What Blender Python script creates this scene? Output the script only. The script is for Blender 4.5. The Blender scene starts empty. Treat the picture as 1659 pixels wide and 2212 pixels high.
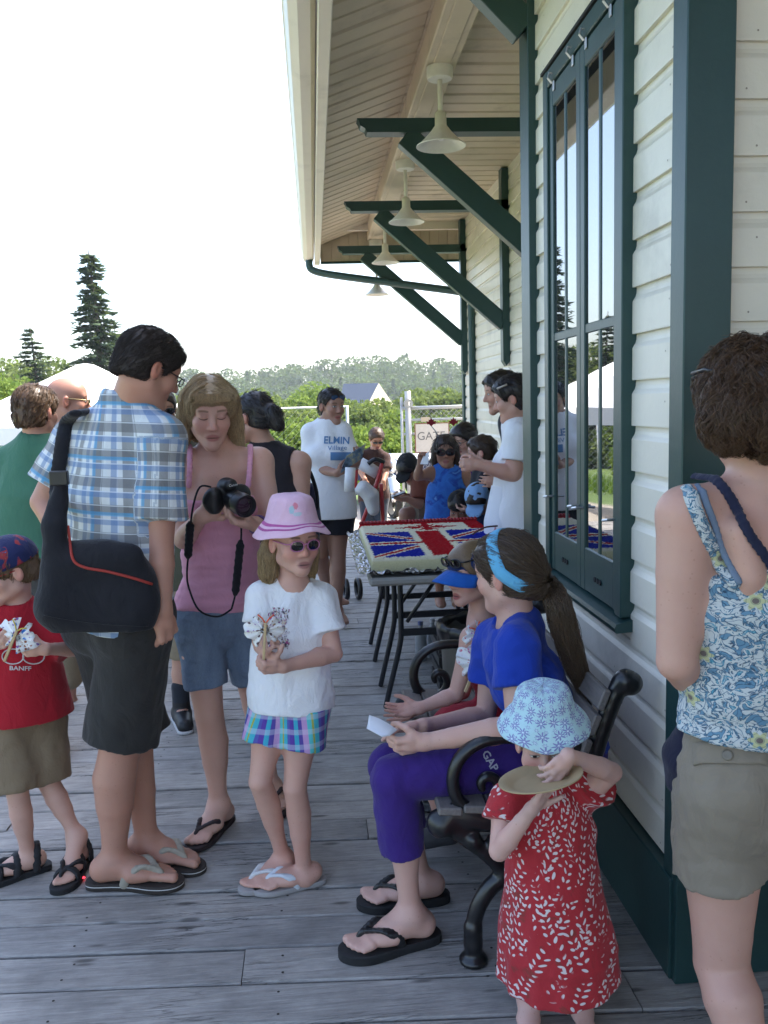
import bpy, bmesh, math, random
import numpy as np
from mathutils import Vector, Matrix, noise as mnoise
from mathutils.bvhtree import BVHTree
R = math.radians
random.seed(7); RNG = np.random.default_rng(7)
SC = bpy.context.scene
COL = SC.collection

# ---------------------------------------------------------------- camera
FPX, HEYE, ROLL = 1880.0, 1.58, 0.03          # focal length in pixels of a 1659 px wide frame, eye height, roll
VPX, VPY = 676.0, 872.0                        # vanishing point of the wall direction (+Y)
_a, _b = VPX - 829.5, 1106 - VPY
_c, _s = math.cos(ROLL), math.sin(ROLL)
_a0, _b0 = _a * _c + _b * _s, -_a * _s + _b * _c
PHI = math.atan(_b0 / FPX); THE = math.atan(-_a0 / FPX * math.cos(PHI))
CW = np.array([math.sin(THE) * math.cos(PHI), math.cos(THE) * math.cos(PHI), -math.sin(PHI)])
_r0 = np.array([math.cos(THE), -math.sin(THE), 0.]); _u0 = np.cross(_r0, CW)
CR = _r0 * _c - _u0 * _s; CU = _u0 * _c + _r0 * _s
EYE = np.array([0., 0., HEYE])
cam_d = bpy.data.cameras.new('camera'); cam = bpy.data.objects.new('camera', cam_d); COL.objects.link(cam)
cam.matrix_world = Matrix(((CR[0], CU[0], -CW[0], 0), (CR[1], CU[1], -CW[1], 0), (CR[2], CU[2], -CW[2], HEYE), (0, 0, 0, 1)))
cam_d.sensor_fit = 'HORIZONTAL'; cam_d.sensor_width = 36.0; cam_d.lens = 36.0 * FPX / 1659.0
cam_d.clip_start = 0.05; cam_d.clip_end = 4000
SC.camera = cam

# ---------------------------------------------------------------- sky, sun, exposure
SUN_EL, SUN_AZ = R(57), R(62)                  # azimuth from +Y towards +X
world = bpy.data.worlds.new('World'); SC.world = world; world.use_nodes = True
wn = world.node_tree.nodes; wl = world.node_tree.links; wn.clear()
wo = wn.new('ShaderNodeOutputWorld'); wb = wn.new('ShaderNodeBackground'); ws = wn.new('ShaderNodeTexSky')
ws.sky_type = 'NISHITA'; ws.sun_disc = False; ws.sun_elevation = SUN_EL; ws.sun_rotation = SUN_AZ
ws.altitude = 600; ws.air_density = 1.0; ws.dust_density = 4.5; ws.ozone_density = 1.0
wl.new(ws.outputs[0], wb.inputs[0]); wb.inputs[1].default_value = 0.15; wl.new(wb.outputs[0], wo.inputs[0])
sun_d = bpy.data.lights.new('sun', 'SUN'); sun_d.energy = 2.8; sun_d.angle = R(0.53); sun_d.color = (1.0, 0.95, 0.87)
sun = bpy.data.objects.new('sun', sun_d); COL.objects.link(sun)
_sd = Vector((math.sin(SUN_AZ) * math.cos(SUN_EL), math.cos(SUN_AZ) * math.cos(SUN_EL), math.sin(SUN_EL)))
sun.rotation_euler = _sd.to_track_quat('Z', 'Y').to_euler(); sun.location = (20, 5, 30)
SC.view_settings.view_transform = 'Standard'; SC.view_settings.look = 'None'; SC.view_settings.gamma = 1
SC.view_settings.use_curve_mapping = False; SC.view_settings.exposure = 2.05
SC.render.engine = 'CYCLES'
SC.cycles.use_denoising = True; SC.cycles.max_bounces = 8; SC.cycles.volume_bounces = 0
SC.cycles.transparent_max_bounces = 12; SC.cycles.caustics_reflective = False; SC.cycles.caustics_refractive = False

# ---------------------------------------------------------------- where a line of sight meets a plane of the place
def ray(x, y): return CR * (x - 829.5) / FPX + CU * (1106 - y) / FPX + CW
def P(x, y, Y): d = ray(x, y); return EYE + d * (Y / d[1])
def G(x, y, z=0.0): d = ray(x, y); return EYE + d * ((z - HEYE) / d[2])
def WX(x, y, X): d = ray(x, y); return EYE + d * (X / d[0])

# ---------------------------------------------------------------- objects
def tag(o, label=None, cat=None, group=None, kind=None):
    if label: o['label'] = label
    if cat: o['category'] = cat
    if group: o['group'] = group
    if kind: o['kind'] = kind
    return o
def thing(name, base, label, cat, group=None):
    o = bpy.data.objects.new(name, None); COL.objects.link(o); o.location = tuple(float(v) for v in base); o.empty_display_size = 0.1
    return tag(o, label, cat, group)
def link(name, me, parent=None, mats=()):
    o = bpy.data.objects.new(name, me); COL.objects.link(o)
    for m in mats: me.materials.append(m)
    if parent is not None:
        o.parent = parent
        if parent.type == 'EMPTY': o.location = -parent.location
    return o
def mesh_obj(name, V, Fc, mat, parent=None, smooth=False, midx=None):
    me = bpy.data.meshes.new(name)
    if isinstance(V, np.ndarray): V = V.tolist()
    if isinstance(Fc, np.ndarray): Fc = Fc.tolist()
    me.from_pydata(V, [], Fc); me.validate()
    mats = mat if isinstance(mat, (list, tuple)) else [mat]
    o = link(name, me, parent, mats)
    if midx is not None: me.polygons.foreach_set('material_index', midx)
    if smooth: me.polygons.foreach_set('use_smooth', [True] * len(me.polygons))
    return o
class MB:
    """collects simple solids, then links them as one mesh"""
    def __init__(s): s.v = []; s.f = []; s.m = []
    def add(s, V, Fc, mi=0):
        n = len(s.v); s.v += [tuple(float(c) for c in p) for p in V]; s.f += [tuple(i + n for i in q) for q in Fc]; s.m += [mi] * len(Fc); return s
    def box(s, lo, hi, mi=0, ch=0.0):
        x0, y0, z0 = lo; x1, y1, z1 = hi
        if ch <= 0:
            V = [(x0,y0,z0),(x1,y0,z0),(x1,y1,z0),(x0,y1,z0),(x0,y0,z1),(x1,y0,z1),(x1,y1,z1),(x0,y1,z1)]
            return s.add(V, [(0,3,2,1),(4,5,6,7),(0,1,5,4),(1,2,6,5),(2,3,7,6),(3,0,4,7)], mi)
        c = (Vector(lo) + Vector(hi)) / 2; h = (Vector(hi) - Vector(lo)) / 2
        return s.obox(c, (1,0,0), (0,1,0), (0,0,1), h, mi, ch)
    def obox(s, c, ax, ay, az, h, mi=0, ch=0.003):
        c = Vector(c); ax, ay, az = Vector(ax), Vector(ay), Vector(az); ch = min(ch, min(h) * 0.8)
        V = []; idx = {}
        for i in (-1, 1):
            for j in (-1, 1):
                for k in (-1, 1):
                    for t in range(3):
                        d = [h[0], h[1], h[2]]; d[t] -= 0
                        d = [h[q] - (ch if q != t else 0) for q in range(3)]
                        idx[i, j, k, t] = len(V); V.append(c + ax * d[0] * i + ay * d[1] * j + az * d[2] * k)
        Fs = []
        def q(a): Fs.append(tuple(idx[t] for t in a))
        for t in range(3):
            o = [u for u in range(3) if u != t]
            for sg in (-1, 1):
                ring = []
                for a, b in ((-1,-1),(1,-1),(1,1),(-1,1)):
                    e = [0,0,0]; e[t] = sg; e[o[0]] = a; e[o[1]] = b; ring.append((*e, t))
                q(ring)
        for t in range(3):                                           # chamfer strips along axis t
            o = [u for u in range(3) if u != t]
            for a in (-1, 1):
                for b in (-1, 1):
                    r = []
                    for e_t, wh in ((-1, o[0]), (1, o[0]), (1, o[1]), (-1, o[1])):
                        e = [0,0,0]; e[t] = e_t; e[o[0]] = a; e[o[1]] = b; r.append((*e, wh))
                    q(r)
        for i in (-1, 1):
            for j in (-1, 1):
                for k in (-1, 1): q([(i,j,k,0),(i,j,k,1),(i,j,k,2)])
        return s.add(V, Fs, mi)
    def bar(s, a, b, w, h, up=(0,0,1), mi=0, ch=0.003):
        a, b = Vector(a), Vector(b); d = (b - a); L = d.length; d.normalize()
        up = Vector(up); sd = d.cross(up)
        if sd.length < 1e-4: sd = d.cross(Vector((1,0,0)))
        sd.normalize(); u2 = sd.cross(d)
        return s.obox((a + b) / 2, d, sd, u2, (L / 2, w / 2, h / 2), mi, ch)
    def tube(s, pts, r, n=10, mi=0, caps=True, flat=None):
        pts = [Vector(p) for p in pts]; rr = r if isinstance(r, (list, tuple)) else [r] * len(pts)
        V = []; t0 = (pts[1] - pts[0]).normalized(); nx = t0.orthogonal().normalized()
        for i, p in enumerate(pts):
            if i == 0: t = (pts[1] - pts[0])
            elif i == len(pts) - 1: t = (pts[-1] - pts[-2])
            else: t = (pts[i + 1] - pts[i - 1])
            t.normalize(); nx = (nx - t * nx.dot(t)); nx.normalize(); ny = t.cross(nx)
            for k in range(n):
                a = 2 * math.pi * k / n; V.append(p + (nx * math.cos(a) + ny * math.sin(a)) * rr[i])
        Fs = [(i*n+k, i*n+(k+1)%n, (i+1)*n+(k+1)%n, (i+1)*n+k) for i in range(len(pts)-1) for k in range(n)]
        if caps: Fs += [tuple(range(n))[::-1], tuple((len(pts)-1)*n + k for k in range(n))]
        return s.add(V, Fs, mi)
    def lathe(s, prof, c=(0,0,0), n=24, mi=0, ax=None):
        """prof: (radius, height) pairs turned round z (or round ax)"""
        c = Vector(c); M = Vector(ax).to_track_quat('Z', 'Y').to_matrix() if ax is not None else Matrix.Identity(3)
        V = [c + M @ Vector((r*math.cos(2*math.pi*k/n), r*math.sin(2*math.pi*k/n), z)) for r, z in prof for k in range(n)]
        Fs = [(i*n+k, i*n+(k+1)%n, (i+1)*n+(k+1)%n, (i+1)*n+k) for i in range(len(prof)-1) for k in range(n)]
        return s.add(V, Fs, mi)
    def prism(s, prof, o, eu, ev, ew, L, mi=0):
        """closed 2d outline in eu/ev pushed along ew by L"""
        o, eu, ev, ew = Vector(o), Vector(eu), Vector(ev), Vector(ew); n = len(prof)
        V = [o + eu*u + ev*v for u, v in prof] + [o + eu*u + ev*v + ew*L for u, v in prof]
        Fs = [(i, (i+1)%n, n+(i+1)%n, n+i) for i in range(n)] + [tuple(range(n))[::-1], tuple(range(n, 2*n))]
        return s.add(V, Fs, mi)
    def ell(s, c, r, n=16, mi=0, M=None):
        c = Vector(c); V = []; Fs = []; m = n // 2
        for i in range(m + 1):
            th = math.pi * i / m
            for k in range(n):
                p = Vector((r[0]*math.sin(th)*math.cos(2*math.pi*k/n), r[1]*math.sin(th)*math.sin(2*math.pi*k/n), r[2]*math.cos(th)))
                V.append(c + (M @ p if M is not None else p))
        Fs = [(i*n+k, (i+1)*n+k, (i+1)*n+(k+1)%n, i*n+(k+1)%n) for i in range(m) for k in range(n)]
        return s.add(V, Fs, mi)
    def build(s, name, mat, parent=None, smooth=False, auto=None):
        o = mesh_obj(name, s.v, s.f, mat, parent, smooth)
        me = o.data
        if len(me.polygons) == len(s.m): me.polygons.foreach_set('material_index', s.m)
        bm = bmesh.new(); bm.from_mesh(me); bmesh.ops.remove_doubles(bm, verts=bm.verts, dist=1e-6)
        bmesh.ops.recalc_face_normals(bm, faces=bm.faces); bm.to_mesh(me); bm.free()
        if smooth and auto is not None: me.set_sharp_from_angle(angle=R(auto))
        return o
def catmull(pts, n=8):
    pts = [Vector(p) for p in pts]; out = []
    for i in range(len(pts) - 1):
        p0 = pts[max(i-1, 0)]; p1 = pts[i]; p2 = pts[i+1]; p3 = pts[min(i+2, len(pts)-1)]
        for k in range(n):
            t = k / n
            out.append(0.5*((2*p1) + (-p0+p2)*t + (2*p0-5*p1+4*p2-p3)*t*t + (-p0+3*p1-3*p2+p3)*t*t*t))
    out.append(pts[-1]); return out

# ---------------------------------------------------------------- materials
class NT:
    def __init__(s, name):
        s.m = bpy.data.materials.new(name); s.m.use_nodes = True; s.t = s.m.node_tree; s.t.nodes.clear()
        s.out = s.n('ShaderNodeOutputMaterial'); s.p = s.n('ShaderNodeBsdfPrincipled'); s.l(s.p.outputs[0], s.out.inputs[0])
    def n(s, ty, **kw):
        k = s.t.nodes.new(ty)
        for a, v in kw.items(): setattr(k, a, v)
        return k
    def l(s, a, b): s.t.links.new(a, b)
    def set(s, sock, v):
        if isinstance(v, bpy.types.NodeSocket): s.l(v, sock)
        elif v is not None:
            if isinstance(v, (tuple, list)) and sock.type == 'RGBA' and len(v) == 3: v = (*v, 1)
            sock.default_value = v
    def math(s, op, a, b=None, c=None, clamp=False):
        k = s.n('ShaderNodeMath', operation=op, use_clamp=clamp)
        for i, v in enumerate((a, b, c)):
            if v is not None: s.set(k.inputs[i], v)
        return k.outputs[0]
    def vmath(s, op, a, b=None):
        k = s.n('ShaderNodeVectorMath', operation=op); s.set(k.inputs[0], a)
        if b is not None: s.set(k.inputs[1 if op != 'SCALE' else 3], b)
        return k.outputs[1] if op in ('LENGTH', 'DOT_PRODUCT', 'DISTANCE') else k.outputs[0]
    def coord(s, which='Object'): return s.n('ShaderNodeTexCoord').outputs[which]
    def attr(s, name): return s.n('ShaderNodeAttribute', attribute_name=name).outputs['Vector']
    def mapv(s, v, scale=(1,1,1), loc=(0,0,0), rot=(0,0,0)):
        k = s.n('ShaderNodeMapping'); s.l(v, k.inputs[0]); k.inputs['Scale'].default_value = scale; k.inputs['Location'].default_value = loc; k.inputs['Rotation'].default_value = rot
        return k.outputs[0]
    def noise(s, v, scale=5, detail=4, rough=0.55, dist=0.0, col=False):
        k = s.n('ShaderNodeTexNoise'); 
        if v is not None: s.l(v, k.inputs['Vector'])
        k.inputs['Scale'].default_value = scale; k.inputs['Detail'].default_value = detail; k.inputs['Roughness'].default_value = rough; k.inputs['Distortion'].default_value = dist
        return k.outputs['Color' if col else 'Fac']
    def vor(s, v, scale=5, feature='F1', out='Distance', rnd=1.0):
        k = s.n('ShaderNodeTexVoronoi', feature=feature); s.l(v, k.inputs['Vector']); k.inputs['Scale'].default_value = scale; k.inputs['Randomness'].default_value = rnd
        return k.outputs[out]
    def ramp(s, f, stops, interp='LINEAR'):
        k = s.n('ShaderNodeValToRGB'); s.l(f, k.inputs[0]); e = k.color_ramp.elements; k.color_ramp.interpolation = interp
        while len(e) < len(stops): e.new(0.5)
        for i, (p, c) in enumerate(stops):
            e[i].position = p; c = (c, c, c) if isinstance(c, (int, float)) else c; e[i].color = (*c[:3], 1)
        return k.outputs[0]
    def mix(s, f, a, b, mode='MIX'):
        k = s.n('ShaderNodeMix', data_type='RGBA', blend_type=mode); s.set(k.inputs[0], f); s.set(k.inputs[6], a); s.set(k.inputs[7], b); return k.outputs[2]
    def sep(s, v): k = s.n('ShaderNodeSeparateXYZ'); s.l(v, k.inputs[0]); return k.outputs
    def comb(s, x, y, z):
        k = s.n('ShaderNodeCombineXYZ')
        for i, v in enumerate((x, y, z)): s.set(k.inputs[i], v)
        return k.outputs[0]
    def bump(s, h, strength=0.3, dist=0.01, normal=None):
        k = s.n('ShaderNodeBump'); s.l(h, k.inputs['Height']); k.inputs['Strength'].default_value = strength; k.inputs['Distance'].default_value = dist
        if normal is not None: s.l(normal, k.inputs['Normal'])
        return k.outputs[0]
    def step(s, x, lo, hi):
        k = s.n('ShaderNodeMapRange', interpolation_type='SMOOTHSTEP', clamp=True); s.set(k.inputs[0], x); k.inputs[1].default_value = lo; k.inputs[2].default_value = hi; return k.outputs[0]
    def fin(s, col=None, rough=0.6, normal=None, metal=0.0, spec=0.5, **kw):
        s.set(s.p.inputs['Base Color'], col); s.set(s.p.inputs['Roughness'], rough); s.set(s.p.inputs['Metallic'], metal); s.set(s.p.inputs['Specular IOR Level'], spec)
        if normal is not None: s.l(normal, s.p.inputs['Normal'])
        for k, v in kw.items(): s.set(s.p.inputs[k.replace('_', ' ')], v)
        return s.m
def paint(name, c, rough=0.45, var=0.12, bump=0.15, scale=6.0, dirt=0.0, spec=0.5):
    t = NT(name); co = t.coord(); n1 = t.noise(co, scale, 5, 0.6); n2 = t.noise(co, scale * 7, 4, 0.6)
    k = t.mix(t.math('MULTIPLY', n1, 1.0), tuple(v * (1 - var) for v in c), tuple(min(1, v * (1 + var)) for v in c))
    if dirt: k = t.mix(t.math('MULTIPLY', t.step(t.noise(co, 2.3, 6, 0.65), 0.52, 0.75), dirt), k, (0.16, 0.13, 0.1))
    return t.fin(k, rough, t.bump(n2, bump, 0.004), spec=spec)
def plain(name, c, rough=0.5, metal=0.0, spec=0.5, **kw):
    t = NT(name); co = t.coord(); n = t.noise(co, 30, 3)
    k = t.mix(n, tuple(v * 0.9 for v in c), tuple(min(1, v * 1.1) for v in c))
    return t.fin(k, rough, t.bump(n, 0.05, 0.002), metal, spec, **kw)
# ================================================================ the setting
def wood_mat():
    t = NT('weathered_deck_wood'); co = t.coord(); oi = t.n('ShaderNodeObjectInfo').outputs['Random']
    rv = t.comb(t.math('MULTIPLY', oi, 37.0), t.math('MULTIPLY', oi, 91.0), 0.0)
    v = t.vmath('ADD', co, rv)
    g1 = t.noise(t.mapv(v, (2.2, 30, 6)), 2.4, 8, 0.72, 0.5)           # grain along the plank
    g2 = t.noise(t.mapv(v, (3.5, 120, 20)), 2.0, 4, 0.6, 0.3)
    blot = t.noise(v, 2.6, 5, 0.6); mott = t.noise(t.mapv(v, (1, 2.2, 1)), 11, 5, 0.7)
    k = t.ramp(g1, [(0.2, (0.235, 0.222, 0.208)), (0.44, (0.35, 0.332, 0.310)), (0.62, (0.43, 0.408, 0.38)), (0.85, (0.52, 0.488, 0.45))])
    k = t.mix(0.35, k, t.ramp(g2, [(0.3, 0.30), (0.5, 0.62), (0.7, 1.0)]), 'MULTIPLY')
    k = t.mix(0.75, k, t.ramp(blot, [(0.3, 0.62), (0.7, 1.35)]), 'MULTIPLY')
    k = t.mix(0.4, k, t.ramp(mott, [(0.3, 0.55), (0.68, 1.3)]), 'MULTIPLY')
    kn = t.vor(t.mapv(v, (2.2, 8.5, 1)), 1.6); knot = t.math('SUBTRACT', 1.0, t.step(kn, 0.06, 0.17))
    k = t.mix(t.math('MULTIPLY', knot, 0.75), k, (0.05, 0.045, 0.042))
    k = t.mix(0.35, k, t.mix(oi, (0.72, 0.74, 0.78), (1.25, 1.2, 1.12)), 'MULTIPLY')
    ck = t.math('SUBTRACT', 1.0, t.step(t.math('ABSOLUTE', t.math('SUBTRACT', t.noise(t.mapv(v, (0.7, 14, 1)), 3.0, 5, 0.6, 0.6), 0.5)), 0.0, 0.018))
    ck = t.math('MULTIPLY', ck, t.step(t.noise(v, 1.7, 3), 0.48, 0.62))
    k = t.mix(t.math('MULTIPLY', ck, 0.8), k, (0.02, 0.02, 0.02))
    h = t.math('SUBTRACT', t.math('ADD', t.math('MULTIPLY', g1, 0.6), t.math('MULTIPLY', g2, 0.4)), t.math('ADD', t.math('MULTIPLY', ck, 0.9), t.math('MULTIPLY', knot, 0.25)))
    return t.fin(k, t.ramp(g1, [(0, 0.5), (1, 0.75)]), t.bump(h, 0.65, 0.006), spec=0.42)
M_WOOD = wood_mat()
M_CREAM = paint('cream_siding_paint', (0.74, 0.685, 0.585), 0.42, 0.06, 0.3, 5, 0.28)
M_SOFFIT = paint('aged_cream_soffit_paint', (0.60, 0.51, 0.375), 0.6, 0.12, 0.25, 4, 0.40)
M_GREEN = paint('dark_green_trim_paint', (0.020, 0.056, 0.054), 0.38, 0.15, 0.12, 7, spec=0.45)
M_LAMP = plain('cream_enamel', (0.74, 0.71, 0.63), 0.35)
M_STEEL = plain('galvanised_steel', (0.55, 0.56, 0.57), 0.35, 0.9)
M_DARK = plain('dark_interior', (0.012, 0.012, 0.013), 0.8)
def glass_mat():
    t = NT('window_glass'); n = t.noise(t.coord(), 1.3, 2)
    return t.fin((0.010, 0.012, 0.013), 0.015, t.bump(n, 0.03, 0.02), spec=0.5, IOR=5.0)
M_GLASS = glass_mat()

# ground: gravel yard, grass, reaching the horizon
def ground_mat():
    t = NT('gravel_and_grass'); co = t.coord(); x, y, z = t.sep(co)
    n = t.noise(co, 0.35, 5); f = t.noise(co, 40, 4, 0.7)
    grav = t.mix(f, (0.30, 0.26, 0.215), (0.46, 0.41, 0.35))
    gr = t.mix(t.noise(co, 3.0, 5), (0.055, 0.10, 0.022), (0.15, 0.22, 0.05))
    d = t.math('ADD', y, t.math('MULTIPLY', n, 5.0))
    m = t.step(d, 17.5, 19.0)
    l = t.step(t.math('ADD', x, t.math('MULTIPLY', n, 2.0)), -4.5, -5.5)
    m = t.math('MAXIMUM', m, l)
    return t.fin(t.mix(m, grav, gr), 0.9, t.bump(f, 0.6, 0.02))
def yard_z(x, y):
    if y > 300: return -7 + 0.0 * y
    z = -0.32
    if x < -3: z -= 0.75 * min(1, (-3 - x) / 4)
    if y > 20: z -= 5.0 * min(1, (y - 20) / 110)
    return z
def build_ground():
    xs = sorted(set([-1500, -900, -400, -200, -120, -80, -50] + list(range(-40, 41, 4)) + [-7, -5.5, -4, -3.2, -3, 50, 80, 120, 200, 400, 900, 1500]))
    ys = sorted(set([-200, -60, -20, -10, 0, 5, 10, 15, 20, 25, 30, 40, 50, 60, 80, 100, 130, 170, 220, 300, 301, 450, 700, 1000, 1500]))
    V = [(x, y, yard_z(x, y)) for y in ys for x in xs]; nx = len(xs)
    Fs = [(j*nx+i, j*nx+i+1, (j+1)*nx+i+1, (j+1)*nx+i) for j in range(len(ys)-1) for i in range(nx-1)]
    tag(mesh_obj('ground', V, Fs, ground_mat(), smooth=True), kind='structure')
build_ground()

# deck of weathered planks, each a piece of its own
deck = tag(MB().box((-3.35, -1.6, -0.30), (1.8, 10.05, -0.075)).build('deck', M_WOOD), kind='structure')
PL_SLOPE = -0.066
def build_deck():
    y = -1.2; i = 0; nails = MB()
    while y < 10.55:
        w = random.choice([0.142, 0.148, 0.152, 0.155, 0.146]); gap = random.choice([0.005, 0.008, 0.011, 0.009, 0.006])
        cuts = [-3.4]
        if random.random() < 0.55: cuts.append(random.uniform(-2.2, 0.9))
        cuts.append(2.2 if y < 2.1 else 1.93)
        for a, b in zip(cuts[:-1], cuts[1:]):
            dz = random.uniform(-0.003, 0.003); tl = random.uniform(-0.0022, 0.0022); n = max(2, int((b - a) / 0.4)); V = []; Fs = []
            ph = random.uniform(0, 6)
            for k in range(n + 1):
                x = a + 0.0015 + (b - a - 0.003) * k / n; yo = PL_SLOPE * x; wob = 0.0012 * math.sin(3.1 * x + ph); cup = 0.0012
                ed = 0.0055
                prof = [(0.0, -0.05), (0.0, -ed), (ed, -0.0005), (w*0.3, -cup), (w*0.7, -cup), (w-ed, -0.0005), (w, -ed), (w, -0.05)]
                for q, (py, pz) in enumerate(prof): V.append((x, y + yo + py + wob, dz + pz + tl * (py / w - 0.5) * 2))
            m = 8
            for k in range(n):
                for q in range(m - 1): Fs.append((k*m+q, k*m+q+1, (k+1)*m+q+1, (k+1)*m+q))
            Fs += [tuple(range(m)), tuple((n*m) + q for q in range(m))[::-1]]
            o = mesh_obj('plank', V, Fs, M_WOOD, deck)
            for jx in np.arange(-3.2, 2.0, 0.61):
                if a + 0.03 < jx < b - 0.03 and random.random() < 0.9:
                    for q in (0.24, 0.76): nx_, ny_ = jx + random.uniform(-0.012, 0.012), y + PL_SLOPE*jx + w*q + random.uniform(-0.006, 0.006); nails.add([(nx_ + 0.0042*math.cos(k_*1.047), ny_ + 0.0042*math.sin(k_*1.047), dz + 0.0004 + tl*(q - 0.5)*2) for k_ in range(6)], [(0, 1, 2, 3, 4, 5)])
        y += w + gap; i += 1
    tag(nails.build('nail_heads', plain('rusty_nail', (0.035, 0.025, 0.02), 0.7), deck), kind='stuff')
build_deck()

# ---------------------------------------------------------------- the station building
WB, WM = 0.93, 1.86            # wall planes of the bay and of the main wall
YB0, YB1, YEND, YROOF = 2.13, 3.69, 10.69, 10.92
ZS = 3.676                      # flat soffit
bld = thing('station_building', (1.6, 4.0, 0), 'cream clapboard station building with dark green trim and deep eaves', 'building')
EXPO = 0.132
M_NAIL = plain('painted_nail', (0.30, 0.25, 0.20), 0.6)
SID = [(0.022, 0.0), (0.0, 0.0), (-0.0005, 0.004), (0.0, 0.092), (0.0035, 0.0985), (0.0085, 0.106), (0.0115, 0.116), (0.0125, 0.134), (0.022, 0.134)]
def siding(parent, plane, axis, a, b, z0, z1, holes=()):
    """drop siding: one object per board; plane normal is -X (axis y) or -Y (axis x)"""
    z = z0; nails = MB()
    while z < z1 - 0.02:
        spans = [(a, b)]
        for (h0, h1, hz0, hz1) in holes:
            if z + EXPO > hz0 and z < hz1 - 0.005:
                ns = []
                for s0, s1 in spans:
                    if h0 > s0: ns.append((s0, min(h0, s1)))
                    if h1 < s1: ns.append((max(h1, s0), s1))
                spans = [q for q in ns if q[1] - q[0] > 0.01]
        for s0, s1 in spans:
            off = random.uniform(-0.0012, 0.0012); mb = MB()
            prof = [(u + off if u < 0.02 else u, v) for u, v in SID if z + v <= z1 + 0.14]
            if axis == 'y': mb.prism(prof, (plane, s0, z), (1,0,0), (0,0,1), (0,1,0), s1 - s0)
            else: mb.prism(prof, (s0, plane, z), (0,1,0), (0,0,1), (1,0,0), s1 - s0)
            mb.build('siding_board', M_CREAM, parent)
            for w_ in np.arange(s0 + 0.06, s1 - 0.02, 0.405):
                cw, cz = w_ + random.uniform(-0.02, 0.02), z + random.choice([0.022, 0.07]); pn = []
                for k_ in range(6): a_, b_ = cw + 0.0028*math.cos(k_*1.047), cz + 0.0028*math.sin(k_*1.047); pn.append((plane - 0.0022, a_, b_) if axis == 'y' else (a_, plane - 0.0022, b_))
                nails.add(pn, [(0, 1, 2, 3, 4, 5)])
        z += EXPO
    tag(nails.build('nail_heads', M_NAIL, parent), kind='stuff')
wall_bay = MB().box((WB + 0.022, YB0 + 0.03, 0.0), (WM + 0.4, YB1 - 0.02, ZS)).build('bay_wall', M_CREAM, bld)
WIN = (2.50, 3.358, 0.88, 2.762)     # y0 y1 z0 z1
siding(wall_bay, WB, 'y', YB0 + 0.045, YB1 - 0.105, 0.30, ZS - 0.02, [WIN])
wall_end = MB().box((WB + 0.1, YB0 + 0.022, 0), (3.4, YB0 + 0.3, ZS)).build('end_wall', M_CREAM, bld)
siding(wall_end, YB0, 'x', 1.03, 3.4, 0.30, ZS - 0.02)
wall_main = MB().box((WM + 0.022, YB1 - 0.3, 0), (4.6, YEND - 0.02, ZS)).build('main_wall', M_CREAM, bld)
siding(wall_main, WM, 'y', YB1 + 0.02, YEND - 0.08, 0.30, ZS + 0.03)
# green trim
MB().box((WB - 0.03, YB0 - 0.012, 0.0), (WB + 0.02, YB1 + 0.012, 0.292), ch=0.004).build('base_board', M_GREEN, bld)
MB().box((WB + 0.021, YB0 - 0.014, 0.0), (3.4, YB0 + 0.02, 0.292), ch=0.004).build('base_board', M_GREEN, bld)
MB().box((WM - 0.03, YB1 + 0.02, -0.32), (WM + 0.02, YEND, 0.292), ch=0.004).build('base_board', M_GREEN, bld)
MB().box((WB - 0.022, YB0 - 0.034, 0.0), (WB + 0.098, YB0 + 0.05, ZS - 0.004), ch=0.003).build('corner_board', M_GREEN, bld)
MB().box((WB - 0.03, YB1 - 0.11, 0.0), (WB + 0.03, YB1 + 0.03, ZS - 0.004), ch=0.003).build('corner_board', M_GREEN, bld)
MB().box((WM - 0.025, YEND - 0.08, -0.32), (WM + 0.1, YEND + 0.03, ZS - 0.01), ch=0.003).build('corner_board', M_GREEN, bld)

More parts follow.
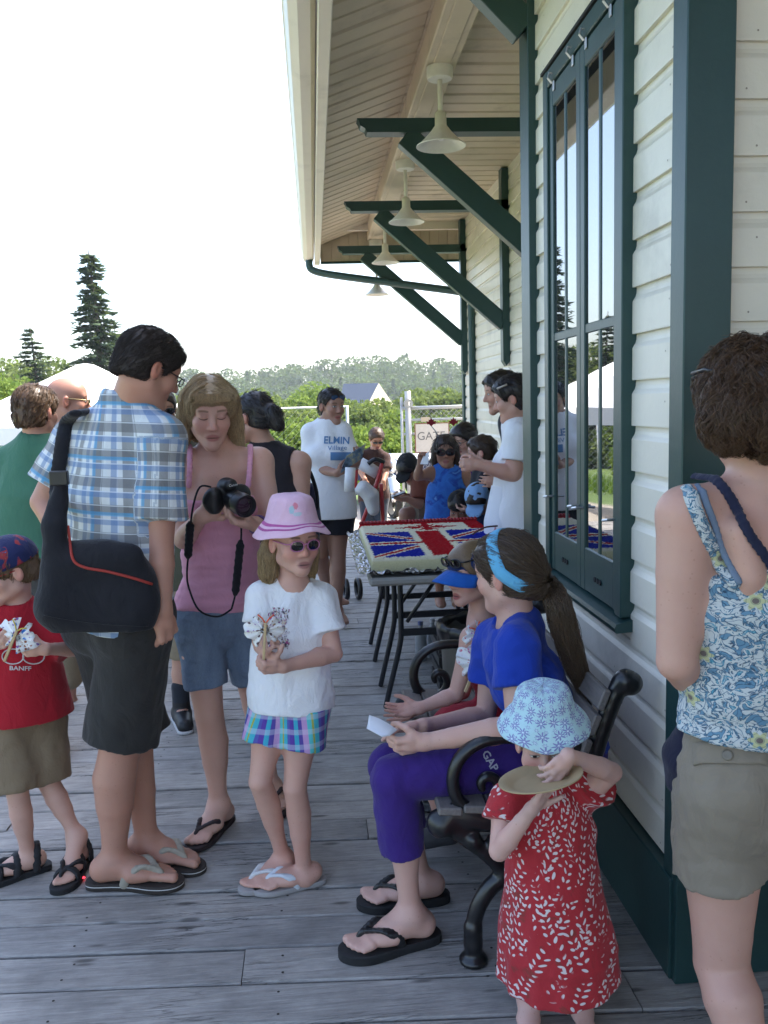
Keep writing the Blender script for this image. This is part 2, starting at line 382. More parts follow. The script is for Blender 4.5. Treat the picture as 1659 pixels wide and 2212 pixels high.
# window with two sashes of four panes behind a hung storm frame
def build_window():
    y0, y1, z0, z1 = WIN; x = WB
    w = MB().box((x + 0.024, y0 + 0.03, z0 + 0.03), (x + 0.06, y1 - 0.03, z1 - 0.03)).build('window', M_DARK, bld)
    MB().box((x - 0.032, y0, z0 + 0.03), (x + 0.022, y0 + 0.055, z1), ch=0.003).build('window_frame', M_GREEN, w)
    MB().box((x - 0.03, y1 - 0.055, z0 + 0.03), (x + 0.022, y1, z1), ch=0.003).build('window_frame', M_GREEN, w)
    MB().box((x - 0.029, y0 + 0.056, z1 - 0.06), (x + 0.022, y1 - 0.056, z1 - 0.001), ch=0.003).build('window_frame', M_GREEN, w)
    MB().box((x - 0.036, y0 - 0.01, z1 + 0.001), (x + 0.02, y1 + 0.01, z1 + 0.012)).build('drip_cap', M_DARK, w)
    MB().prism([(0.02, 0.0), (-0.05, -0.004), (-0.055, 0.012), (-0.05, 0.024), (0.02, 0.04)], (x, y0 - 0.018, z0 - 0.008), (1,0,0), (0,0,1), (0,1,0), y1 - y0 + 0.036).build('window_sill', M_GREEN, w)
    ym = (y0 + y1) / 2
    for a, b in ((y0 + 0.057, ym - 0.001), (ym + 0.001, y1 - 0.057)):
        zb, zt = z0 + 0.034, z1 - 0.062; st = 0.044
        s = MB()
        s.box((x - 0.021, a, zb), (x + 0.012, a + st, zt), ch=0.003)
        s.box((x - 0.021, b - st, zb), (x + 0.012, b, zt), ch=0.003)
        s.box((x - 0.020, a + st - 0.001, zt - 0.075), (x + 0.011, b - st + 0.001, zt - 0.001), ch=0.003)
        s.box((x - 0.020, a + st - 0.001, zb + 0.001), (x + 0.011, b - st + 0.001, zb + 0.15), ch=0.003)
        cy = (a + b) / 2; zm = 1.80
        s.box((x - 0.017, cy - 0.011, zb + 0.149), (x + 0.010, cy + 0.011, zt - 0.074), ch=0.003)
        s.box((x - 0.018, a + st - 0.001, zm - 0.016), (x + 0.009, b - st + 0.001, zm + 0.016), ch=0.003)
        s.build('sash', M_GREEN, w)
        for k in (-1, 0, 1): MB().lathe([(0.0001, 0), (0.009, 0), (0.009, 0.004), (0.0001, 0.004)], (x - 0.0205, cy + k * 0.026, zb + 0.06), 12, ax=(-1, 0, 0)).build('vent_hole', M_DARK, w)
        for ya, yb in ((a + st, cy - 0.011), (cy + 0.011, b - st)):
            for za, zc in ((zb + 0.15, zm - 0.016), (zm + 0.016, zt - 0.075)):
                MB().box((x - 0.0135, ya - 0.004, za - 0.004), (x - 0.008, yb + 0.004, zc + 0.004)).build('pane', M_GLASS, w)
        for yy in (a + 0.07, b - 0.07):
            h = MB().box((x - 0.026, yy - 0.009, zt - 0.03), (x - 0.0215, yy + 0.009, zt + 0.03), ch=0.001)
            h.tube([(x - 0.024, yy, zt + 0.028), (x - 0.04, yy, zt + 0.03), (x - 0.045, yy, zt + 0.012), (x - 0.03, yy, zt - 0.005)], 0.004, 6)
            h.build('hanger_hook', M_STEEL, w)
        for yy in ((a + 0.02, b - 0.03)):
            MB().tube([(x - 0.022, yy, 1.20), (x - 0.045, yy, 1.20), (x - 0.05, yy + 0.03, 1.195)], 0.005, 6).build('latch', M_STEEL, w)
build_window()

# eaves: soffit boards, beam, gutter, fascia, roof
def build_eaves():
    WM, YEND, YROOF, ZS = 1.50, 8.62, 8.80, 3.27      # drawn at 1/1.24 of its size, enlarged and lowered onto the walls at the end
    have = set(bpy.data.objects); xo, xk = 0.125, 0.575; zo = 3.105
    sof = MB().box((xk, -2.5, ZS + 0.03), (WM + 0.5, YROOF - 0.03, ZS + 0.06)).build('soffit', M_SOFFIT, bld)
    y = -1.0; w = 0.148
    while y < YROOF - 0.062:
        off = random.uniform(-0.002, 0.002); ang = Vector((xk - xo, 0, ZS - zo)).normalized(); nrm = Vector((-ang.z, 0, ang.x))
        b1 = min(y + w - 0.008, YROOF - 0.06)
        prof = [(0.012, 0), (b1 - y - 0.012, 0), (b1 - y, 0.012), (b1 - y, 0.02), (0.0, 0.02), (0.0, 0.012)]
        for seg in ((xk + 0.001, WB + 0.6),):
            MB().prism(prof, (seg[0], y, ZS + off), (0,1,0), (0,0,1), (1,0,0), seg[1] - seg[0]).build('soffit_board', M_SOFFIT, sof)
        off = random.uniform(-0.002, 0.002)
        L = (Vector((xk, 0, ZS)) - Vector((xo, 0, zo))).length
        MB().prism(prof, Vector((xo, y, zo)) + nrm * off, (0,1,0), nrm, ang, L - 0.002).build('soffit_board', M_SOFFIT, sof)
        y += w
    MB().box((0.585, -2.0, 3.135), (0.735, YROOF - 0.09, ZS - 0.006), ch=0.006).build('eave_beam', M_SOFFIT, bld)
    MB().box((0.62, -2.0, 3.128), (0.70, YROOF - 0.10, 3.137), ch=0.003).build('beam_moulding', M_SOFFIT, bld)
    f = MB().box((0.070, -2.5, 2.925), (0.122, YROOF, 3.06), ch=0.004).build('fascia', M_CREAM, bld)
    MB().prism([(0.066, 2.985), (0.045, 2.96), (0.0, 2.955), (-0.035, 2.975), (-0.05, 3.02), (-0.05, 3.06), (-0.058, 3.066), (-0.058, 3.075), (-0.04, 3.075), (-0.04, 3.02), (-0.02, 2.99), (0.03, 2.98), (0.066, 3.0)], (0, -2.5, 0), (1,0,0), (0,0,1), (0,1,0), YROOF + 2.55).build('gutter', M_CREAM, bld)
    # gable end panel of upright boards under the far end of the eaves
    yy = YROOF - 0.052; x = 0.15
    while x < WM + 0.06:
        top = ZS if x > xk else zo + (ZS - zo) * (x - xo) / (xk - xo)
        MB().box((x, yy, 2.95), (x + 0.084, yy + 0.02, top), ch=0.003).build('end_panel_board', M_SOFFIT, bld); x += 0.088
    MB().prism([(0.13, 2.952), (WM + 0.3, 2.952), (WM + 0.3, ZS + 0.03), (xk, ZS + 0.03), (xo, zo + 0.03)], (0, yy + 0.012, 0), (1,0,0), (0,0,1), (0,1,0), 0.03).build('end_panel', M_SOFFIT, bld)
    MB().box((0.13, yy - 0.01, 2.93), (WM + 0.05, yy + 0.03, 2.949)).build('end_panel_rail', M_GREEN, bld)
    # roof solid above
    sl = math.tan(R(26)); pr = [(-0.04, 3.09), (4.4, 3.22 + 4.43 * sl), (8.8, 3.09), (8.7, 3.06), (4.4, 3.14 + 4.28 * sl), (0.11, 3.15)]
    MB().prism(pr, (0, -6.0, 0), (1,0,0), (0,0,1), (0,1,0), YROOF + 6.0).build('roof', plain('brown_shingles', (0.10, 0.085, 0.075), 0.9), bld)
    MB().box((4.3, -6, 0), (8.4, YEND - 0.05, 3.2)).build('rear_wall', M_CREAM, bld)
    MB().prism([(0.3, 3.2), (4.4, 5.05), (8.5, 3.2)], (0, YEND - 0.1, 0), (1,0,0), (0,0,1), (0,1,0), 0.06).build('gable_wall', M_CREAM, bld)
    # brackets
    for yb, xw in ((4.75, WM), (6.62, WM), (8.44, WM)):
        br = MB().prism([(0.285, 3.035), (0.295, 3.02), (0.30, 3.0), (0.325, 2.985), (0.335, 2.965), (xw + 0.02, 2.965), (xw + 0.02, 3.035)], (0, yb - 0.045, 0), (1,0,0), (0,0,1), (0,1,0), 0.09).build('bracket', M_GREEN, bld)
        MB().bar((0.535, yb, 2.955), (xw - 0.03, yb, 2.135), 0.075, 0.115, (0,1,0) if False else (0.65, 0, 0.76)).build('brace', M_GREEN, br)
        MB().prism([(0, 1.86), (-0.03, 1.82), (-0.055, 1.86), (-0.055, 3.26), (0, 3.26)], (xw + 0.002, yb - 0.045, 0), (1,0,0), (0,0,1), (0,1,0), 0.09).build('wall_post', M_GREEN, br)
    # downpipe from the gutter to the wall
    y = YROOF - 0.12
    MB().tube(catmull([(0.02, y, 2.97), (0.02, y, 2.90), (0.06, y - 0.01, 2.855), (0.25, y - 0.08, 2.80), (0.9, y - 0.38, 2.66), (1.40, y - 0.62, 2.55), (1.47, y - 0.66, 2.50), (1.475, y - 0.67, 2.40), (1.475, y - 0.67, 0.2)], 4), 0.035, 10).build('downpipe', M_GREEN, bld, True)
    for o in set(bpy.data.objects) - have:
        n = len(o.data.vertices); c = np.empty(n*3, np.float32); o.data.vertices.foreach_get('co', c); c = c.reshape(-1, 3)*1.24 + np.array((0, 0, -0.379)); o.data.vertices.foreach_set('co', c.astype(np.float32).ravel()); o.data.update()
    br = MB().bar((0.30, 3.62, 3.62), (WB - 0.03, 3.62, 3.03), 0.075, 0.12, (0.65, 0, 0.76)).build('bracket', M_GREEN, bld)
build_eaves()

# pendant lamps hung from the eave beam
def build_lamps():
    lab = ['cream pendant lamp nearest the camera, hung largest under the eave', 'second cream pendant lamp from the window, in front of a green bracket',
           'third cream pendant lamp, small, between two green braces', 'farthest cream pendant lamp at the end of the eaves against the sky']
    for i, (x, y) in enumerate(((0.655, 4.28), (0.66, 5.88), (0.66, 7.55), (0.665, 8.66))):
        have = set(bpy.data.objects); q_ = np.array([x, y, 2.74])*1.24 + np.array((0, 0, -0.379))
        t = thing('pendant_lamp', q_, lab[i], 'lamp', 'pendant lamps under the eaves'); dz = (0.03, 0.0, 0.0, -0.13)[i]
        MB().lathe([(0.0001, 3.128), (0.062, 3.128), (0.062, 3.085), (0.057, 3.075), (0.0001, 3.072)], (x, y, 0), 24).build('canopy', M_LAMP, t, True, 40)
        MB().tube([(x, y, 3.08), (x, y, 2.90 + dz)], 0.0125, 10).build('rod', M_LAMP, t, True)
        b = 2.745 + dz
        MB().lathe([(0.0001, b+.155), (0.018, b+.155), (0.027, b+.147), (0.028, b+.092), (0.036, b+.082), (0.048, b+.066), (0.078, b+.034), (0.104, b+.010), (0.118, b+.002), (0.118, b-.003), (0.11, b), (0.07, b+.035), (0.03, b+.085), (0.0001, b+.09)], (x, y, 0), 32).build('lamp_shade', M_LAMP, t, True, 50)
        MB().ell((x, y, b + 0.055), (0.024, 0.024, 0.032), 12).build('bulb', plain('frosted_glass', (0.75, 0.73, 0.68), 0.3), t, True)
        for o in set(bpy.data.objects) - have:
            if o.type != 'MESH': continue
            n = len(o.data.vertices); c = np.empty(n*3, np.float32); o.data.vertices.foreach_get('co', c); c = c.reshape(-1, 3)*1.24 + np.array((0, 0, -0.379)); o.data.vertices.foreach_set('co', c.astype(np.float32).ravel()); o.data.update()
build_lamps()
# ================================================================ smooth-blended solids: bodies, hair and clothes
def vec(*a): return np.array(a, float)
def unit(v): v = np.asarray(v, float); return v / (np.linalg.norm(v) + 1e-12)
def lerp(a, b, t): return np.asarray(a, float) * (1 - t) + np.asarray(b, float) * t
class Fd:
    def __init__(s): s.p = []; s.folds = []; s.clips = []
    def rc(s, a, b, ra, rb=None, k=0.02, wide=None, op='u', clip=(), mid=None):
        """tapered capsule a-b; wide=(direction, factor) flattens the section; clip = [(point, normal)] cuts it flat"""
        rb = ra if rb is None else rb
        a = np.asarray(a, float); b = np.asarray(b, float)
        if wide is not None:
            n = np.asarray(wide[0], float); ax = unit(b - a); n = unit(n - ax * n.dot(ax)) if np.linalg.norm(b - a) > 1e-6 else unit(n); wide = (n, wide[1])
        s.p.append(('rc', a, b, ra, rb, k, wide, op, clip, mid)); return s
    def path(s, pts, rr, k=0.02, wide=None, clip=(), op='u'):
        """chain of tapered capsules that does not swell at its joints"""
        pts = [np.asarray(p, float) for p in pts]
        if len(pts) == 2: return s.rc(pts[0], pts[1], rr[0], rr[1], k, wide, op, clip)
        segs = []
        for i in range(len(pts) - 1):
            w = wide
            if wide is not None:
                n = np.asarray(wide[0], float); ax = unit(pts[i+1] - pts[i]); n = unit(n - ax * n.dot(ax)); w = (n, wide[1])
            segs.append(('rc', pts[i], pts[i+1], rr[i], rr[i+1], k, w, op, clip, None))
        s.p.append(('ch', segs, None, None, k, op, clip)); return s
    def clip_all(s, pt, nrm):
        """cut every solid added so far, but not later ones"""
        c = ((np.asarray(pt, float), unit(nrm)),); out = []
        for q in s.p:
            q = list(q); i = 8 if q[0] == 'rc' else 6; q[i] = tuple(q[i]) + c
            out.append(tuple(q))
        s.p = out; return s
    def el(s, c, r, M=None, k=0.02, op='u', clip=()):
        s.p.append(('el', np.asarray(c, float), np.asarray(r, float), np.eye(3) if M is None else np.asarray(M, float), k, op, clip)); return s
    def sp(s, c, r, k=0.02, op='u'): return s.rc(c, np.asarray(c, float) + 1e-5, r, r, k, None, op)
    def fold(s, amp, freq, seed=0, stretch=(1, 1, 1), n=5): s.folds.append((amp, freq, seed, stretch, n)); return s
    def clip(s, pt, nrm): s.clips.append((np.asarray(pt, float), unit(nrm))); return s
    def bounds(s, pad=0.02):
        lo = np.full(3, 1e9); hi = -lo
        for q in [w for v in s.p for w in (v[1] if v[0] == 'ch' else [v])]:
            if (q[7] if q[0] == 'rc' else q[5]) != 'u': continue
            if q[0] == 'rc':
                w = q[6][1] if q[6] else 1; r = max(q[3], q[4]) * max(1, w) * 1.02
                lo = np.minimum(lo, np.minimum(q[1], q[2]) - r); hi = np.maximum(hi, np.maximum(q[1], q[2]) + r)
            else:
                e = np.sqrt(((q[3] * q[2][None, :]) ** 2).sum(1)); lo = np.minimum(lo, q[1] - e); hi = np.maximum(hi, q[1] + e)
        return lo - pad, hi + pad
    def eval(s, lo, hi, h):
        n = np.maximum(np.ceil((hi - lo) / h).astype(int) + 1, 4)
        ax = [(lo[i] + h * np.arange(n[i])).astype(np.float32) for i in range(3)]
        val = np.full(n, 0.5, np.float32)
        def seg_d(q, X, Y, Z):
            _, a, b, ra, rb, k, wide, op, clip, mid = q
            d = (b - a).astype(np.float32); L = float(d @ d) + 1e-12
            px, py, pz = X - np.float32(a[0]), Y - np.float32(a[1]), Z - np.float32(a[2])
            t = np.clip((px * d[0] + py * d[1] + pz * d[2]) / np.float32(L), 0, 1)
            qx, qy, qz = px - t * d[0], py - t * d[1], pz - t * d[2]
            if wide:
                nn, f = wide; g = (qx * np.float32(nn[0]) + qy * np.float32(nn[1]) + qz * np.float32(nn[2])) * np.float32(1 - 1 / f)
                qx, qy, qz = qx - g * np.float32(nn[0]), qy - g * np.float32(nn[1]), qz - g * np.float32(nn[2])
            return np.sqrt(qx * qx + qy * qy + qz * qz) - (ra + t * np.float32(rb - ra))
        def box(q):
            if q[0] == 'rc':
                r = max(q[3], q[4]) * max(1.0, q[6][1] if q[6] else 1); k = q[5]; return np.minimum(q[1], q[2]) - r - k - 3*h, np.maximum(q[1], q[2]) + r + k + 3*h
            if q[0] == 'ch':
                B = [box(w) for w in q[1]]; return np.min([b[0] for b in B], 0), np.max([b[1] for b in B], 0)
            e = np.sqrt(((q[3] * q[2][None, :]) ** 2).sum(1)); return q[1] - e - q[4] - 3*h, q[1] + e + q[4] + 3*h
        def idx(bx): return np.maximum(np.floor((bx[0] - lo) / h).astype(int), 0), np.minimum(np.ceil((bx[1] - lo) / h).astype(int) + 1, n)
        for q in s.p:
            k, op, clip = (q[5], q[7], q[8]) if q[0] == 'rc' else (q[4], q[5], q[6])
            i0, i1 = idx(box(q))
            if (i1 <= i0).any(): continue
            X = ax[0][i0[0]:i1[0], None, None]; Y = ax[1][None, i0[1]:i1[1], None]; Z = ax[2][None, None, i0[2]:i1[2]]
            if q[0] == 'rc': D = seg_d(q, X, Y, Z)
            elif q[0] == 'ch':
                D = np.full(tuple(i1 - i0), 0.5, np.float32)
                for w in q[1]:
                    j0, j1 = idx(box(w))
                    if (j1 <= j0).any(): continue
                    sl = tuple(slice(j0[c] - i0[c], j1[c] - i0[c]) for c in range(3)); d2 = seg_d(w, ax[0][j0[0]:j1[0], None, None], ax[1][None, j0[1]:j1[1], None], ax[2][None, None, j0[2]:j1[2]])
                    v = D[sl]; kk = np.float32(0.004); hh = np.maximum(kk - np.abs(v - d2), 0) / kk; D[sl] = np.minimum(v, d2) - hh * hh * kk / 4
            else:
                _, c, rad, M, _, _, _ = q
                px, py, pz = X - np.float32(c[0]), Y - np.float32(c[1]), Z - np.float32(c[2]); k0 = 0; k1 = 0
                for j in range(3):
                    l = (px * np.float32(M[0, j]) + py * np.float32(M[1, j]) + pz * np.float32(M[2, j])) / np.float32(rad[j]); k0 = k0 + l * l; l = l / np.float32(rad[j]); k1 = k1 + l * l
                k0 = np.sqrt(k0); D = k0 * (k0 - 1) / (np.sqrt(k1) + 1e-6)
            for cp, cn in clip:
                cn = unit(cn); D = np.maximum(D, (X - np.float32(cp[0])) * np.float32(cn[0]) + (Y - np.float32(cp[1])) * np.float32(cn[1]) + (Z - np.float32(cp[2])) * np.float32(cn[2]))
            sl = (slice(i0[0], i1[0]), slice(i0[1], i1[1]), slice(i0[2], i1[2])); V = val[sl]
            if op == 'u':
                hh = np.maximum(k - np.abs(V - D), 0) / k; val[sl] = np.minimum(V, D) - hh * hh * np.float32(k / 4)
            elif op == 's':
                hh = np.maximum(k - np.abs(V + D), 0) / k; val[sl] = np.maximum(V, -D) + hh * hh * np.float32(k / 4)
        X, Y, Z = ax[0][:, None, None], ax[1][None, :, None], ax[2][None, None, :]
        for amp, fr, seed, st, m in s.folds:
            g = np.random.default_rng(seed); band = np.abs(val) < amp * 3 + 2 * h; I = np.nonzero(band)
            pts = np.stack([ax[0][I[0]] * st[0], ax[1][I[1]] * st[1], ax[2][I[2]] * st[2]], 1) * fr; acc = 0
            for j in range(m):
                kv = g.normal(size=3); kv /= np.linalg.norm(kv); kw = g.normal(size=3) * 0.6
                acc = acc + np.sin(pts @ kv * (1 + 0.5 * j) + g.uniform(0, 6.28) + 1.6 * np.sin(pts @ kw + g.uniform(0, 6.28))) / (1 + 0.35 * j)
            val[I] += (amp * acc / math.sqrt(m)).astype(np.float32)
        for cp, cn in s.clips:
            np.maximum(val, (X - np.float32(cp[0])) * np.float32(cn[0]) + (Y - np.float32(cp[1])) * np.float32(cn[1]) + (Z - np.float32(cp[2])) * np.float32(cn[2]), out=val)
        return val
def nets(val, lo, h):
    s = val < 0; c = np.zeros(tuple(d - 1 for d in val.shape), np.int8)
    for dx in (0, 1):
        for dy in (0, 1):
            for dz in (0, 1): c += s[dx:s.shape[0]-1+dx, dy:s.shape[1]-1+dy, dz:s.shape[2]-1+dz]
    act = (c > 0) & (c < 8); I = np.argwhere(act)
    if len(I) == 0: return np.zeros((0, 3)), np.zeros((0, 4), int)
    cv = np.stack([val[I[:,0]+(b>>2&1), I[:,1]+(b>>1&1), I[:,2]+(b&1)] for b in range(8)], 1)
    off = np.array([[b>>2&1, b>>1&1, b&1] for b in range(8)], float); acc = np.zeros((len(I), 3)); cnt = np.zeros(len(I))
    for e0 in range(8):
        for bit in (1, 2, 4):
            e1 = e0 | bit
            if e1 == e0: continue
            v0, v1 = cv[:, e0], cv[:, e1]; m = (v0 < 0) != (v1 < 0); t = np.where(m, v0 / np.where(v0 - v1 == 0, 1e-9, v0 - v1), 0)
            acc += m[:, None] * (off[e0] + t[:, None] * (off[e1] - off[e0])); cnt += m
    Vt = lo + (I + acc / cnt[:, None]) * h
    vid = np.full(act.shape, -1, np.int32); vid[act] = np.arange(len(I)); Fs = []
    for a in range(3):
        u, v = (a + 1) % 3, (a + 2) % 3
        sa = [slice(1, -1)] * 3; sa[a] = slice(0, -1); sb = list(sa); sb[a] = slice(1, None)
        s0, s1 = s[tuple(sa)], s[tuple(sb)]; E = np.argwhere(s0 != s1)
        if len(E) == 0: continue
        fl = s0[E[:,0], E[:,1], E[:,2]]; E = E.copy(); E[:, u] += 1; E[:, v] += 1
        def at(du, dv): q = E.copy(); q[:, u] += du; q[:, v] += dv; return vid[q[:,0], q[:,1], q[:,2]]
        Q = np.stack([at(-1,-1), at(0,-1), at(0,0), at(-1,0)], 1); Q[~fl] = Q[~fl][:, ::-1]; Fs.append(Q[(Q >= 0).all(1)])
    return Vt, np.concatenate(Fs)
def fd_mesh(f, h, fine=()):
    """surface of field f at spacing h; fine = [(lo, hi, h)] boxes are meshed finer and stitched into the same mesh"""
    lo, hi = f.bounds(); V, Q = nets(f.eval(lo, hi, h), lo, h); Vs = [V]; n = len(V)
    keep = np.ones(len(Q), bool); extra = []
    for (l2, h2, hh) in fine:
        l2 = np.asarray(l2, float); h2 = np.asarray(h2, float)
        ins = ((V > l2 + 1.2 * h) & (V < h2 - 1.2 * h)).all(1)
        keep &= ~ins[Q].all(1)
        V2, Q2 = nets(f.eval(l2, h2, hh), l2, hh); extra.append((V2, Q2))
    Qs = [Q[keep]]
    for V2, Q2 in extra: Qs.append(Q2 + n); Vs.append(V2); n += len(V2)
    return np.concatenate(Vs), np.concatenate(Qs)
def fast_obj(name, V, Q, mat, parent=None, attrs=None, smooth=True):
    me = bpy.data.meshes.new(name); me.vertices.add(len(V)); me.vertices.foreach_set('co', np.asarray(V, np.float32).ravel())
    k = Q.shape[1]; me.loops.add(Q.size); me.loops.foreach_set('vertex_index', Q.astype(np.int32).ravel())
    me.polygons.add(len(Q)); me.polygons.foreach_set('loop_start', np.arange(0, Q.size, k, dtype=np.int32)); me.polygons.foreach_set('loop_total', np.full(len(Q), k, np.int32))
    me.update(calc_edges=True)
    if smooth: me.polygons.foreach_set('use_smooth', np.ones(len(Q), bool))
    for nm, arr in (attrs or {}).items():
        at = me.attributes.new(nm, 'FLOAT_VECTOR', 'POINT'); at.data.foreach_set('vector', np.asarray(arr, np.float32).ravel())
    return link(name, me, parent, mat if isinstance(mat, (list, tuple)) else [mat])
def frame(fw, up):
    fw = unit(fw); up = np.asarray(up, float); up = unit(up - fw * up.dot(fw)); return np.stack([np.cross(fw, up), fw, up], 1)   # columns right, forward, up

# ---------------------------------------------------------------- anatomy
def head(f, C, M, s=1.0, child=0.0, ears=True, male=False):
    """C head centre, M frame; adult units scaled by s"""
    L = lambda x, y, z: C + M @ (np.array([x, y, z]) * s)
    E = lambda c, r, k=0.012, op='u', Ml=None: f.el(L(*c), np.array(r) * s, M if Ml is None else M @ Ml, k * s, op)
    ch = child
    E((0, -0.012, 0.035 + 0.004*ch), (0.074 + 0.003*ch, 0.094, 0.084 + 0.003*ch), 0.02)
    E((0, 0.030, 0.048), (0.060, 0.058, 0.052), 0.03)                                  # forehead
    E((0, 0.030, -0.030), (0.060 + 0.003*ch, 0.060, 0.074 - 0.010*ch), 0.025)
    jw = 0.050 if male else 0.046
    for sg in (-1, 1):
        f.rc(L(sg*jw, 0.002, -0.055), L(sg*0.012, 0.070, -0.098 + 0.012*ch), 0.020*s, 0.017*s, 0.028*s)
        E((sg*0.036, 0.060, -0.022), (0.028 + 0.004*ch, 0.026, 0.028), 0.022)          # cheeks
    f.sp(L(0, 0.074, -0.100 + 0.012*ch), 0.019*s, 0.02*s)
    f.rc(L(-0.040, 0.073, 0.030), L(0.040, 0.073, 0.030), 0.012*s, 0.012*s, 0.02*s)    # brow
    for sg in (-1, 1):
        E((sg*0.031, 0.101, 0.010), (0.019, 0.013, 0.012), 0.013, 's')
        E((sg*0.031, 0.0785, 0.010), (0.0145, 0.0125, 0.0115), 0.004)                  # eyeballs under the lids
    f.rc(L(0, 0.086, 0.016), L(0, 0.108 - 0.006*ch, -0.024), 0.0085*s, 0.0115*s, 0.012*s)  # nose
    for sg in (-1, 1): f.sp(L(sg*0.011, 0.096 - 0.004*ch, -0.029), 0.0085*s, 0.008*s)
    f.rc(L(-0.017, 0.0805, -0.060), L(0.017, 0.0805, -0.060), 0.0066*s, 0.0066*s, 0.012*s)
    f.rc(L(-0.012, 0.0815, -0.072), L(0.012, 0.0815, -0.072), 0.0070*s, 0.0070*s, 0.012*s)
    f.rc(L(-0.019, 0.0925, -0.066), L(0.019, 0.0925, -0.066), 0.0025*s, 0.0025*s, 0.004*s, op='s')
    if ears:
        for sg in (-1, 1):
            E((sg*0.079, -0.008, -0.004), (0.010, 0.019, 0.031), 0.006, 'u', np.array([[1, -0.25*sg, 0], [0.25*sg, 1, 0], [0, 0, 1.]]))
            E((sg*0.088, -0.001, 0.002), (0.006, 0.010, 0.016), 0.006, 's')
def neck(f, C, M, nb, s=1.0, r=0.052):
    f.rc(C + M @ (np.array([0, -0.022, -0.050]) * s), nb, r, r * 1.12, 0.03)
def hand(f, w, d, n, s=1.0, curl=0.5, spread=0.12, side=1, thumb=0.6, k=0.006, grip=None):
    """w wrist, d direction of the hand, n palm normal (out of the palm); side=+1 thumb along d x n"""
    d = unit(d); n = unit(n - d * np.dot(n, d)); t = np.cross(d, n) * side
    L = lambda a, b, c: w + (d * a + t * b + n * c) * s
    f.rc(L(0.0, 0, 0), L(0.045, 0.0, 0), 0.021*s, 0.021*s, 0.02*s, (t, 1.25))
    f.rc(L(0.04, 0.026, 0), L(0.082, 0.028, 0), 0.014*s, 0.0125*s, 0.014*s); f.rc(L(0.04, -0.022, 0), L(0.072, -0.028, 0), 0.014*s, 0.0115*s, 0.014*s); f.rc(L(0.04, 0.0, 0), L(0.084, 0.0, -0.002), 0.016*s, 0.0125*s, 0.014*s)
    ln = (0.072, 0.080, 0.075, 0.058)
    for i in range(4):
        b = 0.030 - 0.0195 * i; base = L(0.082 - 0.003 * abs(i - 1.2) ** 1.6, b, 0); a = 0; p = base; fp = [base]
        sd = (1.5 - i) * spread
        cu = curl[i] if isinstance(curl, (list, tuple)) else curl
        for j, fr in enumerate((0.44, 0.31, 0.25)):
            a += cu * (0.95, 1.15, 0.8)[j]; dr = (d * math.cos(a) + n * math.sin(a)) + t * sd * 0.5; q = p + unit(dr) * ln[i] * fr * s
            fp.append(q); p = q
        f.path(fp, [0.0096*s, 0.0086*s, 0.0078*s, 0.0066*s], k*s)
    p = L(0.018, 0.022, 0.006); dirs = [unit(d*0.72 + t*0.62 + n*(0.15 + 0.5*thumb)), unit(d*0.85 + t*(0.45 - 0.5*thumb) + n*(0.2 + 0.6*thumb)), unit(d*0.9 + t*(0.2 - 0.7*thumb) + n*(0.2 + 0.7*thumb))]
    for j, (dr, l) in enumerate(zip(dirs, (0.042, 0.032, 0.026))):
        q = p + dr * l * s; f.rc(p, q, (0.0145 - 0.0025*j) * s, (0.012 - 0.0018*j) * s, 0.012*s if j == 0 else k*s); p = q
def spline_r(pts, rr, n=3):
    pp = [np.array(v) for v in catmull(pts, n)]; r = [v.x for v in catmull([(r, 0, 0) for r in rr], n)]; return pp, r
def arm(f, sh, el, wr, s=1.0, g=1.0, k=0.03):
    a = [sh, lerp(sh, el, 0.4), el, lerp(el, wr, 0.28), lerp(el, wr, 0.7), wr]; r = [0.056*s*g, 0.050*s*g, 0.039*s*g, 0.041*s*g, 0.031*s*g, 0.0255*s]
    f.path(a, r, k)
def leg(f, hp, kn, an, s=1.0, g=1.0, k=0.03, bk=None):
    c = lerp(kn, an, 0.30); e = lerp(kn, an, 0.72); u = lerp(hp, kn, 0.5)
    if bk is not None: c = c + np.asarray(bk) * 0.014 * s; e = e + np.asarray(bk) * 0.003 * s; u = u - np.asarray(bk) * 0.006 * s
    a = [hp, u, lerp(hp, kn, 0.82), kn, lerp(kn, an, 0.12) + 0.4*(c - lerp(kn, an, 0.30)), c, lerp(kn, an, 0.52) + 0.6*(c - lerp(kn, an, 0.30)), e, an]; r = [0.088*s*g, 0.074*s*g, 0.059*s*g, 0.055*s*g, 0.054*s*g, 0.0575*s*g, 0.050*s*g, 0.038*s*g, 0.034*s]
    f.path(a, r, k)
def foot(f, an, d, s=1.0, zs=0.0, toes=True, spread=1.0):
    """an ankle, d heading on the floor, zs height of the sole's top"""
    d = unit(np.array([d[0], d[1], 0.0])); r = np.array([d[1], -d[0], 0.0]); B = np.array([an[0], an[1], zs]); L = lambda a, b, c: B + (d*a + r*b + vec(0, 0, c)) * s
    f.rc(an, L(-0.035, 0, 0.032), 0.032*s, 0.031*s, 0.02*s); f.rc(L(-0.035, 0, 0.031), L(0.06, 0, 0.028), 0.031*s, 0.027*s, 0.03*s, (r, 1.12))
    f.rc(an, L(0.09, 0, 0.026), 0.031*s, 0.022*s, 0.035*s, (r, 1.25)); f.rc(L(0.06, 0, 0.024), L(0.128, 0, 0.018), 0.025*s, 0.017*s, 0.02*s, (r, 1.9))
    if toes:
        for i, (a, b, rr) in enumerate(((0.183, 0.026, 0.0135), (0.182, 0.007, 0.0095), (0.174, -0.009, 0.009), (0.163, -0.023, 0.0085), (0.150, -0.035, 0.008))):
            f.rc(L(0.125, b*0.9*1.0, 0.016), L(a, b*spread, rr/1.0 + 0.001), 0.011*s, rr*s, 0.008*s)
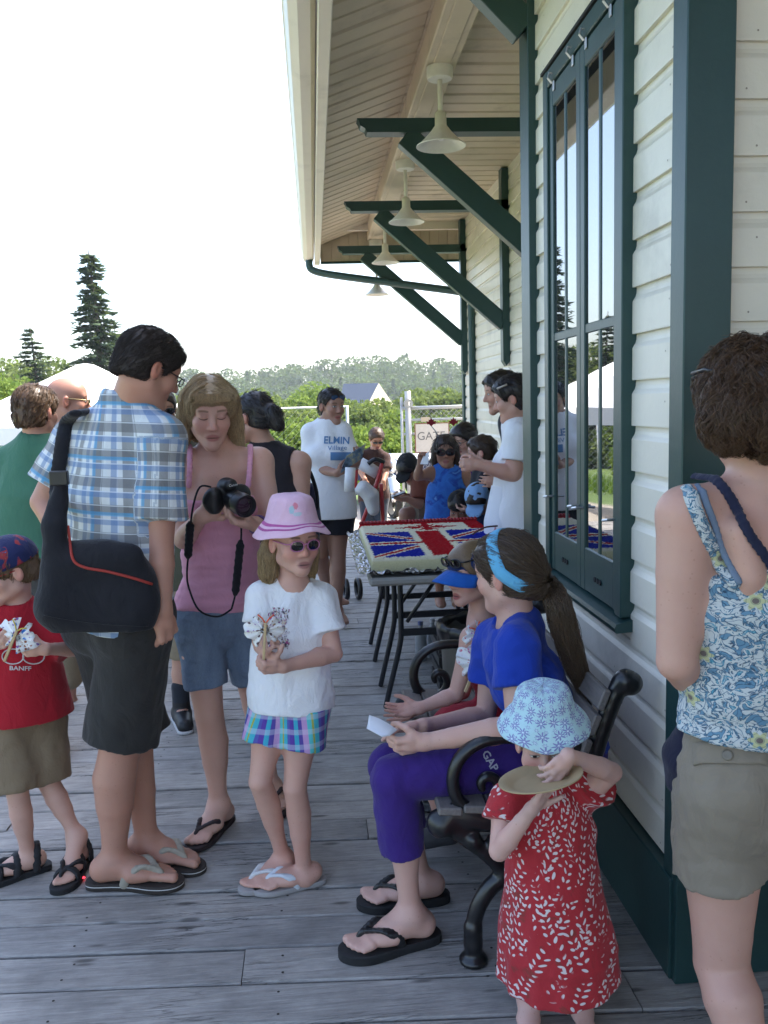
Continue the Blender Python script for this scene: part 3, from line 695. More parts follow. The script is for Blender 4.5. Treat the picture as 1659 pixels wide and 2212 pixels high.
def torso(f, J, s=1.0, g=1.0, infl=0.0, female=0.0, belly=0.0, k=0.05, hipw=1.0, depth=1.0, upto=1.0):
    """pelvis, waist, chest, shoulder yoke from the joints"""
    pel = (J['lh'] + J['rh']) / 2; shm = (J['ls'] + J['rs']) / 2; up = unit(shm - pel); lat = unit(J['rs'] - J['ls']); lath = unit(J['rh'] - J['lh'])
    F = unit(np.cross(up, lat)); Fh = unit(np.cross(up, lath)); H = np.linalg.norm(shm - pel); sw = np.linalg.norm(J['rs'] - J['ls']) / 2
    wa = pel + up * H * 0.42; ct = shm - up * 0.055 * s
    dp = 0.100*s*g*depth + infl; hw = (0.158*s*g*hipw + infl) / dp
    f.rc(pel - up*0.03*s - Fh*0.012*s, pel + up*0.07*s, dp, dp*0.98, k, (lath, hw))
    dw = 0.092*s*g*depth*(1 - 0.05*female) + infl; ww = (0.132*s*g*(1 - 0.10*female) + infl) / dw
    f.rc(pel + up*0.06*s, wa, dp*0.98, dw, k, (lerp(lath, lat, 0.4), (hw + ww) / 2))
    dc = 0.104*s*g*depth + infl; wc = (sw*0.93*(0.86 + 0.14*g) + infl) / dc
    f.rc(wa, lerp(wa, ct, 0.55), dw, dc, k, (lat, (ww + wc) / 2 + 0.03)); f.rc(lerp(wa, ct, 0.55), ct - up*0.01*s, dc, dc*0.78, k, (lat, wc))
    nb = J.get('nb', shm + up * 0.05 * s)
    for q in ('ls', 'rs'): f.rc(J[q], lerp(nb, J[q], 0.18) - up*0.02*s, 0.052*s*g + infl, 0.050*s*g + infl, k)
    f.rc(nb - up*0.015*s, shm - up*0.05*s, 0.058*s*g + infl, 0.08*s*g + infl, k)
    if belly: f.el(pel + up*H*0.30 + F*(0.055*s*g), np.array([0.125, 0.085, 0.13])*s*g*belly + infl, frame(F, up), k)
    if female:
        for sg in (-1, 1): f.el(ct - up*0.10*s + F*(0.075*s) + lat*sg*0.072*s, np.array([0.062, 0.055, 0.060])*s*g*female + infl, frame(F, up), 0.04)
    for q in ('lh', 'rh'): f.el(J[q] - Fh*0.045*s*g - up*0.01*s, np.array([0.082, 0.078, 0.09])*s*g*hipw + infl, frame(Fh, up), 0.05)
    return dict(pel=pel, shm=shm, up=up, lat=lat, lath=lath, F=F, Fh=Fh, H=H, wa=wa, ct=ct, nb=nb)

# ---------------------------------------------------------------- skin, hair, cloth
def skin_mat(name, tone=(0.50, 0.27, 0.18), lip=(0.36, 0.11, 0.095), brow=(0.10, 0.06, 0.035), eye=1.0, iris=(0.05, 0.07, 0.09), blush=0.25, tan=None):
    tone = (min(0.70, tone[0]*1.07), tone[1]*1.12, tone[2]*1.20)
    t = NT(name); co = t.coord(); hc = t.attr('hc'); x, y, z = t.sep(hc)
    n = t.noise(co, 9, 5, 0.6); n2 = t.noise(co, 55, 3)
    k = t.mix(n, tuple(v*0.88 for v in tone), tuple(min(1, v*1.10) for v in tone))
    k = t.mix(t.math('MULTIPLY', n2, 0.18), k, (tone[0]*0.95, tone[1]*0.62, tone[2]*0.55))
    k = t.mix(t.math('MULTIPLY', t.step(t.noise(co, 4.5, 4, 0.6), 0.48, 0.75), 0.35), k, (tone[0]*1.0, tone[1]*0.74, tone[2]*0.70))
    k = t.mix(t.math('MULTIPLY', t.math('SUBTRACT', 1.0, t.step(t.vor(co, 75), 0.10, 0.22)), t.math('MULTIPLY', t.step(t.noise(co, 22, 2), 0.5, 0.6), 0.35)), k, (tone[0]*0.66, tone[1]*0.5, tone[2]*0.45))
    ax = t.math('ABSOLUTE', x); front = t.step(y, 0.045, 0.065)
    def spot(cx, cz, rx, rz, soft=0.35):
        a = t.math('DIVIDE', t.math('SUBTRACT', ax, cx), rx); b = t.math('DIVIDE', t.math('SUBTRACT', z, cz), rz)
        d = t.math('SQRT', t.math('ADD', t.math('MULTIPLY', a, a), t.math('MULTIPLY', b, b)))
        return t.math('MULTIPLY', t.math('SUBTRACT', 1.0, t.step(d, 1 - soft, 1 + soft)), front)
    red = (tone[0]*0.98, tone[1]*0.60, tone[2]*0.56)
    if blush:
        k = t.mix(t.math('MULTIPLY', spot(0.042, -0.022, 0.028, 0.024, 0.8), blush), k, red)
        k = t.mix(t.math('MULTIPLY', spot(0.0, -0.022, 0.016, 0.014, 0.8), blush), k, red)
    ear = t.step(ax, 0.079, 0.084); near = t.math('SUBTRACT', 1.0, t.step(t.vmath('LENGTH', hc), 0.11, 0.14))
    k = t.mix(t.math('MULTIPLY', t.math('MULTIPLY', ear, near), 0.6), k, red)
    k = t.mix(spot(0.0, -0.066, 0.0235, 0.0125, 0.25), k, lip)
    k = t.mix(t.math('MULTIPLY', spot(0.0, -0.0662, 0.022, 0.0022, 0.5), 0.85), k, (lip[0]*0.25, lip[1]*0.25, lip[2]*0.25))
    zb = t.math('SUBTRACT', z, t.math('MULTIPLY', t.math('MULTIPLY', t.math('SUBTRACT', ax, 0.034), t.math('SUBTRACT', ax, 0.034)), -6.0))
    bm_ = t.math('MULTIPLY', t.math('MULTIPLY', t.math('SUBTRACT', 1.0, t.step(t.math('ABSOLUTE', t.math('SUBTRACT', zb, 0.034)), 0.0025, 0.0050)), t.math('MULTIPLY', t.step(ax, 0.012, 0.018), t.math('SUBTRACT', 1.0, t.step(ax, 0.044, 0.054)))), front)
    k = t.mix(t.math('MULTIPLY', bm_, 0.75), k, brow)
    k = t.mix(t.math('MULTIPLY', spot(0.031, 0.010, 0.020, 0.015, 0.6), 0.25), k, (tone[0]*0.6, tone[1]*0.42, tone[2]*0.38))
    if eye > 0:
        k = t.mix(spot(0.031, 0.0095, 0.0150, 0.0072*eye, 0.2), k, (0.03, 0.018, 0.014))
        k = t.mix(spot(0.031, 0.0090, 0.0132, 0.0055*eye, 0.15), k, (0.62, 0.58, 0.55))
        k = t.mix(t.math('MULTIPLY', spot(0.031, 0.0095, 0.0062, 0.0062, 0.15), spot(0.031, 0.0090, 0.0132, 0.0055*eye, 0.15)), k, iris)
        k = t.mix(t.math('MULTIPLY', spot(0.031, 0.0095, 0.0028, 0.0028, 0.2), spot(0.031, 0.0090, 0.0132, 0.0055*eye, 0.15)), k, (0.005, 0.005, 0.005))
    else:
        zz = t.math('ADD', z, t.math('MULTIPLY', t.math('MULTIPLY', t.math('SUBTRACT', ax, 0.031), t.math('SUBTRACT', ax, 0.031)), -18.0))
        ln = t.math('MULTIPLY', t.math('SUBTRACT', 1.0, t.step(t.math('ABSOLUTE', t.math('ADD', zz, -0.0015)), 0.0008, 0.0030)), t.math('MULTIPLY', front, t.math('SUBTRACT', 1.0, t.step(t.math('ABSOLUTE', t.math('SUBTRACT', ax, 0.031)), 0.013, 0.017))))
        k = t.mix(t.math('MULTIPLY', ln, 0.85), k, (0.035, 0.02, 0.015))
    h = t.math('ADD', t.math('MULTIPLY', n2, 0.5), t.noise(co, 160, 2))
    m = t.fin(k, 0.48, t.bump(h, 0.10, 0.002), spec=0.38, Subsurface_Weight=0.12, Subsurface_Scale=0.012)
    t.p.inputs['Subsurface Radius'].default_value = (1.0, 0.35, 0.2); return m
def hair_mat(name, c, var=0.5, rough=0.42, tip=None):
    t = NT(name); at = t.attr('sr'); x, y, z = t.sep(at); co = t.coord()
    k = t.mix(x, tuple(v*(1 - var*0.55) for v in c), tuple(min(1, v*(1 + var)) for v in c))
    if tip: k = t.mix(y, k, tip)
    n = t.noise(co, 190, 2)
    k = t.mix(0.35, k, t.ramp(n, [(0.3, 0.45), (0.7, 1.3)]), 'MULTIPLY')
    return t.fin(k, rough, t.bump(n, 0.35, 0.003), spec=0.45)
def cloth(name, c, rough=0.88, var=0.08, weave=900, bump=0.25, col=None, wr=0.5, sheen=0.12):
    """woven cloth; col(t, fab) may return a colour socket laid out in the garment's own coordinates"""
    t = NT(name); co = t.coord(); fab = t.attr('fab')
    k = col(t, fab) if col else t.mix(t.noise(co, 14, 4), tuple(v*(1 - var) for v in c), tuple(min(1, v*(1 + var)) for v in c))
    w = t.noise(co, weave, 2); f = t.noise(t.mapv(co, (1, 1, 0.6)), 16, 4, 0.55, 0.6)
    return t.fin(k, rough, t.bump(w, bump, 0.0012, t.bump(f, wr, 0.018)), spec=0.25, Sheen_Weight=sheen)
def strands(name, paths, r, mat, parent, n=4, seed=1):
    """tapered locks, one mesh; paths: list of (m,3) arrays"""
    g = np.random.default_rng(seed); Vs = []; Qs = []; At = []; base = 0
    rr_ = r if callable(r) else (lambda i: r)
    for i, p in enumerate(paths):
        p = np.asarray(p, float); m = len(p)
        if m < 2: continue
        tg = np.gradient(p, axis=0); tg /= np.linalg.norm(tg, axis=1)[:, None] + 1e-9
        ref = unit(np.cross(tg[0], g.normal(size=3))); rad = rr_(i) * np.sin(np.clip(np.linspace(0.22, 1.0, m), 0, 1) * math.pi) ** 0.6 + 1e-5
        nx = ref - tg * (tg @ ref)[:, None]; nx /= np.linalg.norm(nx, axis=1)[:, None] + 1e-9; ny = np.cross(tg, nx)
        an = np.arange(n) * 2 * math.pi / n
        V = p[:, None, :] + rad[:, None, None] * (np.cos(an)[None, :, None] * nx[:, None, :] + np.sin(an)[None, :, None] * ny[:, None, :])
        Vs.append(V.reshape(-1, 3)); k = np.arange(m - 1)[:, None] * n; a = np.arange(n)[None, :]; b = (a + 1) % n
        Qs.append(np.stack([k + a, k + b, k + n + b, k + n + a], -1).reshape(-1, 4) + base); base += m * n
        sr = g.uniform(); At.append(np.repeat(np.stack([np.full(m, sr), np.linspace(0, 1, m), np.zeros(m)], 1), n, 0))
    return fast_obj(name, np.concatenate(Vs), np.concatenate(Qs), mat, parent, {'sr': np.concatenate(At)})
def clumps(paths, per=8, spread=0.004, tip=0.35, seed=1):
    """each path becomes a lock of fine hairs"""
    g = np.random.default_rng(seed); out = []
    for p in paths:
        u = np.linspace(0, 1, len(p))[:, None]
        for k in range(per): out.append(p + g.normal(0, spread, 3)*(1 - (1 - tip)*u) + g.normal(0, spread*0.25, 3)*u)
    return out
def hair_cap(f, C, M, s=1.0, thick=0.010, line=0.045, back=-0.06, k=0.01, side=-0.01):
    """hair close to the skull: swollen cranium, face and neck cut away"""
    L = lambda x, y, z: C + M @ (np.array([x, y, z]) * s)
    f.el(L(0, -0.014, 0.036), np.array([0.075 + thick, 0.096 + thick, 0.086 + thick])*s, M, k)
    f.el(L(0, 0.026, 0.052), np.array([0.062 + thick, 0.060 + thick, 0.050 + thick])*s, M, 0.03*s)
    f.el(L(0, -0.05, back + 0.03), np.array([0.062 + thick*0.7, 0.055 + thick, 0.06])*s, M, 0.03*s)
    return L
SHADOW = None
def person(label, base, group=None): return thing('person', base, label, 'person', group)
def body_obj(f, h, mat, parent, C, M, s, fine=(), hands=(), hh=0.0045, ch=0.0032):
    boxes = [(C - 0.165*s, C + 0.165*s, hh)] if hh else []
    for (w, r) in hands: boxes.append((np.asarray(w) - r, np.asarray(w) + r, ch))
    for b in fine: boxes.append(b)
    V, Q = fd_mesh(f, h, boxes); hc = (V - C) @ M / s; hc[(hc[:, 1] > 0.119) | (np.linalg.norm(hc, axis=1) > 0.15)] = (0, -1, 0)
    return fast_obj('body', V, Q, mat, parent, {'hc': hc})
def cloth_obj(name, f, h, mat, parent, O, Mx=None, uv=None):
    V, Q = fd_mesh(f, h); fab = (V - O) if Mx is None else (V - O) @ Mx
    if uv is not None: fab = uv(V, fab)
    return fast_obj(name, V, Q, mat, parent, {'fab': fab})
def sandal(parent, an, d, s, zs, sole_mat, strap_mat, thick=0.022, name='flip_flop', rim=None, wide=1.0):
    """flip-flop: foot-shaped sole and a forked thong strap"""
    d = unit(np.array([d[0], d[1], 0.0])); r = np.array([d[1], -d[0], 0.0]); B = np.array([an[0], an[1], zs]); L = lambda a, b, c: B + (d*a + r*b)*s + vec(0, 0, c)
    out = [(-0.085, 0), (-0.078, 0.024), (-0.05, 0.034), (0.0, 0.032), (0.06, 0.036), (0.11, 0.047), (0.155, 0.048), (0.188, 0.036), (0.202, 0.012), (0.196, -0.015), (0.17, -0.037), (0.13, -0.048), (0.08, -0.045), (0.02, -0.036), (-0.045, -0.033), (-0.077, -0.022)]
    pts = catmull([(a, b*wide, 0) for a, b in out] + [(out[0][0], out[0][1], 0)], 3)[:-1]; n = len(pts); V = []; lv = [(0.94, -thick), (1.0, -thick + 0.004), (1.0, -0.011), (1.0, -0.008), (1.0, -0.003), (0.965, 0.0)]
    cx = 0.055
    for q, z in lv: V += [L(cx + (p.x - cx)*q, p.y*q, z) for p in pts]
    Fs = [(i*n+k, i*n+(k+1)%n, (i+1)*n+(k+1)%n, (i+1)*n+k) for i in range(len(lv)-1) for k in range(n)] + [tuple(range(n))[::-1], tuple((len(lv)-1)*n+k for k in range(n))]
    mats = [sole_mat] + ([rim] if rim else []); mi = [1 if (rim and i == 2) else 0 for i in range(len(lv)-1) for k in range(n)] + [0, 0]
    so = mesh_obj(name, V, Fs, mats, parent, True, mi); so.data.set_sharp_from_angle(angle=R(40))
    f = Fd()
    for sg in (-1, 1):
        p = [L(0.035, sg*0.031, -0.010), L(0.05, sg*0.039, 0.030*s), L(0.085, sg*0.026, 0.048*s), L(0.128, 0.014, 0.030*s), L(0.142, 0.016, 0.004)]
        pp = [np.array(v) for v in catmull(p, 4)]
        f.path(pp, [0.006*s*1.1]*len(pp), 0.004, (unit(np.array([d[0], d[1], 0.15])), 1.9))
    V, Q = fd_mesh(f, 0.004); fast_obj('strap', V, Q, strap_mat, so, {'fab': V})
    return so
# ================================================================ trees, hills, yard
def leaf_mat(name, a, b, tr=0.3):
    t = NT(name); at = t.attr('sr'); x, y, z = t.sep(at); k = t.mix(x, a, b); t.t.nodes.remove(t.p)
    d = t.n('ShaderNodeBsdfDiffuse'); r = t.n('ShaderNodeBsdfTranslucent'); m = t.n('ShaderNodeMixShader'); t.l(k, d.inputs[0]); t.l(t.mix(0.5, k, (0.30, 0.40, 0.06)), r.inputs[0]); m.inputs[0].default_value = tr; t.l(d.outputs[0], m.inputs[1]); t.l(r.outputs[0], m.inputs[2]); t.l(m.outputs[0], t.out.inputs[0]); return t.m
M_LEAF = leaf_mat('light_green_leaves', (0.085, 0.118, 0.042), (0.185, 0.22, 0.085)); M_LEAF2 = leaf_mat('fresh_green_leaves', (0.09, 0.145, 0.032), (0.20, 0.265, 0.07)); M_NEEDLE = leaf_mat('spruce_needles', (0.032, 0.052, 0.036), (0.085, 0.115, 0.066), 0.15); M_FAR = leaf_mat('far_forest_green', (0.040, 0.072, 0.034), (0.11, 0.155, 0.05), 0.15)
M_BARK = plain('bark', (0.09, 0.07, 0.055), 0.9)
def cards(cen, size, g, flat=0.0):
    n = len(cen); a = g.normal(size=(n, 3)); a[:, 2] *= (1 - flat); a /= np.linalg.norm(a, axis=1)[:, None]; b = g.normal(size=(n, 3)); b -= a*(a*b).sum(1)[:, None]; b /= np.linalg.norm(b, axis=1)[:, None]
    s = size*g.uniform(0.6, 1.3, (n, 1)); V = np.stack([cen - a*s - b*s*0.55, cen + a*s*0.2 - b*s*0.8, cen + a*s + b*s*0.3, cen - a*s*0.3 + b*s*0.8], 1).reshape(-1, 3); return V, np.arange(n*4).reshape(-1, 4)
def blob_pts(g, n, blobs):
    w = np.array([b[1][0]*b[1][2] for b in blobs]); I = g.choice(len(blobs), n, p=w/w.sum()); d = g.normal(size=(n, 3)); d /= np.linalg.norm(d, axis=1)[:, None]; r = g.uniform(0.55, 1.03, n)**0.7
    c = np.array([b[0] for b in blobs])[I]; q = np.array([b[1] for b in blobs])[I]; return c + d*q*r[:, None], d
def broadleaf(base, h, w, label, mat, n=3500, seed=0, size=0.16, group=None, trunk=True, name='broadleaf_tree', cat='tree', low=0.15):
    g = np.random.default_rng(seed); base = np.asarray(base, float); t = thing(name, base, label, cat, group); blobs = []
    for i in range(13):
        u = g.uniform(low, 0.92); a = g.uniform(0, 6.28); rr = w*0.5*math.sin(math.pi*min(0.95, 0.25 + 0.72*u))*g.uniform(0.35, 0.8); s = w*g.uniform(0.20, 0.34); blobs.append((base + vec(math.cos(a)*rr, math.sin(a)*rr, h*u), np.array([s, s, s*g.uniform(0.75, 1.15)])))
    blobs.append((base + vec(0, 0, h*0.88), np.array([w*0.2, w*0.2, h*0.13])))
    n = int(n*2.3); size = size*0.62; c, d = blob_pts(g, n, blobs); c[:, 2] = base[2] + (c[:, 2] - base[2])*h/max(h*0.3, c[:, 2].max() - base[2] + size*0.6); V, Q = cards(c, size, g); sr = np.repeat(np.clip(g.uniform(0, 1, n)*0.8 + 0.1, 0, 1), 4)
    fast_obj('crown', V, Q, mat, t, {'sr': np.stack([sr, sr, sr], 1)}, False)
    if trunk:
        mb = MB(); mb.tube([base, base + vec(0.05*w, 0, h*0.35), base + vec(0, 0.03*w, h*0.75)], [0.028*h, 0.02*h, 0.008*h], 7)
        for b in blobs[:7]: mb.tube([base + vec(0, 0, h*g.uniform(0.2, 0.45)), lerp(base + vec(0, 0, h*0.4), b[0], 0.6), b[0]], [0.012*h, 0.008*h, 0.003*h], 5)
        mb.build('trunk', M_BARK, t, True)
    return t
def spruce(base, h, w, label, seed=0, levels=46, gap=0.0):
    g = np.random.default_rng(seed); base = np.asarray(base, float); t = thing('spruce_tree', base, label, 'tree', 'spruces behind the tent'); C = []; A = []; mb = MB()
    mb.tube([base, base + vec(0.02*h, 0, h*0.6), base + vec(0.0, 0, h)], [0.022*h, 0.012*h, 0.002*h], 8)
    for i in range(levels):
        u = 0.05 + 0.94*i/levels; r0 = w*0.5*(1 - u)**0.8*g.uniform(0.75, 1.15) + 0.10; nb = 5 + int(4*(1 - u))
        if g.uniform() < gap: continue
        for k in range(nb):
            a = g.uniform(0, 6.28); r = r0*g.uniform(0.65, 1.2); d = vec(math.cos(a), math.sin(a), 0); z0 = base[2] + h*u + g.uniform(-0.05, 0.05)*h/levels*3; droop = 0.32*r*(1.1 - u); m = 22; p0 = np.array([base[0] + 0.02*h*min(1, u/0.6)*(1 - max(0, (u - 0.6)/0.4)), base[1], z0])
            tp = p0 + d*r - vec(0, 0, droop*0.8) + vec(0, 0, 0.10*r); mb.tube([p0, tp], [0.02*(1 - u) + 0.008, 0.006], 4, caps=False)
            for j in range(m):
                v = g.uniform(0.12, 1.0); q = p0 + d*r*v - vec(0, 0, droop*v*v) + vec(0, 0, 0.14*r*max(0, v - 0.7)); q = q + np.cross(d, vec(0, 0, 1))*g.normal(0, 0.16)*r*(1 - 0.5*v) - vec(0, 0, abs(g.normal(0, 0.05))*r); C.append(q); A.append(d)
    C = np.array(C); n = len(C); A = np.array(A); s = 0.155*h/11*g.uniform(0.7, 1.4, (n, 1)); b = np.cross(A, vec(0, 0, 1)) + g.normal(0, 0.5, (n, 3)); b /= np.linalg.norm(b, axis=1)[:, None]; A2 = A + g.normal(0, 0.35, (n, 3)) + vec(0, 0, -0.15)
    V = np.stack([C - A2*s*0.9, C - b*s*0.55 - vec(0, 0, 1)*s*0.3, C + A2*s*1.3, C + b*s*0.55 - vec(0, 0, 1)*s*0.2], 1).reshape(-1, 3); sr = np.repeat(g.uniform(0, 1, n), 4)
    fast_obj('crown', V, np.arange(n*4).reshape(-1, 4), M_NEEDLE, t, {'sr': np.stack([sr]*3, 1)}, False); mb.build('trunk', M_BARK, t, True)
def px_base(x, ybase, Y): return P(x, ybase, Y)
def nature():
    # spruces and trees on the left
    def tr(x, ytop, Y, zg): b = P(x, ytop, Y); return np.array([b[0], Y, zg]), b[2] - zg
    b, h = tr(190, 538, 46, -2.0); spruce(b, h, 5.2, 'tall dark spruce rising above the white tent', 3, 52)
    b, h = tr(64, 700, 49, -2.0); spruce(b, h, 5.4, 'shorter spruce with a bent top left of the tall one', 9, 34, 0.10)
    L = [(20, 772, 56, 7.5, M_LEAF, 'rounded green tree behind the shorter spruce at the left edge'), (112, 768, 60, 6.0, M_LEAF, 'leafy tree filling the gap between the two spruces'), (215, 800, 58, 5.0, M_LEAF, 'leafy tree just right of the tall spruce'), (-40, 790, 40, 5.5, M_LEAF2, 'leafy tree cut by the left edge of the picture'), (8, 815, 26, 2.6, M_LEAF2, 'bright green bush at the left edge above the tent'), (100, 830, 44, 5.0, M_LEAF, 'low leafy tree below the spruces')]
    for i, (x, yt, Y, w, m, lab) in enumerate(L): b, h = tr(x, yt, Y, yard_z(-8, Y)); broadleaf(b, h, w, lab, m, 3600, 20 + i, 0.15*Y/45 + 0.03, 'trees behind the tent')
    # scrub and trees beyond the gravel yard
    Mid = [(440, 838, 60, 6, M_LEAF, 'tree behind the blonde woman\'s head'), (505, 850, 52, 5, M_LEAF, 'tree left of the dark ponytail'), (560, 836, 62, 6.5, M_LEAF, 'broad pale tree above the dark ponytail'), (612, 855, 44, 4.6, M_LEAF, 'tree right of the dark ponytail'), (655, 850, 48, 4.6, M_LEAF2, 'tree left of the lettered shirt woman\'s head'), (694, 822, 75, 6.6, M_LEAF2, 'tallest pale tree above the lettered shirt woman'), (748, 862, 50, 4.2, M_LEAF, 'tree right of the lettered shirt woman\'s head'), (786, 872, 40, 3.2, M_LEAF, 'dark slim tree in front of the blue-roofed house'), (815, 858, 46, 3.6, M_LEAF, 'slim tree before the gable of the house'), (848, 884, 42, 3.0, M_LEAF2, 'tree left of the gate post'), (905, 836, 62, 5.2, M_LEAF, 'silvery tree behind the gate'), (948, 834, 60, 5.0, M_LEAF, 'silvery tree right of the gate post'), (990, 846, 58, 4.6, M_LEAF, 'tree against the far corner of the station'), (1030, 850, 60, 5, M_LEAF, 'tree partly behind the station corner'),
           (400, 855, 45, 4.5, M_LEAF, 'tree beside the plaid man\'s glasses'), (350, 850, 55, 6, M_LEAF, 'tree behind the plaid man\'s head')]
    for i, (x, yt, Y, w, m, lab) in enumerate(Mid): b, h = tr(x, yt, Y, yard_z(0, Y)); broadleaf(b, h, w, lab, m, 3000, 60 + i, 0.14*Y/45 + 0.03, 'trees beyond the yard')
    Low = [(540, 905, 27, 2.6), (590, 900, 26, 2.6), (632, 898, 25, 2.4), (745, 912, 24, 2.2), (790, 918, 26, 2.0), (700, 905, 30, 2.6), (838, 925, 24, 1.8), (470, 905, 28, 2.8), (930, 900, 28, 2.6), (975, 895, 30, 2.6), (395, 900, 28, 2.6)]
    lw = ['low bush below the dark ponytail', 'bright bush beside the charcoal tank top', 'bright low bush left of the lettered shirt', 'low bush right of the lettered shirt', 'low bush behind the brown-shirted man', 'low bush behind the lettered shirt woman', 'low bush left of the gate', 'low bush behind the blonde hair', 'low bush seen through the gate', 'low bush at the right end of the gate', 'low bush beside the plaid shoulder']
    for i, (x, yt, Y, w) in enumerate(Low): b, h = tr(x, yt, Y, yard_z(0, Y)); broadleaf(b, h, w, lw[i], M_LEAF2, 1700, 90 + i, 0.10, 'low bushes at the edge of the grass', False, 'bush', 'bush', 0.05)
    # tall grass at the edge of the yard
    g = np.random.default_rng(5); n = 9000; x = g.uniform(-9, 9, n); y = g.uniform(18.5, 27, n); z = np.array([yard_z(a, b) for a, b in zip(x, y)]); hh = g.uniform(0.15, 0.5, n); a = g.uniform(0, 6.28, n); dx, dy = np.cos(a)*0.02, np.sin(a)*0.02; ln = g.normal(0, 0.12, (n, 2))*hh[:, None]
    V = np.stack([np.stack([x - dx, y - dy, z], 1), np.stack([x + dx, y + dy, z], 1), np.stack([x + ln[:, 0], y + ln[:, 1], z + hh], 1)], 1).reshape(-1, 3); sr = np.repeat(g.uniform(0, 1, n), 3)
    tag(fast_obj('tall_grass', V, np.arange(n*3).reshape(-1, 3), leaf_mat('grass_blades', (0.07, 0.13, 0.02), (0.17, 0.26, 0.05)), None, {'sr': np.stack([sr]*3, 1)}, False), 'tall green grass at the edge of the gravel yard', 'grass', kind='stuff')
    # far hill and its wood
    xs = np.linspace(-420, 420, 57); rows = []
    def hill(x, y): u = min(1, max(0, (y - 260)/110)); return -8 + u*(16.5 + 2.2*math.sin(x*0.021 + 1.0) + 1.6*math.sin(x*0.06))
    ys = [230, 260, 285, 310, 335, 360, 375, 420, 600]
    V = [(x, y, hill(x, y)) for y in ys for x in xs]; m = len(xs); tag(mesh_obj('hill', V, [(j*m+i, j*m+i+1, (j+1)*m+i+1, (j+1)*m+i) for j in range(len(ys)-1) for i in range(m-1)], plain('hill_green', (0.06, 0.09, 0.035), 0.95), None, True), kind='structure')
    g = np.random.default_rng(8); Vs = []; Qs = []; Sr = []; base = 0
    for i in range(1700):
        y = g.uniform(150, 385); x = g.uniform(-0.42, 0.26)*y; z = hill(x, y) if y > 230 else yard_z(x, y) - 2; con = g.uniform() < 0.12; h = g.uniform(5.5, 11) if con else g.uniform(5, 9.5); w = h*(0.36 if con else 0.85); n = 110
        u = g.uniform(0.02, 1, n); a = g.uniform(0, 6.28, n); rr = (w*0.5*(1 - u)*g.uniform(0.5, 1.1, n)) if con else w*0.5*np.sqrt(np.clip(1 - (2*u - 1)**2, 0, 1))*g.uniform(0.7, 1.05, n)
        c = np.stack([x + np.cos(a)*rr, y + np.sin(a)*rr, z + h*u], 1); v, q = cards(c, (0.060 if con else 0.070)*h, g, 0.3); Vs.append(v); Qs.append(q + base); base += len(v); s = g.uniform(0, 0.45) if con else g.uniform(0.35, 1.0); Sr.append(np.full(len(v), s) + np.repeat(g.uniform(-0.12, 0.12, n), 4))
    sr = np.clip(np.concatenate(Sr), 0, 1); tag(fast_obj('hillside_wood', np.concatenate(Vs), np.concatenate(Qs), M_FAR, None, {'sr': np.stack([sr]*3, 1)}, False), 'hazy wood of conifers and broadleaf trees covering the far hill', 'wood', kind='stuff')
nature()
def house():
    Y = 150; p = lambda x, y, d=0.0: P(x, y, Y + d); a = p(742, 829); b = p(820, 829); z1 = a[2]; z0 = p(780, 862)[2]
    t = thing('house', ((a[0] + b[0])/2, Y, -8), 'distant house with large grey-blue roof and beige gable', 'house'); rf = plain('grey_blue_roof', (0.040, 0.052, 0.080), 0.95, spec=0.0); wl_ = plain('beige_gable', (0.42, 0.36, 0.27), 0.85)
    xl, xr, xe = a[0], b[0], p(858, 874)[0]; zb = p(858, 876)[2]
    MB().add([(xl, Y, z1), (xr, Y + 2, z1), (xr - 3.0, Y - 5, zb - 0.6), (xl - 1.5, Y - 7, zb - 0.6), (xl, Y + 0.4, z1 + 0.0), ], [(0, 1, 2, 3)]).build('roof', rf, t)
    MB().add([(xr, Y + 2, z1), (xe, Y + 6, zb), (xr - 3.0, Y - 5, zb - 0.6)], [(0, 1, 2)]).build('gable', wl_, t)
    MB().box((xl - 1, Y - 6.6, -8), (xr - 2, Y + 4, zb - 0.7)).build('wall', wl_, t); MB().box((xr - 2.01, Y - 2, -8), (xe - 0.4, Y + 5, zb - 0.3)).build('wall', wl_, t)
    MB().add([(xr, Y + 2.01, z1), (xe, Y + 6.01, zb), (xl, Y + 9, zb), (xl, Y + 0.4, z1)], [(0, 1, 2, 3)]).build('roof', rf, t)
house()
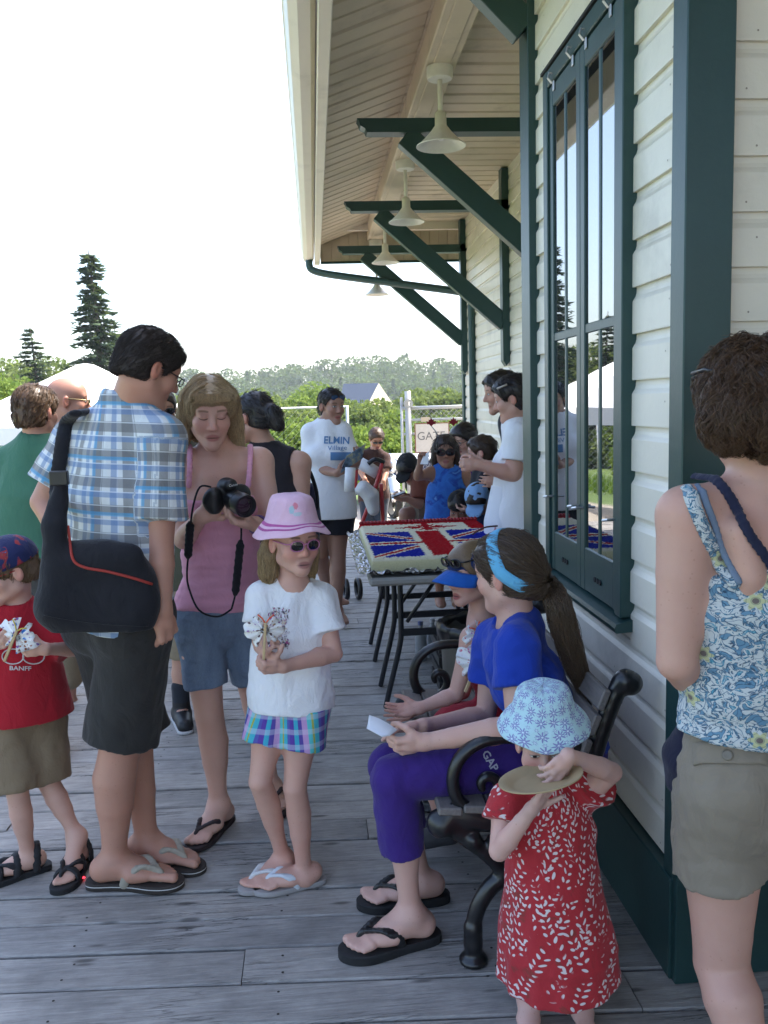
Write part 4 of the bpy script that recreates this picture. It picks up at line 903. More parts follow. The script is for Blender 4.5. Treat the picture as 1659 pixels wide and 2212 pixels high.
def tent():
    Y = 13.4; pk = P(185, 785, Y); z0 = yard_z(pk[0] - 1, Y); ze = P(-25, 916, Y)[2]; zv = P(-25, 953, Y)[2]; hw = 1.55; cx = pk[0]
    t = thing('canopy_tent', (cx, Y, z0), 'white pop-up canopy tent standing left of the deck', 'tent'); m = cloth('white_tent_canvas', (0.78, 0.78, 0.78), var=0.02, rough=0.7)
    V = []; n = 12; prof = [(0.0, 0.0), (0.06, 0.02), (0.3, 0.28), (0.65, 0.66), (1.0, 1.0)]
    cor = [(-1, -1), (1, -1), (1, 1), (-1, 1)]; Fs = []
    for sgm in range(4):
        a, b = cor[sgm], cor[(sgm + 1) % 4]
        for i, (r, d) in enumerate(prof):
            for k in range(n + 1):
                w = k/n; x, y = a[0]*(1 - w) + b[0]*w, a[1]*(1 - w) + b[1]*w; V.append((cx + x*hw*r, Y + y*hw*r, pk[2] - (pk[2] - ze)*d - 0.05*math.sin(math.pi*w)*r))
        o = sgm*len(prof)*(n + 1); Fs += [(o + i*(n+1)+k, o + i*(n+1)+k+1, o + (i+1)*(n+1)+k+1, o + (i+1)*(n+1)+k) for i in range(len(prof)-1) for k in range(n)]
    mesh_obj('roof_canvas', V, Fs, m, t, True)
    for sgm in range(4):
        a, b = cor[sgm], cor[(sgm + 1) % 4]; V = []
        for k in range(n + 1): w = k/n; x, y = (a[0]*(1 - w) + b[0]*w)*hw*1.004, (a[1]*(1 - w) + b[1]*w)*hw*1.004; dz = -0.05*math.sin(math.pi*w); V += [(cx + x, Y + y, ze + dz), (cx + x*1.005, Y + y*1.005, zv + dz*0.4)]
        mesh_obj('valance', V, [(2*k, 2*k+1, 2*k+3, 2*k+2) for k in range(n)], m, t, True)
    for x, y in cor: MB().box((cx + x*hw*0.98 - 0.02, Y + y*hw*0.98 - 0.02, z0 + 0.002), (cx + x*hw*0.98 + 0.02, Y + y*hw*0.98 + 0.02, ze)).build('leg', plain('white_leg', (0.7, 0.7, 0.7), 0.4), t)
tent()
def fence_and_gate():
    st = plain('galvanised_pipe', (0.52, 0.53, 0.54), 0.4, 0.6); Y = 18.2
    t = thing('chain_link_fence', (-6, Y, -0.6), 'long chain-link fence behind the tent and yard', 'fence'); zt = 1.52
    xs = np.arange(-14.0, 0.9, 2.45)
    for x in xs: MB().tube([(x, Y, yard_z(x, Y) - 0.05), (x, Y, zt)], 0.03, 8).build('post', st, t, True)
    MB().tube([(xs[0], Y, zt - 0.02), (xs[-1], Y, zt - 0.02)], 0.022, 8).build('top_rail', st, t, True)
    mb = MB(); sp = 0.16; z0 = -0.9
    for x in np.arange(xs[0] - 2.3, xs[-1], sp):
        for sg in (1, -1):
            a, b = (x, z0), (x + (zt - z0), zt); 
            if sg < 0: a, b = (x + (zt - z0), z0), (x, zt)
            if max(a[0], b[0]) > xs[-1] or min(a[0], b[0]) < xs[0]: continue
            mb.bar((a[0], Y, a[1]), (b[0], Y, b[1]), 0.003, 0.003, (0, 1, 0), ch=0.0)
    tag(mb.build('wire_mesh', st, t), kind='stuff')
    # gate by the end of the station
    Y = 12.9; p = lambda x, y: P(x, y, Y); t = thing('pipe_gate', (p(880, 1100)[0], Y, -0.32), 'galvanised pipe gate with chain link panel at the station end', 'gate'); gw = plain('white_gate_pipe', (0.42, 0.43, 0.44), 0.4, 0.3)
    xa, xb, xc = p(868, 900)[0], p(879, 900)[0], 3.0
    MB().tube([(xa, Y, -0.32), (xa, Y, p(868, 858)[2])], 0.022, 10).build('post', gw, t, True); MB().tube([(xb + 0.02, Y, -0.32), (xb + 0.02, Y, p(880, 845)[2])], 0.045, 14).build('post', gw, t, True)
    MB().lathe([(0.03, -0.03), (0.068, -0.03), (0.068, 0.03), (0.03, 0.03), (0.03, -0.03)], (xb + 0.02, Y - 0.05, p(880, 872)[2]), 20, ax=(0, 1, 0)).build('roller', gw, t, True, 40)
    for yy in (881, 907, 937): z = p(900, yy)[2]; MB().tube([(xa, Y, z), (xc, Y, z - 0.0)], 0.018 if yy != 881 else 0.026, 10).build('rail', gw, t, True)
    z = -0.2; MB().tube([(xb, Y, z), (xc, Y, z)], 0.026, 10).build('rail', gw, t, True); mb = MB(); zt = p(900, 883)[2]; zb = -0.2
    for x in np.arange(xb - 1.7, xc, 0.075):
        for sg in (1, -1):
            a, b = ((x, zb), (x + zt - zb, zt)) if sg > 0 else ((x + zt - zb, zb), (x, zt))
            def cl(a, b):
                (x0, z0), (x1, z1) = a, b; 
                if x0 > x1: x0, z0, x1, z1 = x1, z1, x0, z0
                if x1 < xb or x0 > xc: return None
                f = lambda xx: z0 + (z1 - z0)*(xx - x0)/(x1 - x0); l, r = max(x0, xb), min(x1, xc); return (l, f(l)), (r, f(r))
            s = cl(a, b)
            if s and s[1][0] - s[0][0] > 0.02: mb.bar((s[0][0], Y, s[0][1]), (s[1][0], Y, s[1][1]), 0.0035, 0.0035, (0, 1, 0), ch=0.0)
    tag(mb.build('wire_mesh', gw, t), kind='stuff')
    s = thing('gate_sign', p(925, 945), 'white sign lettered GATE hanging on the pipe gate', 'sign'); a, b = p(896, 916), p(968, 974); a2 = np.minimum(a, b); b2 = np.maximum(a, b)
    MB().box((a2[0], Y - 0.075, a2[2]), (b2[0], Y - 0.06, b2[2]), ch=0.003).build('sign_board', plain('white_board', (0.58, 0.55, 0.53), 0.5), s); fr = MB(); e = 0.012
    fr.box((a2[0] - e, Y - 0.078, a2[2] - e), (a2[0], Y - 0.058, b2[2] + e)); fr.box((b2[0], Y - 0.078, a2[2] - e), (b2[0] + e, Y - 0.058, b2[2] + e)); fr.box((a2[0], Y - 0.078, b2[2]), (b2[0], Y - 0.058, b2[2] + e)); fr.box((a2[0], Y - 0.078, a2[2] - e), (b2[0], Y - 0.058, a2[2])); fr.build('sign_frame', plain('red_brown_frame', (0.22, 0.08, 0.05), 0.6), s)
    V, Fs = text_pts0('GATE', 0.168); mesh_obj('lettering', [(a2[0] + 0.02 + x, Y - 0.0765, a2[2] + 0.18 + y) for x, y, _ in V], Fs, plain('grey_letters', (0.12, 0.12, 0.13), 0.6), s)
    s = thing('notice', p(918, 905), 'small buff notice tied to the gate above the sign', 'sign'); q = p(918, 906); MB().box((q[0] - 0.065, Y - 0.05, q[2] - 0.035), (q[0] + 0.065, Y - 0.044, q[2] + 0.035)).build('notice_card', plain('buff_card', (0.55, 0.46, 0.36), 0.7), s)
def text_pts0(txt, size):
    cu = bpy.data.curves.new('t', 'FONT'); cu.body = txt; cu.size = size; o = bpy.data.objects.new('t', cu); COL.objects.link(o); bpy.context.view_layer.update()
    me = bpy.data.meshes.new_from_object(o.evaluated_get(bpy.context.evaluated_depsgraph_get())); bpy.data.objects.remove(o); return [tuple(v.co) for v in me.vertices], [tuple(f.vertices) for f in me.polygons]
fence_and_gate()
def yard_things():
    t = thing('motorcycle', G(850, 1060, -0.32), 'silver motorcycle parked in the gravel yard beyond the deck', 'motorcycle'); Y = 14.2; c = P(848, 1035, Y); x, z = c[0], -0.32; ch = plain('chrome', (0.7, 0.7, 0.72), 0.15, 1.0); bk = plain('tyre_rubber', (0.015, 0.015, 0.016), 0.8)
    for yy in (Y - 0.1, Y + 1.3):
        MB().lathe([(0.25, -0.05), (0.30, -0.045), (0.31, 0), (0.30, 0.045), (0.25, 0.05), (0.25, -0.05)], (x + 0.04*(yy - Y), yy, z + 0.31), 28, ax=(1, 0.25, 0)).build('wheel', bk, t, True, 50); MB().lathe([(0.0001, -0.03), (0.05, -0.03), (0.05, 0.03), (0.0001, 0.03)], (x + 0.04*(yy - Y), yy, z + 0.31), 16, ax=(1, 0.25, 0)).build('hub', ch, t, True)
    for sg in (-1, 1): MB().tube([(x + sg*0.09, Y - 0.1, z + 0.31), (x + sg*0.10, Y + 0.25, z + 0.95)], 0.028, 10).build('fork', ch, t, True)
    f = Fd(); f.path([vec(x, Y + 0.25, z + 0.82), vec(x, Y + 0.6, z + 0.86), vec(x, Y + 0.9, z + 0.74)], [0.12, 0.16, 0.10], 0.05); f.rc(vec(x, Y + 0.9, z + 0.72), vec(x, Y + 1.5, z + 0.74), 0.09, 0.08, 0.05, (vec(1, 0, 0), 1.5)); V, Q = fd_mesh(f, 0.012); fast_obj('tank_and_seat', V, Q, plain('silver_paint', (0.45, 0.47, 0.5), 0.25, 0.6), t)
    f = Fd(); f.el(vec(x, Y + 0.6, z + 0.48), (0.18, 0.25, 0.20)); V, Q = fd_mesh(f, 0.012); fast_obj('engine', V, Q, ch, t); MB().ell((x, Y + 0.12, z + 0.84), (0.11, 0.10, 0.11), 16).build('headlamp', ch, t, True); MB().tube(catmull([(x - 0.34, Y + 0.42, z + 1.0), (x - 0.1, Y + 0.3, z + 1.02), (x + 0.1, Y + 0.3, z + 1.02), (x + 0.34, Y + 0.42, z + 1.0)], 4), 0.015, 8).build('handlebar', ch, t, True)
    f = Fd(); f.path([vec(x, Y - 0.42, z + 0.45), vec(x, Y - 0.2, z + 0.63), vec(x, Y + 0.08, z + 0.62)], [0.05, 0.06, 0.05], 0.02, (vec(1, 0, 0), 1.6)); V, Q = fd_mesh(f, 0.012); fast_obj('mudguard', V, Q, plain('silver_mudguard', (0.5, 0.52, 0.54), 0.25, 0.7), t)
    t = thing('utility_trailer', (1.6, 16.2, -0.32), 'navy blue flat trailer parked at the edge of the grass', 'trailer'); nv = plain('navy_paint', (0.022, 0.035, 0.09), 0.35)
    MB().box((0.6, 15.6, 0.18), (3.4, 17.2, 0.50), ch=0.02).build('trailer_box', nv, t); MB().box((0.58, 15.58, 0.502), (3.42, 17.22, 0.54), ch=0.008).build('top_rail', plain('pale_rail', (0.5, 0.52, 0.55), 0.4), t)
    for yy in (15.7, 17.1): MB().lathe([(0.10, -0.08), (0.24, -0.08), (0.25, 0), (0.24, 0.08), (0.10, 0.08), (0.10, -0.08)], (2.0, yy, -0.07), 24, ax=(0, 1, 0)).build('wheel', bk, t, True)
yard_things()

def haze():
    t = NT('summer_haze'); t.t.nodes.remove(t.p); v = t.n('ShaderNodeVolumePrincipled'); v.inputs['Color'].default_value = (0.86, 0.92, 1.0, 1); v.inputs['Density'].default_value = 0.0004; v.inputs['Anisotropy'].default_value = 0.2; t.l(v.outputs[0], t.out.inputs['Volume'])
    tag(MB().box((-1600, -260, -10), (1600, 1600, 30)).build('haze', t.m), 'thin summer haze over the whole place', 'haze', kind='stuff')
haze()
# ================================================================ people, near ones first
M_BLACK = plain('black_plastic', (0.012, 0.012, 0.013), 0.35)
M_BLACKCLOTH = cloth('black_canvas', (0.013, 0.013, 0.017), 0.85, 0.2, 500, 0.4)
M_LENS = plain('dark_lens', (0.010, 0.008, 0.009), 0.06, spec=0.8)
def quads_normals(V, Q):
    c = V[Q].mean(1); n = np.cross(V[Q[:, 2]] - V[Q[:, 0]], V[Q[:, 3]] - V[Q[:, 1]]); n /= np.linalg.norm(n, axis=1)[:, None] + 1e-12; return c, n
def fuzz(V, Q, n, length, flow, lift=0.25, seg=4, seed=3, jit=0.25, where=None, droop=0.0, curl=0.0):
    """short locks growing out of a surface along a flow direction"""
    g = np.random.default_rng(seed); c, nr = quads_normals(V, Q)
    if where is not None: m = where(c, nr); c, nr = c[m], nr[m]
    if len(c) == 0: return []
    I = g.integers(0, len(c), n); out = []
    for i in I:
        p = c[i] - nr[i]*0.0015 + g.normal(size=3)*0.001; N = nr[i]; fl = flow(c[i]) + g.normal(size=3)*jit; t = unit(fl - N*fl.dot(N)); L = length*g.uniform(0.6, 1.25); pts = [p]; bi = np.cross(t, N); ph = g.uniform(0, 6.28)
        for k in range(seg):
            u = (k + 1)/seg; d = t + N*lift*(1 - 1.6*u) + vec(0, 0, -1)*droop*u + (bi*math.cos(ph + 5*u) + N*math.sin(ph + 5*u)*0.5)*curl; p = p + unit(d)*L/seg; pts.append(p)
        out.append(np.array(pts))
    return out
def comb(V, Q, n, length, flow, seg=8, seed=3, jit=0.06, where=None, off=0.0015, wave=0.0, lift=0.0):
    """locks combed along a surface: every step is laid back onto it"""
    g = np.random.default_rng(seed); c, nr = quads_normals(V, Q); B = BVHTree.FromPolygons(V.tolist(), Q.tolist())
    if where is not None: m = where(c, nr); c, nr = c[m], nr[m]
    out = []
    for i in g.integers(0, len(c), n):
        p, N = c[i], nr[i]; L = length*g.uniform(0.6, 1.2); pts = [p - N*0.001]; jt = g.normal(size=3)*jit; ph = g.uniform(0, 6.28); fq = g.uniform(5, 9)
        for k in range(seg):
            u = (k + 1)/seg; fl = flow(p) + jt; t = unit(fl - N*fl.dot(N)); bi = np.cross(t, N); p2 = p + unit(t + bi*wave*math.sin(ph + fq*u))*L/seg
            h = B.find_nearest(Vector(p2), 0.08)
            if h[0] is None: break
            p = np.array(h[0]); N2 = np.array(h[1]); N = N2 if N2 @ N > -0.2 else N; pts.append(p + N*(off + lift*u*u + 0.0012*g.normal()))
        if len(pts) > 3: out.append(np.array(pts))
    return out
def bvh(o):
    me = o.data; v = np.empty(len(me.vertices)*3, np.float32); me.vertices.foreach_get('co', v); v = v.reshape(-1, 3)
    return BVHTree.FromPolygons([tuple(p) for p in v.tolist()], [tuple(p.vertices) for p in me.polygons])
def on(b, x, y, off=0.002):
    d = Vector(ray(x, y)).normalized(); h = b.ray_cast(Vector(EYE), d)
    if h[0] is None: return None
    n = h[1]; n = n if n.dot(d) < 0 else -n
    return np.array(h[0] + n*off), np.array(n)
def on_path(b, pts, off=0.002, n=5):
    out = []
    for p in catmull([(x, y, 0) for x, y in pts], n):
        q = on(b, p.x, p.y, off)
        if q is not None: out.append(q[0])
    return out
def ring(f, c, M, rx, ry, r, k=0.01, n=20, z=lambda a: 0.0, wide=None):
    pts = [c + M @ np.array([rx*math.cos(a), ry*math.sin(a), z(a)]) for a in np.linspace(0, 2*math.pi, n + 1)]
    f.path(pts, [r]*(n + 1), k, wide); return f
def glasses(parent, C, M, s, lens_mat, frame_mat, lw=0.024, lh=0.017, y=0.103, z=0.008, x=0.031, thick=0.0022, name='sunglasses', wrap=0.25, solid=True, oval=2.4):
    L = lambda a, b, c: C + M @ (np.array([a, b, c])*s); mb = MB()
    for sg in (-1, 1):
        pts = []
        for k in range(20):
            a = 2*math.pi*k/20; ca, sa = math.cos(a), math.sin(a); u = lw*math.copysign(abs(ca)**(2/oval), ca); w = lh*math.copysign(abs(sa)**(2/oval), sa)
            pts.append(L(sg*x + u, y - wrap*abs(sg*x + u - 0.0)*0.6 + 0.0, z + w))
        mb.tube(pts + [pts[0]], thick*s, 6, 0, False)
        if solid: mb.add(pts + [L(sg*x, y - wrap*x*0.6 + 0.004, z)], [(k, (k+1) % 20, 20) for k in range(20)], 1)
        xo = x + lw
        mb.tube([L(sg*(xo - 0.002), y - wrap*xo*0.6, z + lh*0.45), L(sg*(xo + 0.010), y - wrap*xo*0.6 - 0.015, z + 0.006), L(sg*0.080, 0.0, z + 0.008), L(sg*0.078, -0.02, z - 0.004)], thick*1.0*s, 6, 0)
    mb.tube([L(-(x - lw), y - 0.002, z + 0.004), L(0, y + 0.004, z + 0.008), L(x - lw, y - 0.002, z + 0.004)], thick*s, 6, 0)
    return mb.build(name, [frame_mat, lens_mat], parent, True)
def belt_frame(T): return np.stack([T['lath'], T['Fh'], T['up']], 1)

# ---------------------------------------------------------------- man in plaid shirt with messenger bag
def plaid(t, fab):
    x, y, z = t.sep(fab)
    def st(c, per, off, w, soft=0.0025):
        u = t.math('ABSOLUTE', t.math('SUBTRACT', t.math('MODULO', t.math('ADD', c, 10.0*per + off), per), per/2)); return t.math('SUBTRACT', 1.0, t.step(u, w/2 - soft/2, w/2 + soft/2))
    k = t.mix(0.0, (0.64, 0.66, 0.65), (0.6, 0.6, 0.6))
    for c, o in ((x, 0.0), (z, 0.013)):
        k = t.mix(t.math('MULTIPLY', st(c, 0.084, o, 0.032), 0.68), k, (0.125, 0.125, 0.13))
        k = t.mix(t.math('MULTIPLY', st(c, 0.084, o + 0.037, 0.018), 0.6), k, (0.10, 0.20, 0.40))
        k = t.mix(t.math('MULTIPLY', st(c, 0.168, o + 0.055, 0.012), 0.6), k, (0.07, 0.35, 0.62))
        k = t.mix(t.math('MULTIPLY', st(c, 0.042, o + 0.008, 0.003, 0.002), 0.55), k, (0.85, 0.88, 0.9))
    return k
def man():
    Y = 2.80; p = lambda x, y, dy=0.0: P(x, y, Y + dy)
    T = person('tall man in blue plaid short-sleeved shirt with a black shoulder bag', G(290, 1890))
    J = dict(rs=p(352, 948, -0.07), ls=p(168, 950, 0.13), rh=p(300, 1335, -0.05), lh=p(218, 1332, 0.09), nb=p(280, 885, 0.03))
    re, rw = p(347, 1180, -0.10), p(352, 1318, -0.13); le, lw = p(92, 1085, 0.12), p(170, 1200, 0.0)
    rk, ra = p(262, 1600, -0.02), p(246, 1858, 0.0); lk, la = p(292, 1585, 0.14), p(318, 1818, 0.13)
    C = p(322, 798, -0.01); M = frame((0.74, 0.52, -0.42), (0.25, 0.1, 1.0)); s = 0.95
    f = Fd(); tr = torso(f, J, 1.0, 1.02); head(f, C, M, s, male=True); neck(f, C, M, tr['nb'], s, 0.058)
    arm(f, J['rs'], re, rw, 1.0, 1.0); arm(f, J['ls'], le, lw, 1.0, 1.0)
    hand(f, rw, vec(0.12, 0.10, -1), vec(-0.75, 0.5, 0), 1.05, 1.05, 0.02, -1, 0.9); hand(f, lw, vec(0.6, -0.2, -0.8), vec(0, 1, 0), 1.0, 0.6, 0.05, 1)
    leg(f, J['rh'], rk, ra, 1.08, 1.12, bk=(-0.9, -0.2, 0)); leg(f, J['lh'], lk, la, 1.06, 1.06, bk=(-0.9, -0.2, 0))
    fr, fl = vec(0.99, -0.12, 0), vec(0.92, -0.38, 0); zs = 0.026
    foot(f, ra, fr, 1.13, zs); foot(f, la, fl, 1.1, zs)
    body_obj(f, 0.006, skin_mat('skin_man', (0.46, 0.235, 0.155), brow=(0.05, 0.035, 0.025)), T, C, M, s, hands=[(rw + vec(0, 0, -0.07), 0.11)], fine=[(ra + vec(-0.12, -0.1, -0.13), ra + vec(0.26, 0.1, 0.02), 0.004)])
    # hair
    h = Fd(); L = hair_cap(h, C, M, s, 0.012)
    h.fold(0.0008, 90, 4); h.clip(L(0, 0.072, 0.052), M @ vec(0, 0.80, -0.60)); h.clip(L(0, -0.06, -0.050), M @ vec(0, 0.10, -1))
    for sg in (-1, 1): h.el(L(sg*0.085, 0.002, -0.012), np.array([0.03, 0.030, 0.036])*s, M, 0.006, 's')
    V, Q = fd_mesh(h, 0.005); hm = hair_mat('dark_brown_hair', (0.028, 0.019, 0.014), 0.3, 0.6); fast_obj('hair', V, Q, hm, T, {'sr': np.tile((0.4, 0.0, 0.0), (len(V), 1))})
    strands('hair', clumps(comb(V, Q, 1500, 0.030, lambda q: M @ vec(0.05, -0.6, -0.8), 5, jit=0.10, lift=0.003), 4, 0.003), 0.0006, hm, T, n=3)
    glasses(T, C, M, s, plain('clear_lens', (0.25, 0.26, 0.27), 0.05), M_BLACK, 0.023, 0.014, 0.112, 0.002, 0.032, 0.002, 'eyeglasses', solid=False)
    # shirt
    q = Fd(); torso(q, J, 1.0, 1.02, 0.018, k=0.06, depth=1.0, belly=0)
    up, lat = tr['up'], tr['lat']; hem = None
    q.rc(tr['wa'], tr['pel'] - up*0.08, 0.125, 0.138, 0.05, (tr['lath'], 1.40))
    for a, b, c in ((J['rs'], re, 1), (J['ls'], le, -1)):
        e = lerp(a, b, 0.74); q.rc(a, lerp(a, b, 0.9), 0.066, 0.084, 0.03, clip=[(e, b - a)])
    nb = tr['nb']; q.el(nb + up*0.045 + tr['F']*0.02, (0.062, 0.066, 0.06), frame(tr['F'], up), 0.012, 's')
    cn = nb + up*0.012; ring(q, cn - tr['F']*0.002, frame(tr['F'], up), 0.072, 0.072, 0.013, 0.012, z=lambda a: 0.018 - 0.03*max(0, math.sin(a)), wide=(up, 1.7))
    q.clip(tr['pel'] - up*0.02, -up); q.fold(0.006, 16, 5, (1, 1, 0.45)); q.fold(0.0025, 45, 9, (1, 1, 0.5))
    W = np.stack([lat, tr['F'], up], 1)
    def uv(Vv, fb):
        out = fb.copy(); out[:, 0] = np.arctan2(fb[:, 0], -fb[:, 1] + 0.05)*0.15; sw = np.linalg.norm(J['rs'] - J['ls'])/2
        for a, b in ((J['rs'], re), (J['ls'], le)):
            ax = unit(b - a); r_ = Vv - a; tt = r_ @ ax; rad = r_ - tt[:, None]*ax; dist = np.linalg.norm(rad, axis=1); m = (dist < 0.105) & (tt > 0.0) & (tt < 0.30) & (np.abs((Vv - tr['shm']) @ lat) > sw*0.80)
            e1 = unit(np.cross(ax, up)); e2 = np.cross(ax, e1); out[m, 2] = -tt[m]; out[m, 0] = np.arctan2(rad[m] @ e1, rad[m] @ e2)*0.075
        return out
    sh = cloth_obj('shirt', q, 0.006, cloth('plaid_cotton', (0.5, 0.5, 0.5), col=plaid), T, tr['pel'], W, uv)
    # shorts
    q = Fd(); torso(q, J, 1.0, 1.04, 0.014, k=0.05)
    for a, b in ((J['rh'], rk), (J['lh'], lk)): q.rc(a, lerp(a, b, 1.05), 0.112, 0.112, 0.03, clip=[(lerp(a, b, 0.97), b - a)]); q.rc(lerp(a, b, 0.5), lerp(a, b, 1.05), 0.10, 0.118, 0.03, clip=[(lerp(a, b, 0.97), b - a)])
    q.el(lerp(J['rh'], rk, 0.62) + vec(0.01, -0.085, 0), (0.07, 0.035, 0.09), None, 0.012)
    q.clip(tr['pel'] + up*0.09, up); q.fold(0.006, 17, 8, (1, 1, 0.6)); q.fold(0.003, 42, 12)
    cloth_obj('shorts', q, 0.007, cloth('charcoal_cotton', (0.030, 0.028, 0.026)), T, tr['pel'])
    m1 = plain('brown_rubber', (0.035, 0.027, 0.022), 0.8); m2 = cloth('beige_webbing', (0.36, 0.32, 0.25)); m3 = plain('white_rubber', (0.6, 0.58, 0.54), 0.7)
    sandal(T, ra, fr, 1.16, zs, m1, m2, 0.027, rim=m3, wide=1.05); sandal(T, la, fl, 1.12, zs, m1, m2, 0.027, rim=m3)
    return J, sh
J_man, man_shirt = man()
def bag():
    Yb = 2.60; p = lambda x, y, dy=0.0: P(x, y, Yb + dy)
    t = thing('shoulder_bag', p(210, 1365), 'black messenger bag with red piping hanging on the plaid-shirted man', 'bag')
    nv = vec(0.0, 1, 0); f = Fd()
    for y, x0, x1, r in ((1215, 165, 275, 0.070), (1265, 150, 288, 0.080), (1315, 140, 284, 0.080)): f.rc(p(x0, y, 0.03), p(x1, y + 14, 0.03), r, r, 0.05, (nv, 0.72))
    f.rc(p(170, 1215), p(272, 1205), 0.05, 0.05, 0.03, (nv, 0.6)); f.el(p(222, 1200, 0.03), (0.075, 0.05, 0.055), None, 0.04)
    f.rc(p(122, 1310), p(118, 1140), 0.055, 0.035, 0.04, (nv, 0.8)); f.rc(p(118, 1140), p(132, 1050, 0.02), 0.036, 0.026, 0.03, (nv, 0.6))
    f.clip(p(200, 1366), -vec(0.02, 0, 1)); f.fold(0.006, 14, 3); f.fold(0.0025, 40, 6)
    V, Q = fd_mesh(f, 0.006); b = fast_obj('bag_body', V, Q, M_BLACKCLOTH, t, {'fab': V}); B = bvh(b)
    pts = on_path(B, [(146, 1135), (152, 1180), (160, 1212), (185, 1226), (230, 1234), (285, 1248), (328, 1262)], 0.001)
    MB().tube(pts, 0.0045, 6).build('piping', plain('red_piping', (0.33, 0.028, 0.018), 0.6), b, True)
    pts = on_path(B, [(95, 1328), (150, 1338), (230, 1348), (320, 1352)], 0.0008)
    if len(pts) > 3: MB().tube(pts, 0.0018, 5).build('seam', M_BLACKCLOTH, b, True)
    s = Fd(); S = bvh(man_shirt)
    line = [(128, 1120), (124, 1060), (132, 1000), (140, 950), (150, 915), (163, 893)]; cp = []
    for x, y in line:
        h = on(S, x, y, 0.012); cp.append(h[0] if h is not None and h[0][1] > 2.45 else p(x, y, 0.06 + (1100 - y)*0.0006))
    cp = [np.array(v) for v in catmull(cp, 4)]
    cp += [cp[-1] + vec(0.02, 0.08, 0.004), cp[-1] + vec(0.05, 0.17, -0.04)]
    s.path(cp, [0.011]*len(cp), 0.01, (vec(1, 0, 0.1), 2.0)); V, Q = fd_mesh(s, 0.005); fast_obj('strap', V, Q, M_BLACKCLOTH, t, {'fab': V})
    MB().box(p(118, 1040, -0.02) - 0.012, p(118, 1040, -0.02) + vec(0.04, 0.01, 0.03), ch=0.003).build('buckle', M_BLACK, t)
bag()
def uvcyl(Rr): 
    def uv(V, fb):
        o = fb.copy(); o[:, 0] = np.arctan2(fb[:, 0], -fb[:, 1])*Rr; o[:, 1] = np.hypot(fb[:, 0], fb[:, 1]); return o
    return uv
def hat(name, C, M, s, prof, mat, parent, wob=0.0, n=40, seed=0, oval=1.18, back=-0.012, tilt=0.0, ruff=5):
    """soft hat: profile (radius, height) from crown top to brim edge and back under"""
    V = []; fab = []; g = np.random.default_rng(seed); ph = g.uniform(0, 6.28, 4); arc = 0; pr = None
    for i, (r, z) in enumerate(prof):
        if pr: arc += math.hypot(r - pr[0], z - pr[1])
        pr = (r, z); wgt = min(1.0, max(0.0, (r - 0.085)/0.04))
        for k in range(n):
            a = 2*math.pi*k/(n - 1) + math.pi; w = wob*(math.sin(ruff*a + ph[0]) + 0.6*math.sin((ruff + 3)*a + ph[1]))*(0.25 + wgt)
            V.append(C + M @ (np.array([(r + w*0.3)*math.sin(a), back + (r*oval + w*0.3)*math.cos(a), z + w - tilt*math.cos(a)*wgt*0.03])*s)); fab.append(((a - math.pi)*0.085, arc, 0))
    Q = np.array([(i*n+k, i*n+k+1, (i+1)*n+k+1, (i+1)*n+k) for i in range(len(prof)-1) for k in range(n - 1)])
    o = fast_obj(name, np.array(V), Q, mat, parent, {'fab': np.array(fab)}); return o
def text_pts(txt, size=1.0, bold=False):
    cu = bpy.data.curves.new('t', 'FONT'); cu.body = txt; cu.size = size; cu.resolution_u = 2; cu.offset = 0.02*size if bold else 0.0
    o = bpy.data.objects.new('t', cu); COL.objects.link(o); bpy.context.view_layer.update()
    me = bpy.data.meshes.new_from_object(o.evaluated_get(bpy.context.evaluated_depsgraph_get())); bpy.data.objects.remove(o)
    bm = bmesh.new(); bm.from_mesh(me); bmesh.ops.triangulate(bm, faces=bm.faces)
    bmesh.ops.subdivide_edges(bm, edges=[e for e in bm.edges if e.calc_length() > size*0.15], cuts=2); bmesh.ops.triangulate(bm, faces=bm.faces)
    V = [tuple(v.co) for v in bm.verts]; Fs = [tuple(v.index for v in f.verts) for f in bm.faces]; bm.free(); return V, Fs
def decal_text(name, txt, surf, org, ex, ey, mat, parent, off=0.002, bold=True):
    """lettering laid on a surface; org, ex, ey: where the line starts, runs and rises, seen from the camera"""
    V, Fs = text_pts(txt, 1.0, bold); B = bvh(surf); out = []; ok = []; last = None
    for u, v, _ in V:
        q = on(B, org[0] + ex[0]*u + ey[0]*v, org[1] + ex[1]*u + ey[1]*v, off); ok.append(q is not None); out.append(q[0] if q is not None else np.zeros(3))
    Fs = [f for f in Fs if all(ok[i] for i in f)]
    if Fs: return mesh_obj(name, [tuple(p) for p in out], Fs, mat, parent)
def spots_mat(name, base, cols, scale=30, thr=0.45, seed=0.0):
    t = NT(name); v = t.mapv(t.coord(), (1, 1, 1), (seed, seed*2.3, 0)); k = base
    for i, c in enumerate(cols):
        m = t.math('MULTIPLY', t.math('SUBTRACT', 1.0, t.step(t.vor(t.mapv(v, (1, 1, 1), (i*3.7, i*1.3, i)), scale*(1 + 0.3*i)), thr*0.6, thr*0.75)), t.step(t.noise(t.mapv(v, (1, 1, 1), (i*5.1, 0, 0)), scale*0.8, 2), 0.46, 0.56))
        k = t.mix(m, k, c)
    return t.fin(k, 0.8, t.bump(t.noise(t.coord(), 120, 3), 0.4, 0.003))
